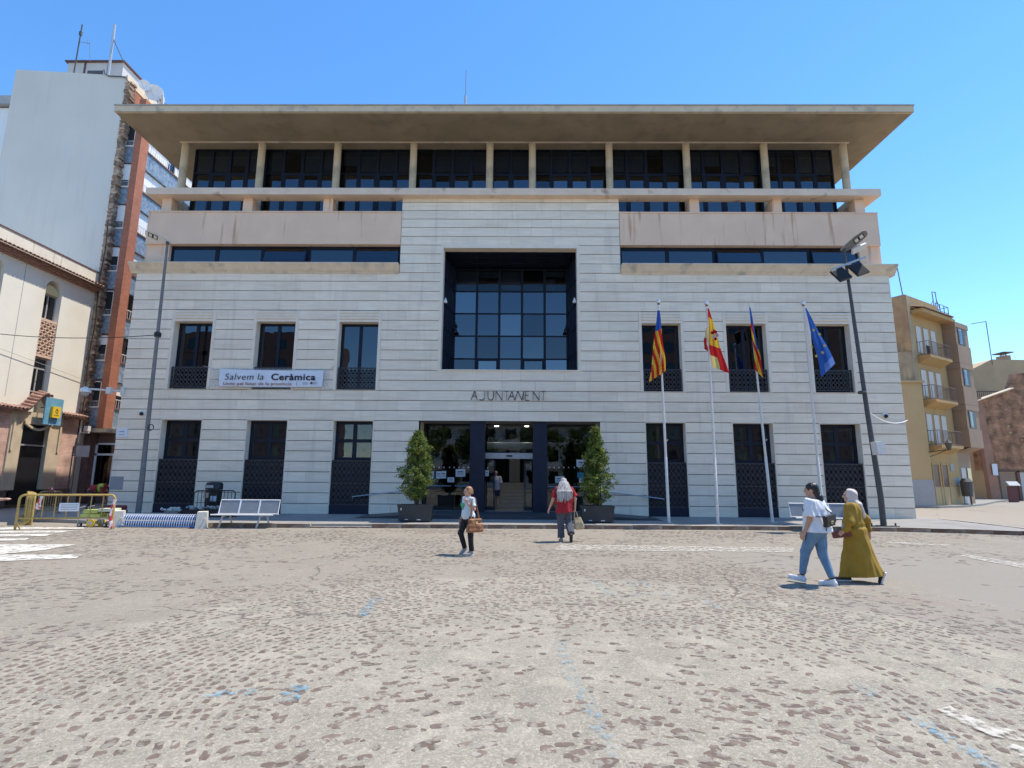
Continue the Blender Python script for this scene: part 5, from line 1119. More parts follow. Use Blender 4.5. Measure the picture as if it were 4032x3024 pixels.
# planters and their shrubs
m_planter = M('dark_plastic_planter', (.040, .040, .040), .6, .15, 4, .1, 30); m_soil = M('soil', (.09, .065, .045), .95, .3, 8, .5, 20)
def M_leaf(name, c1, c2):
    m = bpy.data.materials.new(name); m.use_nodes = True; N = m.node_tree.nodes; L = m.node_tree.links
    for x in list(N):
        if x.type != 'OUTPUT_MATERIAL': N.remove(x)
    o = [x for x in N if x.type == 'OUTPUT_MATERIAL'][0]; ge = N.new('ShaderNodeNewGeometry'); mx = N.new('ShaderNodeMix'); mx.data_type = 'RGBA'; L.new(ge.outputs['Random Per Island'], mx.inputs[0]); mx.inputs[6].default_value = (*c1, 1); mx.inputs[7].default_value = (*c2, 1)
    d = N.new('ShaderNodeBsdfPrincipled'); d.inputs['Roughness'].default_value = .55; d.inputs['Specular IOR Level'].default_value = .35; t = N.new('ShaderNodeBsdfTranslucent'); L.new(mx.outputs[2], d.inputs['Base Color']); L.new(mx.outputs[2], t.inputs[0]); ms = N.new('ShaderNodeMixShader'); ms.inputs[0].default_value = .3; L.new(d.outputs[0], ms.inputs[1]); L.new(t.outputs[0], ms.inputs[2]); L.new(ms.outputs[0], o.inputs[0]); return m
m_leaf = M_leaf('shrub_leaf', (.055, .095, .018), (.19, .24, .05)); m_tip = M_leaf('shrub_tip', (.20, .26, .055), (.36, .40, .10)); m_bark = M('bark', (.12, .085, .06), .9, .3, 12, .6, 20)
def leaf_cloud(clumps, n, size, rr, up=.5):
    """clumps: (x,y,z,r); leaf diamonds with random tilt, numpy-built"""
    C = np.array(clumps); k = len(C); idx = np.repeat(np.arange(k), n); P_ = C[idx, :3] + rr.normal(0, 1, (k * n, 3)) * (C[idx, 3] * .52)[:, None]
    nrm = rr.normal(0, 1, (k * n, 3)); nrm /= np.linalg.norm(nrm, axis=1)[:, None]; ax = rr.normal(0, 1, (k * n, 3)); ax[:, 2] = np.abs(ax[:, 2]) + up; ax -= (ax * nrm).sum(1)[:, None] * nrm; ax /= np.linalg.norm(ax, axis=1)[:, None]; bx = np.cross(nrm, ax)
    s = size * rr.uniform(.6, 1.25, (k * n, 1)); V = np.stack([P_ - ax * s, P_ + bx * s * .5, P_ + ax * s, P_ - bx * s * .5], 1).reshape(-1, 3); F_ = np.arange(k * n * 4).reshape(-1, 4); return V, F_
def np_mesh(name, V, F_, mats, parent, mi=None):
    me = bpy.data.meshes.new(name); me.from_pydata(V.tolist(), [], F_.tolist())
    for m in mats: me.materials.append(m)
    if mi is not None: me.polygons.foreach_set('material_index', mi)
    me.update(); return link(name, me, parent)
def shrub(label, loc, prof, seed, lumps):
    t_ = thing('potted_shrub', label, 'shrub', loc, 0, 'clipped shrubs by the entrance'); t_.scale = (1.08, 1.08, .88); rr = np.random.RandomState(seed); H_ = prof[-1][0]; cl = []
    zs_, rs_ = zip(*prof)
    for i in range(420):
        z = prof[0][0] + (H_ - prof[0][0]) * rr.rand() ** .9; r = np.interp(z, zs_, rs_); a = rr.rand() * 6.283; q = rr.uniform(.55, 1.0) if i % 4 else rr.uniform(0, .6); dr = 1 + sum(amp * math.exp(-((z - lz) / .3) ** 2) * max(0, math.cos(a - la)) for lz, la, amp in lumps); r *= .9 * q * dr * rr.uniform(.8, 1.12)
        cl.append((r * math.cos(a), r * math.sin(a), z, rr.uniform(.07, .13)))
    V, F_ = leaf_cloud(cl, 46, .036, rr, 1.0); tone = rr.rand(len(cl)); mi = np.repeat((tone > .62).astype(int), 46)
    np_mesh('crown', V, F_, [m_leaf, m_tip], t_, mi)
    q = MB()
    for k in range(3): a = 2.1 * k; q.tube([(.05 * math.cos(a), .05 * math.sin(a), -.05), (.07 * math.cos(a), .07 * math.sin(a), .5), (.05 * math.cos(a + 1), .05 * math.sin(a + 1), 1.3), (0.02 * math.cos(a), 0, H_ * .85)], [.035, .03, .022, .008], 6)
    q.build('trunk', m_bark, t_); return t_
def planter(label, loc, w_, d_, h_):
    t_ = thing('planter', label, 'planter', loc, 0, 'dark planters by the entrance'); b_ = MB(); a = .93
    V = [(-w_ / 2 * a, -d_ / 2 * a, .04), (w_ / 2 * a, -d_ / 2 * a, .04), (w_ / 2 * a, d_ / 2 * a, .04), (-w_ / 2 * a, d_ / 2 * a, .04), (-w_ / 2, -d_ / 2, h_), (w_ / 2, -d_ / 2, h_), (w_ / 2, d_ / 2, h_), (-w_ / 2, d_ / 2, h_)]
    b_.add(V, [(0, 3, 2, 1), (0, 1, 5, 4), (1, 2, 6, 5), (2, 3, 7, 6), (3, 0, 4, 7)]); b_.build('trough', m_planter, t_)
    r2 = MB(); e = .05; r2.box(-w_ / 2 - .01, w_ / 2 + .01, -d_ / 2 - .01, -d_ / 2 + e, h_ - .06, h_ + .015); r2.box(-w_ / 2 - .01, w_ / 2 + .01, d_ / 2 - e, d_ / 2 + .01, h_ - .06, h_ + .015); r2.box(-w_ / 2 - .011, -w_ / 2 + e, -d_ / 2, d_ / 2, h_ - .059, h_ + .014); r2.box(w_ / 2 - e, w_ / 2 + .011, -d_ / 2, d_ / 2, h_ - .059, h_ + .014); r2.build('rim', m_planter, t_)
    MB().box(-w_ / 2 + .03, w_ / 2 - .03, -d_ / 2 + .03, d_ / 2 - .03, h_ - .1, h_ - .05).build('soil', m_soil, t_)
    s = MB(); s.box(-.34, -.22, -d_ / 2 * a - .022, -d_ / 2 * a - .004, .09, .11); s.box(.1, .24, -d_ / 2 * a - .022, -d_ / 2 * a - .004, .08, .105); s.box(-.5, -.46, -d_ / 2 * 1. - .012, -d_ / 2 * a - .0, .42, .5); s.build('scuff_mark', m_white, t_); q = MB(); q.box(-w_ / 2 + .1, w_ / 2 - .1, -d_ / 2 + .1, d_ / 2 - .1, 0, .04); q.build('foot', m_black, t_)
pl_ = gnd(1636, 2054, .12); pr_ = gnd(2351, 2058, .12)
planter('dark planter left of the town hall entrance', pl_, 1.22, .62, .60); planter('dark planter right of the town hall entrance', pr_, 1.20, .62, .60)
shrub('bushy clipped shrub in the planter left of the entrance', pl_ + Vector((0, 0, .56)), [(.25, .12), (.45, .40), (.75, .55), (1.2, .60), (1.7, .50), (2.2, .42), (2.6, .33), (2.85, .2), (3.05, .04)], 3, [(1.35, 3.1, .35), (2.4, 0, .35), (1.9, 2.8, -.2)])
shrub('taller pointed shrub in the planter right of the entrance', pr_ + Vector((0, 0, .56)), [(.15, .2), (.4, .50), (.9, .68), (1.3, .62), (1.7, .46), (2.1, .36), (2.5, .27), (2.9, .17), (3.3, .04)], 8, [(1.0, 0, .3), (1.9, 3.1, .15), (2.1, 0, .2)])

# benches
m_perf = M('perforated_steel', (.24, .25, .26), .55, .08, 10, metal=.2)
def bench(label, loc, rz):
    t_ = thing('bench', label, 'bench', loc, rz, 'steel benches'); L_ = 2.0
    s = MB(); s.box(-L_ / 2, L_ / 2, -.24, .22, .43, .455); s.build('seat', m_perf, t_); 
    fr = MB(); fr.tube([(-L_ / 2 - .02, -.26, .44), (L_ / 2 + .02, -.26, .44)], .022, 8); fr.tube([(-L_ / 2, .22, .45), (-L_ / 2 + .0, .36, .90), (L_ / 2, .36, .90), (L_ / 2, .22, .45)], .02, 8)
    for x in (-L_ / 6, L_ / 6): fr.bar((x, .225, .46), (x, .355, .9), .045, .03)
    fr.tube([(-L_ / 2 - .02, .22, .44), (L_ / 2 + .02, .22, .44)], .022, 8); fr.build('frame', m_white, t_)
    b_ = MB(); b_.add([(-L_ / 2 + .02, .226, .47), (L_ / 2 - .02, .226, .47), (L_ / 2 - .02, .352, .885), (-L_ / 2 + .02, .352, .885), (-L_ / 2 + .02, .236, .468), (L_ / 2 - .02, .236, .468), (L_ / 2 - .02, .362, .883), (-L_ / 2 + .02, .362, .883)], [(0, 1, 2, 3), (7, 6, 5, 4), (0, 4, 5, 1), (3, 2, 6, 7)]); b_.build('backrest', m_perf, t_)
    for x in (-.62, .62):
        for sy in (-1, 1):
            q = MB(); q.bar((x + sy * .05, sy * .13, .43), (x + sy * .14, sy * .2, .0), .06, .045); q.build('leg', m_galv, t_)
        q = MB(); q.box(x - .05, x + .05, -.2, .2, .38, .43); q.build('support', m_galv, t_)
bench('perforated steel bench beside the bicycle rack', gnd(952, 2080, 0) + Vector((0, .15, 0)), R(2)); bench('steel bench behind the walking women', gnd(3215, 2094, 0) + Vector((.45, .3, .0)), R(-4))

# bicycle rack between concrete blocks
m_block = M('painted_concrete_block', (.60, .57, .50), .85, .1, 4, .2, 30); m_rackb = M('rack_blue', (.05, .14, .36), .45, .15, 8); m_rackw = M('rack_white', (.40, .48, .62), .4, .08, 8)
rk = thing('bicycle_rack', 'blue and white spiral bicycle rack between two concrete blocks', 'bicycle rack', (0, 0, 0)); pa, pb = gnd(433, 2076, 0) + Vector((.15, .15, 0)), gnd(783, 2080, 0) + Vector((0, .15, 0))
for p, rz in ((pa, R(28)), (pb, R(24))):
    q = MB(); q.add([(-.17, -.3, 0), (.17, -.3, 0), (.17, .3, 0), (-.17, .3, 0), (-.14, -.27, .53), (.14, -.27, .53), (.14, .27, .53), (-.14, .27, .53)], [(0, 3, 2, 1), (4, 5, 6, 7), (0, 1, 5, 4), (1, 2, 6, 5), (2, 3, 7, 6), (3, 0, 4, 7)]); q.lathe([(.03, 0), (.03, .02)], 8, (.1, -.31, .3)); o = q.build('concrete_block', m_block, rk); o.location = p; o.rotation_euler = (0, 0, rz)
n = 34; d = pb - pa; 
for k in range(n):        # each hoop a part
    c = pa.lerp(pb, (k + 1.2) / (n + 1.4)); pts = [c + Vector((.05 * (j / 10 - .5), .23 * math.cos(math.pi * (j / 10)), .03 + .40 * math.sin(math.pi * j / 10))) for j in range(11)]
    MB().tube(pts, .014, 5).build('hoop', m_rackw if True else m_rackb, rk)
q = MB(); q.tube([pa + Vector((0, -.23, .05)), pb + Vector((0, -.23, .05))], .022, 6); q.tube([pa + Vector((0, .23, .05)), pb + Vector((0, .23, .05))], .022, 6); q.tube([pa + Vector((0, 0, .14)), pb + Vector((0, 0, .14))], .03, 6); q.build('rail', m_rackb, rk)
q = MB(); q.tube([pa + Vector((0, .20, .30)), pb + Vector((0, .20, .30))], .07, 8); q.tube([pa + Vector((0, .22, .12)), pb + Vector((0, .22, .12))], .06, 8); q.build('back_tube', m_rackb, rk)

# litter bin and black barrier
bn = thing('litter_bin', 'black litter bin with hooded top behind the black barrier', 'litter bin', at(835, 2012, 22.9) * 1.0); bn.location.z = .12
hb_ = at(835, 1897, 22.9).z - .12
q = MB(); q.lathe([(.29, 0), (.30, .05), (.315, hb_ * .72), (.335, hb_ * .73), (.335, hb_ * .76)], 20); q.build('body', m_black, bn, True); q = MB(); q.lathe([(.33, hb_ * .77), (.33, hb_ * .92), (.28, hb_ * .98), (.12, hb_)], 20); q.build('hood', m_black, bn, True); MB().box(-.2, .14, -.36, -.325, hb_ * .82, hb_ * .90).build('opening', m_greyframe, bn)
MB().box(-.23, -.03, -.335, -.32, hb_ * .52, hb_ * .68).build('sticker', M('beige_sticker', (.50, .38, .28), .7), bn); MB().box(.06, .30, -.34, -.30, hb_ * .42, hb_ * .58).build('sticker', M('pale_blue_sticker', (.45, .56, .62), .7), bn)
def hoop_barrier(name, label, a, b_, h, r, nb, m, group, low=.18, panel=None, parts=None):
    t_ = thing(name, label, 'barrier', a, 0, group); d = Vector(b_) - Vector(a); d.z = 0; u = d.normalized(); L_ = d.length; rc = .14
    P_ = [(0, 0), (0, h - rc)] + [(rc - rc * math.cos(t), h - rc + rc * math.sin(t)) for t in (.4, .8, 1.2, 1.57)] + [(L_ - rc + rc * math.sin(t), h - rc + rc * math.cos(t)) for t in (0, .4, .8, 1.2, 1.57)] + [(L_, 0)]
    MB().tube([u * s + Vector((0, 0, z)) for s, z in P_], r, 8).build('frame', m, t_, True); q = MB(); q.tube([Vector((0, 0, low)), u * L_ + Vector((0, 0, low))], r * .85, 6); q.build('bottom_rail', m, t_)
    for k in range(1, nb): s = L_ * k / nb; MB().tube([u * s + Vector((0, 0, low)), u * s + Vector((0, 0, h))], r * .5, 5).build('bar', m, t_)
    n_ = Vector((-u.y, u.x, 0))
    for s in (.02, L_ - .02): MB().bar(u * s + n_ * .22 + Vector((0, 0, .0)), u * s + Vector((0, 0, .22)), .03).build('foot', m, t_)
    return t_, u, L_
bb0, bb1 = at(757, 2020, 22.2), at(922, 1995, 22.9); bb0.z = bb1.z = .12
hoop_barrier('barrier', 'black metal barrier in front of the litter bin', bb0, bb1, at(765, 1932, 22.2).z - .12, .022, 11, m_black, None, .1)
# yellow works barriers
m_ybar = M('yellow_barrier_paint', (.48, .33, .09), .5, .2, 9, col2=(.42, .27, .10), c2=(6, .5, .7)); m_ybar2 = M('rusty_yellow_paint', (.36, .25, .10), .6, .25, 8); m_tape = M('red_white_tape', (.75, .70, .68), .6, .05, 3, col2=(.62, .05, .06), c2=(9, .48, .52))
B0, B1 = gnd(58, 2088, 0), gnd(438, 2084, 0); t_, u, L_ = hoop_barrier('barrier', 'long yellow barrier standing across the road works', B0, B1, 1.08, .034, 8, m_ybar, 'yellow barriers round the road works', .36)
n_ = Vector((u.y, -u.x, 0)); q = MB(); c = u * (L_ * .53) + Vector((0, 0, .70)) + n_ * .03; q.obox(c, .56, .012, .26, Matrix.Rotation(math.atan2(u.y, u.x), 3, 'Z')); q.build('notice', m_paper, t_); q = MB()
for k in range(3): q.obox(c + n_ * .01 + Vector((0, 0, .07 - .07 * k)), .46, .006, .03, Matrix.Rotation(math.atan2(u.y, u.x), 3, 'Z'))
q.build('notice_print', m_cloud, t_)
def ribbon(par, c, n, L0, seed):
    rr = random.Random(seed); b_ = MB()
    for k in range(n):
        p = Vector(c) + Vector((rr.uniform(-.05, .05), -.05, 0)); dx = rr.uniform(-.25, .25); 
        for j in range(5): a = p + Vector((dx * j / 5 + .02 * math.sin(j * 2), .01 * j, -L0 * j / 5)); e = p + Vector((dx * (j + 1) / 5 + .02 * math.sin(j * 2 + 2), .01 * j + .01, -L0 * (j + 1) / 5)); b_.quad(a, a + Vector((.07, .02, 0)), e + Vector((.07, .03, 0)), e)
    b_.build('tape', m_tape, par)
ribbon(t_, u * (L_ * .23) + Vector((0, 0, 1.05)), 3, .42, 4); q = MB(); q.tube([u * L_ + Vector((0, -.0, .95)), u * (L_ + .0) + Vector((-.05, -.04, .5)), u * L_ + Vector((0, -.03, .06))], [.05, .042, .06], 6); q.build('tape', m_tape, t_)
for k in range(4):
    a = gnd(95 + 9 * k, 2068, 0); b_ = a + Vector((-2.0 - .05 * k, 2.2, 0)); hoop_barrier('barrier', 'yellow barrier in the stacked row at the left, %s one' % ('nearest', 'second', 'third', 'farthest')[k], a, b_, 1.06, .03, 9, m_ybar, 'yellow barriers round the road works', .3)
a = at(140, 2042, 22.5); b_ = at(232, 2025, 23.2); a.z = b_.z = 0; tt, u2, L2 = hoop_barrier('barrier', 'rusty barrier standing behind the yellow ones', a, b_, at(140, 1935, 22.5).z, .025, 9, m_ybar2, 'yellow barriers round the road works', .25); ribbon(tt, u2 * L2 * .5 + Vector((0, -.02, 1.2)), 2, .2, 9)
# motor cart
m_green = M('lime_machine_paint', (.42, .50, .12), .5, .15, 6); ctp = gnd(352, 2076, 0)
mc = thing('motor_cart', 'small lime green machine cart on wheels behind the yellow barrier', 'cart', ctp + Vector((0, .3, 0)), R(5)); q = MB(); q.box(-.42, .2, -.22, .22, .30, .42); q.box(-.36, .10, -.2, .2, .44, .56); q.build('engine', m_green, mc); MB().box(.12, .62, -.2, .2, .50, .60).build('tray', M('pale_tray', (.62, .64, .48), .6), mc)
q = MB()
for y in (-.23, .23): q.tube([(-.45, y, .1), (-.48, y, .62), (-.3, y, .68)], .02, 6); q.tube([(-.45, y, .26), (.5, y, .26)], .02, 6); q.tube([(.5, y, .26), (.6, y, .5)], .02, 6); q.tube([(.3, y, .26), (.36, y, .04)], .02, 6)
q.build('frame', m_galv, mc)
for x, r in ((-.02, .13), (-.38, .07), (.42, .07)):
    for y in (-.25, .25): q = MB(); q.tube([(x, y - .03, r), (x, y + .03, r)], r, 14); o = q.build('wheel', m_black if r < .1 else m_syel, mc); q = MB(); q.tube([(x, y - .04, r), (x, y + .04, r)], r * .55, 10); q.build('hub', m_galv, o)
# pile of red kerbs, rubble, tub, sign, hose
m_maroon = M('maroon_bag', (.12, .018, .025), .7, .25, 6, .3, 20); mp_ = at(448, 2028, 20.8); mp_.z = .12
rp = thing('maroon_stack', 'stack of dark red rolls beside the lamp post', 'stack', mp_)
for k in range(3): q = MB(); q.tube([(-.45, 0, .09 + .15 * k), (.42 - .03 * k, .1, .09 + .15 * k)], .085, 8); q.build('roll', m_maroon, rp)
m_deb = M('white_rubble', (.62, .60, .55), .9, .2, 6, .3, 20); tr_ = at(680, 2028, 21.8); tr_.z = .12
tb_ = thing('rubble_tub', 'low grey tub heaped with white rubble beneath the left window', 'tub', tr_); q = MB(); q.lathe([(.24, 0), (.32, .24), (.30, .24)], 14); q.build('tub', M('grey_tub', (.28, .27, .24), .8), tb_); q = MB(); rr = random.Random(2)
for k in range(40): q.obox((rr.gauss(0, .12), rr.gauss(0, .12), .22 + rr.uniform(0, .1)), rr.uniform(.05, .12), rr.uniform(.05, .1), rr.uniform(.04, .08), Euler((rr.random() * 3, rr.random() * 3, 0)).to_matrix())
tag(q.build('rubble', m_deb, tb_), kind='stuff')
bx = at(800, 2018, 21.9); bx.z = .12; sk = thing('rubble_skip', 'black crates with debris in front of the litter bin', 'crate', bx); 
for k in range(4): q = MB(); x = -.75 + k * .5; q.box(x, x + .47, -.25, .25, 0, .26 + .03 * k); q.build('crate', m_black, sk)
q = MB()
for k in range(50): q.obox((rr.uniform(-.7, 1.2), rr.gauss(0, .1), .3 + rr.uniform(0, .08)), rr.uniform(.06, .16), rr.uniform(.05, .12), rr.uniform(.03, .07), Euler((rr.random(), rr.random(), rr.random() * 3)).to_matrix())
tag(q.build('debris', M('grey_debris', (.34, .35, .33), .9, .3, 5), sk), kind='stuff')
sp = at(262, 1955, 27.5); sp.z = .1; ss = thing('road_sign', 'grey back of a rectangular road sign on a post by the post office', 'road sign', sp); hh = at(265, 1758, 27.5).z - .1
q = MB(); q.tube([(0, 0, 0), (.0, 0, hh), (.85, 0, hh)], .03, 6); q.tube([(.0, 0, hh - .45), (.85, 0, hh - .45)], .025, 6); q.tube([(.2, 0, hh), (.2, 0, .5)], .02, 6); q.build('post', m_darkpole, ss); MB().box(.18, .85, -.03, -.005, hh - .52, hh + .05).build('plate', M('sign_back', (.33, .29, .28), .6, .1, 3), ss)
# cctv cameras and plates on the facade
def cctv(label, x, z):
    t_ = thing('security_camera', label, 'security camera', (x, Y0, z), 0, 'small dome cameras on the facade'); q = MB(); q.box(-.09, .09, -.08, 0, -.03, .12); q.build('mount', m_white, t_); q = MB(); q.sphere((0, -.1, -.02), .085, 12, 8); q.build('lens_dome', m_black, t_, True)
p = at(563, 1628, Y0); cctv('small white security camera above the first ground-floor window', p.x, p.z); p = at(3483, 1638, Y0); cctv('small white security camera near the right corner of the facade', p.x, p.z)
p = at(480, 1542, Y0); ar = thing('dome_camera', 'white dome camera on a long arm at the left corner', 'security camera', (p.x, Y0, p.z)); q = MB(); q.tube([(.1, -.05, 0), (-1.1, -.4, .05)], .045, 8); q.box(-.5, -.3, -.3, -.12, -.14, .16); q.box(.0, .14, -.09, .0, -.18, .18); q.build('arm', m_polewhite, ar); q = MB(); q.lathe([(.05, .22), (.2, .12), (.22, -.02), (.19, -.04)], 14, (-1.28, -.46, -.08)); q.build('housing', m_white, ar, True); q = MB(); q.sphere((-1.28, -.46, -.15), .15, 12, 8); q.build('lens_dome', m_greyframe, ar, True)
p = at(481, 1704, Y0); st_ = thing('street_plate', 'small white street name plate at the left corner of the facade', 'sign', (p.x, Y0, p.z)); MB().box(-.25, .25, -.03, -.004, -.19, .19).build('plate', m_paper, st_); q = MB(); q.box(-.12, .14, -.034, -.031, -.1, -.07); q.prism([(-.14, .03), (.1, .02), (.12, .07), (-.06, .08)], -.034, -.031); q.build('print', m_greyframe, st_)
p = at(460, 1902, Y0); pa_ = MB().box(p.x - .28, p.x + .28, Y0 - .008, Y0 - .0045, p.z - .28, p.z + .28).build('paint_patch', M('grey_overpaint', (.33, .325, .32), .9, .06, 6), hall)
# banner
bnr = thing('banner', 'white banner reading Salvem la Ceramica hung below the second window', 'banner', (0, 0, 0)); yb_ = Y0 - .12
def bp_(u, v): p = at(u, v, yb_); return p
TLb, TRb, BRb, BLb = bp_(865, 1452), bp_(1275, 1458), bp_(1268, 1523), bp_(862, 1520)
V = []; F_ = []; nx = 40; nz = 6
for i in range(nx + 1):
    for j in range(nz + 1):
        s, t = i / nx, j / nz; p = TLb.lerp(TRb, s).lerp(BLb.lerp(BRb, s), t); p.z -= .035 * math.sin(math.pi * s) * (1 - t * .3); p.y += .012 * math.sin(s * 21) * (1 - abs(t - .5)); V.append(p)
for i in range(nx):
    for j in range(nz): a = i * (nz + 1) + j; F_.append((a, a + nz + 1, a + nz + 2, a + 1))
m_banner = M('banner_vinyl', (.72, .75, .80), .6, .04, 2); MB().add(V, F_).build('sheet', m_banner, bnr, True)
m_netting = M_paint('clear_netting', (.62, .62, .62), .30, .95, 30.); nT = [bp_(828, 1448), bp_(1300, 1452), bp_(1294, 1530), bp_(822, 1527)]
MB().quad(*[p + Vector((0, .05, 0)) for p in (nT[3], nT[2], nT[1], nT[0])]).build('netting', m_netting, bnr)
q = MB()
for a, b_ in ((nT[0], at(800, 1440, Y0)), (nT[1], at(1322, 1440, Y0)), (nT[3], at(806, 1526, Y0)), (nT[2], at(1316, 1533, Y0))): q.bar(a, b_, .015)
q.build('tie_rope', m_greyframe, bnr)
p = bp_(884, 1497); text('Salvem', .40, p.x, yb_ - .03, p.z + .02, m_ink, bnr, sx=1.08, shear=.12, spacing=1.1, bold=-.002); p = bp_(1012, 1497); text('la', .40, p.x, yb_ - .03, p.z + .02, m_ink, bnr, sx=1.08, shear=.12, spacing=1.1, bold=-.002); p = bp_(1067, 1498); text('Ceràmica', .40, p.x, yb_ - .03, p.z + .02, m_ink, bnr, bold=.009, sx=1.2, spacing=1.08)
m_org = M('orange_print', (.42, .17, .09), .7); p = bp_(879, 1515); text('Units pel futur de la província', .19, p.x, yb_ - .03, p.z - .01, m_org, bnr, sx=1.22, bold=.003, spacing=1.08); p = bp_(1168, 1517); MB().box(p.x, p.x + .02, yb_ - .03, yb_ - .028, p.z - .03, p.z + .16).build('print_bar', m_org, bnr); p = bp_(1190, 1515); text('200', .17, p.x, yb_ - .03, p.z - .0, m_cloud, bnr); p = bp_(1222, 1513); q = MB(); q.box(p.x, p.x + .1, yb_ - .031, yb_ - .028, p.z, p.z + .09); q.build('print_block', m_maroon, bnr); q = MB(); q.box(p.x + .11, p.x + .28, yb_ - .031, yb_ - .028, p.z, p.z + .09); q.build('print_block', m_cloud, bnr)
# bin and info board by the right-hand houses
p = at(3815, 1985, 38); p.z = .12; rb = thing('litter_bin', 'small dark post-mounted bin before the ochre house', 'litter bin', p); q = MB(); q.lathe([(.3, .55), (.36, 1.5), (.38, 1.52), (.2, 1.75)], 14); q.build('bucket', m_darkpole, rb); q = MB(); q.tube([(.2, 0, 0), (.2, 0, .9)], .05, 6); q.build('post', m_darkpole, rb)
p = at(3992, 1970, 46); p.z = 0; ib = thing('information_board', 'dark red information lectern at the right edge', 'sign', p); MB().box(-.35, .35, -.1, .1, 0, 1.3).build('stand', M('dark_red_stand', (.12, .03, .03), .6), ib); q = MB(); q.obox((0, -.15, 1.5), .8, .05, .5, Euler((R(-50), 0, R(-10))).to_matrix()); q.build('panel', m_cloud, ib)

# ------------------------------------------------------------------ what stands across the plaza behind the camera and shows in the glass
def back_block(label, x0, x1, y, h, mw, st):
    t_ = thing('plaza_building', label, 'building', (0, 0, 0)); MB().box(x0, x1, y - 12, y, 0, h).build('wall', mw, t_); nfl = int(h / 3.1); nx = int((x1 - x0) / 3.2)
    for f_ in range(nfl):
        for k in range(nx): x = x0 + .9 + k * (x1 - x0 - 1) / nx; z = .9 + f_ * 3.1; wn = MB().box(x, x + 1.4, y, y + .02, z, z + 1.6).build('window', m_glassn, t_)
        if f_ and st: b_ = MB(); b_.box(x0 + .4, x1 - .4, y, y + 1.0, f_ * 3.1 - .1, f_ * 3.1 + .05); b_.box(x0 + .4, x1 - .4, y + .95, y + 1.0, f_ * 3.1 + .05, f_ * 3.1 + .95); b_.build('balcony', m_white, t_)
back_block('brick apartment block reflected in the left windows', -64, -28, -27, 22, m_plinth, 0); back_block('white balconied block reflected in the entrance glass', -15, 14, -29, 14, m_white, 1); back_block('tall dark block reflected in the right windows', 17, 56, -28, 25, m_plinth, 0)
def back_tree(label, x, y, h, seed):
    t_ = thing('plaza_tree', label, 'tree', (x, y, 0), 0, 'trees behind the camera'); rr = np.random.RandomState(seed); cl = []
    for k in range(90): d = rr.normal(0, 1, 3); d /= np.linalg.norm(d); q_ = rr.rand() ** .4; cl.append((d[0] * q_ * h * .32, d[1] * q_ * h * .32, h * .66 + d[2] * q_ * h * .3, .5))
    V, F_ = leaf_cloud(cl, 24, .22, rr, .2); np_mesh('crown', V, F_, [m_leaf], t_); MB().tube([(0, 0, 0), (.1, 0, h * .3), (0, .1, h * .7)], [.22, .17, .08], 8).build('trunk', m_bark, t_)
for k, (x, y, h, w_) in enumerate(((-11, -14, 9, 'mirrored in the window left of the left planter'), (-5, -16, 8, 'mirrored in the glass beside the left planter'), (2, -13, 9.5, 'mirrored in the glass of the entrance doors'), (8, -17, 8.5, 'mirrored in the glass beside the right planter'), (14, -14, 8, 'mirrored in the window behind the first flagpole'))): back_tree('leafy plaza tree ' + w_, x, y, h, 20 + k)
# ------------------------------------------------------------------ PEOPLE: implicit surfaces meshed with surface nets
def surface_nets(G, o, h):
    s = G < 0; nx, ny, nz = G.shape
    cs = np.zeros((nx - 1, ny - 1, nz - 1), int)
    for dx in (0, 1):
        for dy in (0, 1):
            for dz in (0, 1): cs += s[dx:nx - 1 + dx, dy:ny - 1 + dy, dz:nz - 1 + dz]
    act = (cs > 0) & (cs < 8); I = np.argwhere(act)
    if len(I) == 0: return np.zeros((0, 3)), np.zeros((0, 4), int)
    vid = -np.ones(act.shape, int); vid[act] = np.arange(len(I)); acc = np.zeros((len(I), 3)); cnt = np.zeros(len(I))
    cor = [(a, b, c) for a in (0, 1) for b in (0, 1) for c in (0, 1)]
    for p in cor:
        for ax in range(3):
            if p[ax]: continue
            q = list(p); q[ax] = 1
            g0 = G[I[:, 0] + p[0], I[:, 1] + p[1], I[:, 2] + p[2]]; g1 = G[I[:, 0] + q[0], I[:, 1] + q[1], I[:, 2] + q[2]]; c = (g0 < 0) != (g1 < 0)
            t = np.where(c, g0 / np.where(np.abs(g0 - g1) < 1e-9, 1e-9, g0 - g1), 0); pt = np.repeat(np.array([p], float), len(I), 0); pt[:, ax] += t; acc[c] += pt[c]; cnt[c] += 1
    V = (I + acc / cnt[:, None]) * h + o; Fs = []
    for ax in range(3):
        sl0 = [slice(None)] * 3; sl1 = [slice(None)] * 3; sl0[ax] = slice(0, -1); sl1[ax] = slice(1, None)
        a = s[tuple(sl0)]; b = s[tuple(sl1)]; ch = np.argwhere(a != b); u, v = [(1, 2), (2, 0), (0, 1)][ax]
        ch = ch[(ch[:, u] > 0) & (ch[:, v] > 0) & (ch[:, u] < G.shape[u] - 1) & (ch[:, v] < G.shape[v] - 1)]
        if len(ch) == 0: continue
        def cell(du, dv): c = ch.copy(); c[:, u] += du; c[:, v] += dv; return vid[c[:, 0], c[:, 1], c[:, 2]]
        Q = np.stack([cell(-1, -1), cell(0, -1), cell(0, 0), cell(-1, 0)], 1); fl = ~a[ch[:, 0], ch[:, 1], ch[:, 2]]; Q[fl] = Q[fl][:, ::-1]; Fs.append(Q)
    return V, np.concatenate(Fs)
def vec(p): return np.array(p, float)
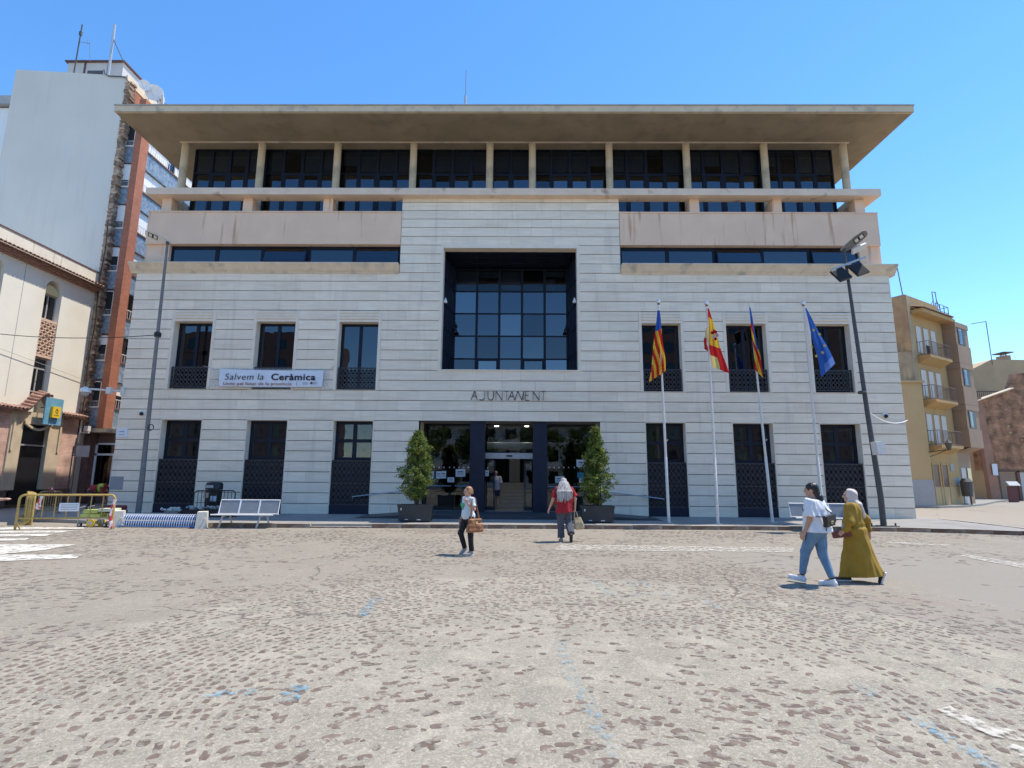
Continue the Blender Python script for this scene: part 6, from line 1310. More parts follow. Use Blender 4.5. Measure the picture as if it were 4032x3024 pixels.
def sdf_mesh(prims, h=.011, k=.03, clips=(), disp=None, smooth=1):
    lo = np.full(3, 1e9); hi = np.full(3, -1e9); BB = []
    for p in prims:
        if p[0] in 'cf': r = max(p[3], p[4]); a = np.minimum(vec(p[1]), vec(p[2])) - r; b = np.maximum(vec(p[1]), vec(p[2])) + r
        else: r = max(p[2]); a = vec(p[1]) - r; b = vec(p[1]) + r
        BB.append((a - .05, b + .05)); lo = np.minimum(lo, a); hi = np.maximum(hi, b)
    lo -= .035; hi += .035; n = np.ceil((hi - lo) / h).astype(int) + 1; G = np.full(n, .2, np.float32); ax = [lo[i] + np.arange(n[i]) * h for i in range(3)]
    for p, (a, b) in zip(prims, BB):
        i0 = np.maximum(0, ((a - lo) / h).astype(int)); i1 = np.minimum(n, ((b - lo) / h).astype(int) + 2); S = tuple(slice(i0[i], i1[i]) for i in range(3))
        X, Y, Z = np.meshgrid(ax[0][S[0]], ax[1][S[1]], ax[2][S[2]], indexing='ij', sparse=True)
        if p[0] in 'cf':
            A = vec(p[1]); B = vec(p[2]) - A; L2 = max(1e-9, B @ B); t = ((X - A[0]) * B[0] + (Y - A[1]) * B[1] + (Z - A[2]) * B[2]) / L2; tc = np.clip(t, 0, 1)
            d = np.sqrt((X - A[0] - tc * B[0]) ** 2 + (Y - A[1] - tc * B[1]) ** 2 + (Z - A[2] - tc * B[2]) ** 2) - (p[3] + (p[4] - p[3]) * tc)
            if p[0] == 'f': Ln = math.sqrt(L2); d = np.maximum(d, (t - 1) * Ln)
        else:
            dx, dy, dz = X - p[1][0], Y - p[1][1], Z - p[1][2]
            if len(p) > 3 and p[3] is not None:
                m = np.array(p[3]).T; dx, dy, dz = m[0, 0] * dx + m[0, 1] * dy + m[0, 2] * dz, m[1, 0] * dx + m[1, 1] * dy + m[1, 2] * dz, m[2, 0] * dx + m[2, 1] * dy + m[2, 2] * dz
            r = p[2]; k0 = np.sqrt((dx / r[0]) ** 2 + (dy / r[1]) ** 2 + (dz / r[2]) ** 2); k1 = np.sqrt((dx / r[0] ** 2) ** 2 + (dy / r[1] ** 2) ** 2 + (dz / r[2] ** 2) ** 2); d = k0 * (k0 - 1) / np.maximum(k1, 1e-6)
        g = G[S]; hh = np.clip(.5 + .5 * (g - d) / k, 0, 1); G[S] = g + (d - g) * hh - k * hh * (1 - hh)
    X, Y, Z = np.meshgrid(*ax, indexing='ij', sparse=True)
    if disp is not None: G = G + disp(X, Y, Z)
    for pt, nn in clips: G = np.maximum(G, (X - pt[0]) * nn[0] + (Y - pt[1]) * nn[1] + (Z - pt[2]) * nn[2])
    return surface_nets(G, lo, h)
def sdf_obj(name, mat, parent, prims, scale=1., **kw):
    V, F_ = sdf_mesh(prims, **kw); me = bpy.data.meshes.new(name); me.from_pydata((V * scale).tolist(), [], F_.tolist()); me.materials.append(mat); me.polygons.foreach_set('use_smooth', [True] * len(me.polygons)); me.update(); return link(name, me, parent)
def lerp3(a, b, t): return tuple(a[i] + (b[i] - a[i]) * t for i in range(3))
def hand(W, d, n, s, curl=.5, sc=1.):
    W = Vector(W); d = Vector(d).normalized(); n = Vector(n); n = (n - d * n.dot(d)).normalized(); l = d.cross(n) * s; P_ = []
    for q in (-.022, -.007, .008, .023): P_.append(('c', W + d * .015 + l * q * .8, W + d * .085 * sc + l * q, .014, .0125))
    for q, L_ in ((.030, .070), (.010, .080), (-.010, .075), (-.030, .058)):
        a = W + d * .085 * sc + l * q; d1 = (d * math.cos(curl * .7) + n * math.sin(curl * .7)).normalized(); b = a + d1 * L_ * .5; d2 = (d * math.cos(curl * 1.8) + n * math.sin(curl * 1.8)).normalized(); P_ += [('c', a, b, .0095, .009), ('c', b, b + d2 * L_ * .5, .009, .007)]
    a = W + d * .03 + l * .026; b = a + (d * .55 + l * .7 + n * .25).normalized() * .042; P_ += [('c', a, b, .013, .011), ('c', b, b + (d * .8 + l * .2 + n * .45).normalized() * .032, .011, .008)]
    return P_
def head(c, Rm, fem=True):
    c = Vector(c)
    def q(x, y, z): return c + Rm @ Vector((x, y, z))
    rm = [list(r) for r in Rm]
    return [('e', q(0, -.008, .028), (.075, .094, .092), rm), ('e', q(0, .028, -.045), (.055, .060, .062), rm), ('c', q(0, .055, -.085), q(0, .05, -.08), .026, .026), ('c', q(0, .088, .012), q(0, .108, -.022), .011, .015), ('e', q(.077, -.01, -.008), (.011, .026, .033), rm), ('e', q(-.077, -.01, -.008), (.011, .026, .033), rm), ('c', q(-.03, .082, .028), q(.03, .082, .028), .013, .013), ('c', q(-.04, .06, -.03), q(-.04, .05, -.05), .022, .02), ('c', q(.04, .06, -.03), q(.04, .05, -.05), .022, .02)]
def face_bits(par, c, Rm, sc):
    c = Vector(c)
    m_eye = MAT['eye']; m_lip = MAT['lip']
    for s in (-1, 1):
        b_ = MB(); p = (c + Rm @ Vector((s * .031, .086, .008))) * sc; b_.sphere(p, .0095 * sc, 8, 6, sc=(1.3, .8, .8)); b_.build('eye', m_eye, par, True)
        b_ = MB(); b_.bar((c + Rm @ Vector((s * .018, .094, .03))) * sc, (c + Rm @ Vector((s * .048, .084, .032))) * sc, .007 * sc); b_.build('eyebrow', m_eye, par)
    b_ = MB(); b_.sphere((c + Rm @ Vector((0, .086, -.052))) * sc, .02 * sc, 8, 6, sc=(1, .4, .35)); b_.build('lips', m_lip, par, True)
MAT = {'skin': M('skin', (.50, .29, .20), .55, .06, 12, spec=.4), 'skin2': M('skin_fair', (.55, .33, .24), .55, .06, 12), 'eye': M('eye_dark', (.03, .02, .015), .3), 'lip': M('lip', (.36, .12, .10), .5), 'blond': M('auburn_hair', (.30, .14, .055), .5, .35, 30, .3, 60, stretch=(1, 1, .25), col2=(.45, .26, .12), c2=(18, .5, .65)), 'grey': M('grey_hair', (.46, .44, .42), .55, .3, 25, .5, 40, stretch=(2.2, 2.2, .22), col2=(.20, .175, .15), c2=(14, .46, .62)), 'black': M('black_hair', (.012, .010, .010), .35, .2, 20, .2, 60),
       'wtee': M('white_tshirt', (.74, .76, .79), .85, .03, 5), 'aqua': M('pale_aqua_tshirt', (.60, .69, .72), .85, .05, 5), 'red': M('red_tshirt', (.33, .012, .022), .85, .10, 5), 'jean': M('blue_jeans', (.13, .24, .38), .8, .18, 7, .1, 80), 'blk': M('black_trousers', (.012, .012, .015), .8, .15, 6), 'gtrs': M('grey_trousers', (.075, .082, .105), .85, .15, 7), 'must': M('mustard_dress', (.34, .205, .018), .75, .10, 5, .1, 50), 'scarf': M('pale_headscarf', (.64, .56, .51), .85, .05, 8), 'tan': M('tan_leather', (.30, .12, .045), .5, .15, 8, .1, 40), 'sneak': M('white_sneaker', (.72, .73, .75), .6, .04, 8), 'bshoe': M('dark_shoe', (.03, .03, .035), .6, .1, 8), 'gshoe': M('grey_shoe', (.36, .34, .31), .7, .1, 8), 'bag': M('black_leather', (.014, .014, .016), .35, .1, 6), 'gold': M('gold_metal', (.75, .58, .32), .3, .05, 5, metal=.9), 'straw': M('straw_bag', (.56, .43, .24), .85, .15, 14, .3, 40), 'print': M('green_print', (.05, .38, .20), .8, .2, 14), 'shirt': M('pale_shirt', (.55, .54, .57), .85, .05, 6), 'navy': M('navy_shorts', (.03, .04, .08), .8), 'vest': M('hivis_vest', (.32, .62, .05), .7, .05, 5), 'wred': M('work_red', (.30, .03, .03), .8), 'wtrs': M('work_trousers', (.035, .035, .05), .85), 'maroon': M('maroon_clutch', (.16, .045, .04), .5)}
def folds(a, fz, fx, ph=0.):
    return lambda X, Y, Z: a * (np.sin(fz * Z + 3 * X * fx + ph) * np.sin(fx * X + fx * .8 * Y + ph * 1.7) + .6 * np.sin(fx * 1.9 * (X - Y) + .35 * fz * Z + ph))
class Fig:
    """joints in a 1.65 m frame; +Y is forward, +X the figure's right"""
    def __init__(s, name, label, loc, rz, height, J, skin='skin', headrot=(0, 0, 0), wide=1., curl=(.5, .5)):
        s.t = thing('person', label, 'person', loc, rz); s.sc = height / 1.65; s.J = J; s.w = wide
        s.Rm = Euler((headrot[0], headrot[1], headrot[2])).to_matrix(); s.body = []; J_ = J
        h_ = Vector(J['head']); nb = Vector(J['neck'])
        s.body += head(h_, s.Rm) + [('c', nb, h_ + s.Rm @ Vector((0, -.02, -.06)), .052, .046)]
        ch, be, pe = J['chest'], J['belly'], J['pelvis']
        s.torso = [('e', ch, (.155 * wide, .105 * wide, .20)), ('e', be, (.140 * wide, .115 * wide, .17)), ('e', pe, (.165 * wide, .125 * wide, .13)), ('c', J['shR'], J['shL'], .058, .058), ('c', nb, lerp3(ch, nb, .4), .06, .10)]
        s.body += s.torso; s.arm = {}; s.leg = {}
        for k in 'RL':
            sh, el, wr = J['sh' + k], J['el' + k], J['wr' + k]; s.arm[k] = [('c', sh, el, .050, .040), ('c', el, wr, .039, .027)]; s.body += s.arm[k]
            hp, kn, an, to = J['hip' + k], J['kn' + k], J['an' + k], J['to' + k]; s.leg[k] = [('c', hp, kn, .088 * (.5 + .5 * wide), .056), ('c', kn, lerp3(kn, an, .35), .052, .053), ('c', lerp3(kn, an, .35), an, .053, .036)]; s.body += s.leg[k] + [('c', an, lerp3(an, to, .8), .034, .028)]
            hd = J.get('hd' + k); d = Vector(wr) - Vector(el) if hd is None else Vector(hd[0]); nn = Vector(hd[1]) if hd is not None else Vector((-1 if k == 'R' else 1, 0, 0)); s.body += hand(wr, d, nn, (1 if k == 'R' else -1) * (hd[2] if hd is not None and len(hd) > 2 else 1), curl[0] if k == 'R' else curl[1])
        s.skin = MAT[skin]
    def finish(s, eyes=True, h=.010):
        o = sdf_obj('body', s.skin, s.t, s.body, s.sc, h=h, k=.022)
        if eyes: face_bits(s.t, s.J['head'], s.Rm, s.sc)
    def wear(s, name, mat, prims, k=.03, h=.011, clips=(), disp=None, parent=None): return sdf_obj(name, MAT[mat], parent or s.t, prims, s.sc, h=h, k=k, clips=clips, disp=disp)
    def infl(s, prims, d): return [(p[0], p[1], p[2], p[3] + d, p[4] + d) if p[0] in 'cf' else (p[0], p[1], tuple(r + d for r in p[2])) + tuple(p[3:]) for p in prims]
    def sleeve(s, k, frac, d0=.018, d1=.03): sh, el = s.J['sh' + k], s.J['el' + k]; return [('c', sh, lerp3(sh, el, .25), .05 + d0, .05 + d0), ('f', lerp3(sh, el, .15), lerp3(sh, el, frac), .05 + d0, .043 + d1)]
    def longsleeve(s, k, frac=.92, d=.018): sh, el, wr = s.J['sh' + k], s.J['el' + k], s.J['wr' + k]; return [('c', sh, el, .05 + d, .042 + d), ('f', el, lerp3(el, wr, frac), .042 + d, .03 + d)]
    def trousers(s, d=.012, low=.95, dl=.02, flare=0.):
        P_ = s.infl(s.torso[2:3], d)
        for k in 'RL': hp, kn, an = s.J['hip' + k], s.J['kn' + k], s.J['an' + k]; P_ += [('c', hp, kn, .092 * (.5 + .5 * s.w) + d, .056 + d + flare * .5), ('f', kn, lerp3(kn, an, low), .055 + d + flare * .5, .037 + dl + flare)]
        return P_
    def shoe(s, k, mat, r=.041, sole='sneak'):
        an, to = Vector(s.J['an' + k]), Vector(s.J['to' + k]); d = (to - an); heel = an + Vector((0, 0, -.055)) - d.normalized() * .03 if d.z > -.12 else an - d.normalized() * .02 + Vector((0, -.03, -.02))
        P_ = [('c', heel, lerp3(heel, to, .55), r * .9, r * 1.0), ('c', lerp3(heel, to, .5), to, r * 1.0, r * .75), ('c', an + Vector((0, 0, .0)), lerp3(heel, to, .3), r * .95, r * .9)]
        o = s.wear('shoe', mat, P_, k=.02, h=.009); u = (to - heel).normalized(); side = u.cross(Vector((0, 0, 1))).normalized(); up = side.cross(u).normalized()
        b_ = MB(); m_ = Matrix((side, u, up)).transposed(); b_.obox((heel + (to - heel) * .5 - up * (r * .8)) * s.sc, .078 * s.sc, ((to - heel).length + .06) * s.sc, .022 * s.sc, m_); b_.build('sole', MAT[sole], o)

# woman in white T-shirt with tan bag
J = dict(head=(0, .03, 1.545), neck=(0, 0, 1.385), chest=(0, 0, 1.235), belly=(0, .025, 1.06), pelvis=(0, -.005, .935), shR=(.165, 0, 1.36), shL=(-.165, 0, 1.36), elR=(.235, -.03, 1.10), wrR=(.235, .07, .87), elL=(-.245, .0, 1.12), wrL=(-.175, .16, 1.27), hdL=((.15, .25, .5), (.6, -.8, 0)),
         hipR=(.09, 0, .90), hipL=(-.09, 0, .90), knR=(.085, .17, .53), knL=(-.09, -.01, .49), anR=(.08, .04, .155), anL=(-.09, -.05, .085), toR=(.08, .17, .035), toL=(-.09, .12, .028))
f = Fig('person', 'woman in white T-shirt and black trousers carrying a tan handbag', gnd(1842, 2184, 0), R(128), 1.50, J, 'skin2', (0, 0, R(-18)), 1.08, (.4, 1.3)); f.finish()
top = f.infl(f.torso, .018) + [('e', (0, .03, .98), (.168, .145, .14)), ('e', (.075, .085, 1.24), (.075, .06, .075)), ('e', (-.075, .085, 1.24), (.075, .06, .075))]
f.wear('tshirt', 'aqua', top + f.sleeve('R', .62) + f.sleeve('L', .72), clips=(((0, 0, .865), (0, 0, -1)), ((0, .03, 1.415), (0, -.25, 1))), disp=folds(.006, 9, 21, .5))
f.wear('trousers', 'blk', f.trousers(.010, .97, .022, .004), clips=(((0, 0, 1.0), (0, 0, 1)),), disp=folds(.004, 16, 24))
f.shoe('R', 'gshoe'); f.shoe('L', 'gshoe')
hc = Vector(J['head']); hr = [list(r) for r in f.Rm]
def hq(f_, x, y, z): return Vector(f_.J['head']) + f_.Rm @ Vector((x, y, z))
f.wear('hair', 'blond', [('e', hq(f, 0, -.022, .045), (.086, .098, .092), hr), ('c', hq(f, 0, -.085, .02), hq(f, .0, -.105, -.03), .05, .036), ('c', hq(f, .075, -.02, .0), hq(f, .07, -.045, -.05), .026, .02), ('c', hq(f, -.075, -.02, .0), hq(f, -.07, -.045, -.05), .026, .02)], k=.02, h=.008, clips=((hq(f, 0, .062, .0), f.Rm @ Vector((0, .9, -.55))),), disp=folds(.003, 30, 60))
q = MB(); pc = Vector((.035, .165, 1.20))
for x, z, r in ((0, 0, .05), (.045, .03, .04), (-.04, .03, .04), (0, -.05, .035), (-.02, -.08, .02), (.03, -.035, .03)): q.sphere((pc + Vector((x, -.1 * x * x, z))) * f.sc, r * f.sc, 8, 6, sc=(1, .35, 1))
q.build('shirt_print', MAT['print'], f.t, True)
bag = thing('handbag', 'large tan leather handbag on the shoulder of the woman in white T-shirt', 'bag', f.t.location, R(128)); sc = f.sc
bo = sdf_obj('bag_body', MAT['tan'], bag, [('c', (-.30, -.14, .86), (-.30, .14, .86), .055, .055), ('c', (-.30, -.17, .62), (-.30, .17, .62), .075, .075), ('c', (-.30, -.16, .72), (-.30, .16, .72), .07, .07), ('c', (-.30, -.1, .7), (-.30, .1, .8), .07, .06)], sc, h=.011, k=.05, clips=(((0, 0, .895), (0, 0, 1)), ((0, 0, .565), (0, 0, -1))), disp=folds(.004, 20, 22))
q = MB()
for s_ in (-1, 1): q.tube([Vector((-.30 + .02 * s_, -.12, .88)) * sc, Vector((-.275 + .01 * s_, -.07, 1.12)) * sc, Vector((-.235, -.04, 1.40)) * sc, Vector((-.235, .06, 1.36)) * sc, Vector((-.275 + .01 * s_, .10, 1.1)) * sc, Vector((-.30 + .02 * s_, .12, .88)) * sc], .011, 6)
q.build('strap', MAT['tan'], bag, True); MB().obox(Vector((-.375, 0, .80)) * sc, .012, .05, .06).build('buckle', MAT['gold'], bag)

# long grey hair, red T-shirt, seen from behind
J = dict(head=(-.01, .035, 1.53), neck=(0, 0, 1.385), chest=(0, 0, 1.23), belly=(0, .02, 1.05), pelvis=(0, 0, .925), shR=(.185, 0, 1.35), shL=(-.185, 0, 1.34), elR=(.295, -.04, 1.11), wrR=(.30, .03, .885), hdR=((0, .05, -1), (-1, 0, 0)), elL=(-.30, -.03, 1.09), wrL=(-.385, .05, .86), hipR=(.095, 0, .89), hipL=(-.095, 0, .89), knR=(.125, .04, .50), knL=(-.09, .03, .48), anR=(.14, -.20, .21), anL=(-.07, .03, .085), toR=(.145, -.16, .05), toL=(-.08, .20, .03))
f = Fig('person', 'person with long grey hair in red T-shirt walking to the entrance', gnd(2222, 2133, 0), R(6), 1.72, J, 'skin2', (R(8), 0, R(6)), 1.28, (1.1, .5)); f.finish(False)
f.wear('tshirt', 'red', f.infl(f.torso, .02) + [('f', (0, .0, 1.15), (0, .0, .70), .20, .225), ('c', (-.1, 0, 1.1), (.1, 0, 1.1), .16, .16)] + f.sleeve('R', .78, .03, .05) + f.sleeve('L', .82, .03, .05), clips=(((0, 0, .755), (.08, 0, -1)), ((0, 0, 1.44), (0, 0, 1)), ((0, .20, 0), (0, 1, 0)), ((0, -.21, 0), (0, -1, 0))), disp=folds(.008, 7, 19, 1.))
f.wear('trousers', 'gtrs', f.trousers(.02, .95, .035, .022), clips=(((0, 0, 1.0), (0, 0, 1)),), disp=lambda X, Y, Z: folds(.006, 10, 22)(X, Y, Z) + .010 * (np.abs(np.sin(21 * X + 5 * Z)) - .6))
f.shoe('R', 'bshoe', sole='bshoe'); f.shoe('L', 'gshoe', sole='gshoe')
hr = [list(r) for r in f.Rm]
hp = [('e', hq(f, 0, -.02, .04), (.092, .105, .098), hr), ('c', (-.02, -.06, 1.5), (-.03, -.13, 1.28), .085, .085)]
rr = random.Random(11)
for k in range(15): u = k / 14 - .5; hp += [('c', (-.015 + u * .19, -.065 - .03 * math.cos(u * 3), 1.52), (-.02 + u * .36, -.19 - .02 * math.cos(u * 3), 1.30), .036, .034), ('c', (-.02 + u * .36, -.19 - .02 * math.cos(u * 3), 1.30), (-.02 + u * .37 + rr.uniform(-.03, .03), -.225, (1.04 if u < .1 else 1.10) + rr.uniform(-.03, .05)), .03, .012)]
f.wear('hair', 'grey', hp, k=.024, h=.008, clips=((hq(f, 0, .07, 0), f.Rm @ Vector((0, 1, -.4))),), disp=folds(.004, 12, 75))
tote = thing('tote_bag', 'straw coloured tote bag held by the person in red T-shirt', 'bag', f.t.location, R(6)); sc = f.sc; hx, hy = .31, .045
q = MB(); V = []
for z, x0, x1, hw in ((.30, .02, .22, .05), (.34, -.01, .24, .07), (.48, -.03, .20, .06), (.62, -.04, .14, .03)):
    V += [((hx + x0) * sc, (hy - hw) * sc, z * sc), ((hx + x1) * sc, (hy - hw) * sc, (z + .02) * sc), ((hx + x1) * sc, (hy + hw) * sc, (z + .02) * sc), ((hx + x0) * sc, (hy + hw) * sc, z * sc)]
q.add(V, [(i * 4 + k, i * 4 + (k + 1) % 4, i * 4 + 4 + (k + 1) % 4, i * 4 + 4 + k) for i in range(3) for k in range(4)] + [(3, 2, 1, 0)]); o = q.build('bag_body', MAT['straw'], tote); md = o.modifiers.new('bevel', 'BEVEL'); md.width = .02; md.segments = 2
q = MB()
for dy in (-.035, .035): q.tube([Vector((hx - .03, hy + dy, .60)) * sc, Vector((hx - .02, hy + dy * .5, .74)) * sc, Vector((hx, hy, .80)) * sc, Vector((hx + .04, hy + dy * .5, .74)) * sc, Vector((hx + .08, hy + dy, .59)) * sc], .009, 5)
q.build('handle', MAT['straw'], tote, True)

# woman in white T-shirt and jeans
J = dict(head=(0, .03, 1.545), neck=(0, 0, 1.385), chest=(0, 0, 1.235), belly=(0, .015, 1.06), pelvis=(0, -.015, .94), shR=(.17, 0, 1.35), shL=(-.17, 0, 1.35), elR=(.25, -.10, 1.12), wrR=(.23, .03, .92), elL=(-.225, .0, 1.08), wrL=(-.225, .10, .86), hipR=(.09, 0, .90), hipL=(-.09, 0, .90), knR=(.075, -.04, .49), knL=(-.085, .17, .52), anR=(.06, -.17, .09), anL=(-.075, .26, .12), toR=(.07, .03, .03), toL=(-.085, .46, .09))
f = Fig('person', 'woman with dark bun in white T-shirt and blue jeans walking', gnd(3232, 2303, 0), R(40), 1.66, J, 'skin', (0, 0, R(14)), 1.18); f.finish()
f.wear('tshirt', 'wtee', f.infl(f.torso, .028) + [('f', (0, .0, 1.2), (0, -.02, .78), .17, .25)] + f.sleeve('R', .88, .032, .055) + f.sleeve('L', .88, .032, .055), clips=(((0, 0, .86), (0, 0, -1)), ((0, .03, 1.42), (0, -.25, 1)), ((0, .20, 0), (0, 1, 0)), ((0, -.225, 0), (0, -1, 0))), disp=lambda X, Y, Z: folds(.008, 8, 19, 2.)(X, Y, Z) + .010 * (np.abs(np.sin(17 * X - 11 * Z + 6 * Y)) - .6))
f.wear('jeans', 'jean', f.trousers(.020, .90, .016) + [('e', (.07, -.05, .88), (.095, .09, .10)), ('e', (-.07, -.05, .88), (.095, .09, .10))], clips=(((0, 0, .95), (0, 0, 1)),), disp=folds(.003, 22, 26))
f.shoe('R', 'sneak', .046); f.shoe('L', 'sneak', .046)
hr = [list(r) for r in f.Rm]
f.wear('hair', 'black', [('e', hq(f, 0, -.02, .042), (.088, .106, .096), hr), ('c', hq(f, 0, -.065, .0), hq(f, 0, -.09, -.085), .068, .05), ('e', hq(f, 0, -.13, -.125), (.062, .052, .066), hr)], k=.02, h=.009, clips=((hq(f, 0, .070, .045), f.Rm @ Vector((0, .82, -.57))),), disp=folds(.002, 30, 60))
for k in 'RL':
    an = f.J['an' + k]; f.wear('sock', 'bag', [('c', an, lerp3(an, f.J['kn' + k], .07), .042, .04)], h=.009)
sb = thing('shoulder_bag', 'small black shoulder bag with gold clasp on the woman in jeans', 'bag', f.t.location, R(40)); sc = f.sc
rotb = Euler((R(4), R(-8), R(-12))).to_matrix(); c = Vector((-.05, -.235, 1.06)) * sc
q = MB(); q.obox(c, .25 * sc, .07 * sc, .19 * sc, rotb); o = q.build('bag_body', MAT['bag'], sb); md = o.modifiers.new('bevel', 'BEVEL'); md.width = .02; md.segments = 2; q = MB(); q.obox(c + rotb @ Vector((0, -.04 * sc, .03 * sc)), .255 * sc, .02 * sc, .135 * sc, rotb); o = q.build('flap', MAT['bag'], sb); md = o.modifiers.new('bevel', 'BEVEL'); md.width = .008
q = MB(); cc = c + rotb @ Vector((0, -.054 * sc, -.02 * sc)); ring = [cc + rotb @ Vector((.028 * sc * math.cos(t), 0, .022 * sc * math.sin(t))) for t in [2 * math.pi * k / 14 for k in range(15)]]; q.tube(ring, .006, 5, cap=False); q.bar(cc + rotb @ Vector((0, 0, -.02 * sc)), cc + rotb @ Vector((0, 0, .02 * sc)), .01); q.build('clasp', MAT['gold'], sb)
q = MB(); q.tube([c + rotb @ Vector((-.12 * sc, 0, .08 * sc)), Vector((-.20, .10, 1.12)) * sc, Vector((-.05, .17, 1.27)) * sc, Vector((.12, .10, 1.40)) * sc, Vector((.13, -.06, 1.42)) * sc, Vector((.02, -.165, 1.25)) * sc, c + rotb @ Vector((.12 * sc, 0, .08 * sc))], .009, 5); q.tube([c + rotb @ Vector((-.12 * sc, -.02, .0)), c + rotb @ Vector((-.10 * sc, -.0, -.15 * sc)), c + rotb @ Vector((.1 * sc, .03, -.15 * sc))], .007, 5); q.build('strap', MAT['bag'], sb, True)

# woman in mustard dress and pale headscarf
J = dict(head=(0, .035, 1.54), neck=(0, 0, 1.385), chest=(0, 0, 1.235), belly=(0, .015, 1.06), pelvis=(0, 0, .935), shR=(.165, -.01, 1.345), shL=(-.165, .01, 1.345), elR=(.25, -.15, 1.10), wrR=(.255, -.17, .88), hdR=((.05, .15, -1), (-1, 0, 0)), elL=(-.255, .0, 1.08), wrL=(-.25, .13, .90), hdL=((.1, .6, -.5), (1, 0, 0)), hipR=(.09, 0, .90), hipL=(-.09, 0, .90), knR=(.085, -.06, .50), knL=(-.085, .12, .50), anR=(.08, -.33, .19), anL=(-.08, .17, .10), toR=(.08, -.30, .03), toL=(-.08, .37, .03))
f = Fig('person', 'woman in long mustard dress and pale headscarf walking', gnd(3385, 2292, 0), R(46), 1.56, J, 'skin2', (R(4), 0, R(18)), 1.18); f.finish()
dr_ = f.infl(f.torso, .026) + f.longsleeve('R', .93, .026) + f.longsleeve('L', .93, .026) + [('f', (0, 0, 1.0), (.0, -.10, .05), .17, .245), ('f', (0, 0, .9), (.05, -.25, .05), .13, .16), ('f', (0, .02, .9), (-.03, .15, .05), .14, .165)]
f.wear('dress', 'must', dr_, k=.05, clips=(((0, 0, .10), (0, -.12, -1)), ((0, 0, 1.43), (0, 0, 1))), disp=lambda X, Y, Z: folds(.007, 6, 18)(X, Y, Z) + np.clip(1.05 - Z, 0, 1) * .034 * (np.abs(np.sin(15 * X + 9 * Y - 4.5 * Z)) - .6) + .02 * np.exp(-((Z - 1.0) / .03) ** 2))
hr = [list(r) for r in f.Rm]
f.wear('headscarf', 'scarf', [('e', hq(f, 0, -.02, .035), (.098, .113, .108), hr), ('c', hq(f, 0, -.04, -.04), (0, -.02, 1.39), .088, .085), ('c', (0, 0, 1.40), (.0, .02, 1.36), .10, .10), ('c', (.02, -.10, 1.38), (.05, -.155, 1.17), .06, .035)], k=.03, h=.010, clips=((hq(f, 0, .062, -.02), f.Rm @ Vector((0, 1, .12))),), disp=folds(.004, 34, 22))
f.shoe('R', 'bshoe'); f.shoe('L', 'bshoe')
cl_ = thing('clutch_bag', 'maroon clutch bag under the arm of the woman in mustard dress', 'bag', f.t.location, R(46)); q = MB(); q.obox(Vector((-.22, .17, .86)) * f.sc, .06, .30, .13, Euler((R(-12), 0, R(6))).to_matrix()); o = q.build('bag_body', MAT['maroon'], cl_); md = o.modifiers.new('bevel', 'BEVEL'); md.width = .02; md.segments = 2

# man going in at the door
J0 = dict(head=(0, .04, 1.54), neck=(0, 0, 1.385), chest=(0, 0, 1.235), belly=(0, .02, 1.06), pelvis=(0, 0, .935), shR=(.18, 0, 1.35), shL=(-.18, 0, 1.35), elR=(.235, -.03, 1.09), wrR=(.24, .04, .86), elL=(-.235, -.03, 1.09), wrL=(-.24, .04, .86), hipR=(.09, 0, .90), hipL=(-.09, 0, .90), knR=(.09, .02, .49), knL=(-.09, .05, .49), anR=(.09, -.14, .14), anL=(-.09, .03, .085), toR=(.09, -.02, .03), toL=(-.09, .2, .03))
f = Fig('person', 'man in pale shirt and dark shorts inside the entrance', (-1.02, 26.35, .255), R(0), 1.76, J0, 'skin', (R(8), 0, 0), 1.18); f.finish(False, .013)
f.wear('shirt', 'shirt', f.infl(f.torso, .02) + [('f', (0, 0, 1.2), (0, 0, .76), .18, .19)] + f.sleeve('R', .9, .03, .04) + f.sleeve('L', .9, .03, .04), h=.014, clips=(((0, 0, .82), (0, 0, -1)), ((0, 0, 1.43), (0, 0, 1)), ((0, .165, 0), (0, 1, 0)), ((0, -.165, 0), (0, -1, 0))), disp=folds(.007, 8, 19)); f.wear('shorts', 'navy', f.infl(f.torso[2:3], .015) + [('f', J0['hip' + k], J0['kn' + k], .115, .10) for k in 'RL'], h=.014, clips=(((0, 0, .56), (0, 0, -1)),)); f.shoe('R', 'bshoe'); f.shoe('L', 'bshoe')
hr = [list(r) for r in f.Rm]; f.wear('hair', 'grey', [('e', hq(f, 0, -.02, .04), (.084, .10, .09), hr)], h=.012, clips=((hq(f, 0, .05, 0), f.Rm @ Vector((0, .8, -.6))),))
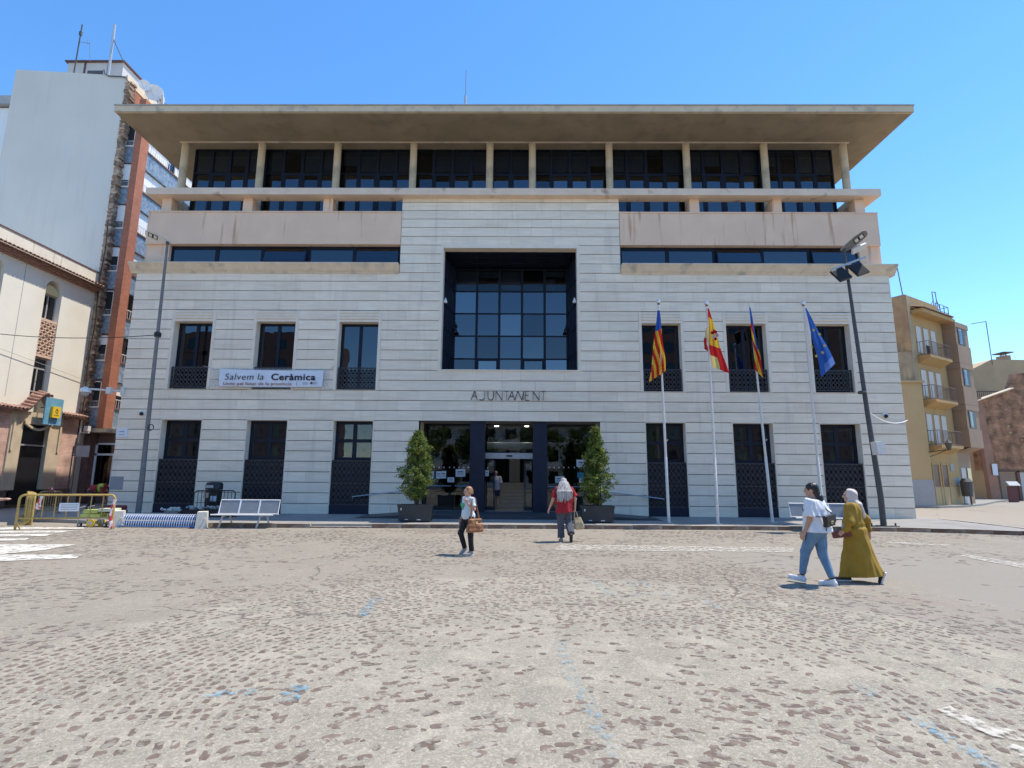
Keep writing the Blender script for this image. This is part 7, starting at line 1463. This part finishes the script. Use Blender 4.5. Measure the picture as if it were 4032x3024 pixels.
# worker stooping in the street
J = dict(head=(0, .62, .98), neck=(0, .50, 1.06), chest=(0, .38, 1.10), belly=(0, .20, 1.06), pelvis=(0, .0, .95), shR=(.17, .46, 1.06), shL=(-.17, .46, 1.06), elR=(.19, .52, .80), wrR=(.15, .58, .56), elL=(-.19, .52, .80), wrL=(-.15, .60, .58), hipR=(.1, 0, .90), hipL=(-.1, 0, .90), knR=(.12, .10, .48), knL=(-.12, .06, .48), anR=(.13, -.02, .09), anL=(-.13, -.06, .09), toR=(.13, .16, .03), toL=(-.13, .12, .03))
wp = at(352, 2000, 25.6); wp.z = 0
f = Fig('person', 'worker in red shirt and green vest stooping behind the barrier', wp, R(-75), 1.72, J, 'skin', (R(-60), 0, 0), 1.12); f.torso = [('c', (0, 0, .96), (0, .44, 1.09), .15, .155)]; f.body = [p for p in f.body if not (p[0] == 'e' and p[1] in (J['chest'], J['belly']))] + f.torso; f.finish(False, .014)
f.wear('shirt', 'wred', [('c', (0, .05, 1.0), (0, .44, 1.10), .175, .17)] + f.longsleeve('R', .4, .02) + f.longsleeve('L', .4, .02), h=.014, disp=folds(.008, 12, 18)); f.wear('vest', 'vest', [('f', (0, .24, 1.05), (0, .50, 1.09), .19, .18)], h=.014, clips=(((0, .27, 1.0), (0, -1, 0)),)); f.wear('trousers', 'wtrs', f.trousers(.02, .97, .03, .012), h=.014, disp=folds(.006, 14, 18)); f.shoe('R', 'bshoe'); f.shoe('L', 'bshoe')
hr = [list(r) for r in f.Rm]; f.wear('cap', 'bag', [('e', hq(f, 0, -.01, .05), (.088, .105, .08), hr)], h=.012)
# passer-by of whom only a reaching hand enters at the left edge
hp_ = at(14, 1992, 12.0); J = dict(J0); s_ = 1.7 / 1.65
J['shR'] = (.18, 0, 1.34); J['elR'] = (.42, .04, 1.16); J['wrR'] = (.62, .08, 1.155); J['hdR'] = ((1, .15, .12), (0, 0, -1)); ex = (.62 + .06) * s_
f = Fig('person', 'passer-by outside the left edge whose reaching hand shows', (hp_.x - ex, 12.0 - .08, hp_.z - 1.16 * s_ + .0), 0, 1.7, J, 'skin2', (0, 0, 0), 1.1, (.15, .5)); f.finish(True, .012)
f.t.location.z = 0
f.wear('shirt', 'shirt', f.infl(f.torso, .02) + f.sleeve('R', .6) + f.sleeve('L', .6), h=.016, clips=(((0, 0, .86), (0, 0, -1)),)); f.wear('trousers', 'navy', f.trousers(.015), h=.016, clips=(((0, 0, .99), (0, 0, 1)),)); f.shoe('R', 'bshoe'); f.shoe('L', 'bshoe')
hr = [list(r) for r in f.Rm]; f.wear('hair', 'black', [('e', hq(f, 0, -.02, .04), (.084, .10, .09), hr)], h=.012, clips=((hq(f, 0, .05, 0), f.Rm @ Vector((0, .8, -.6))),))
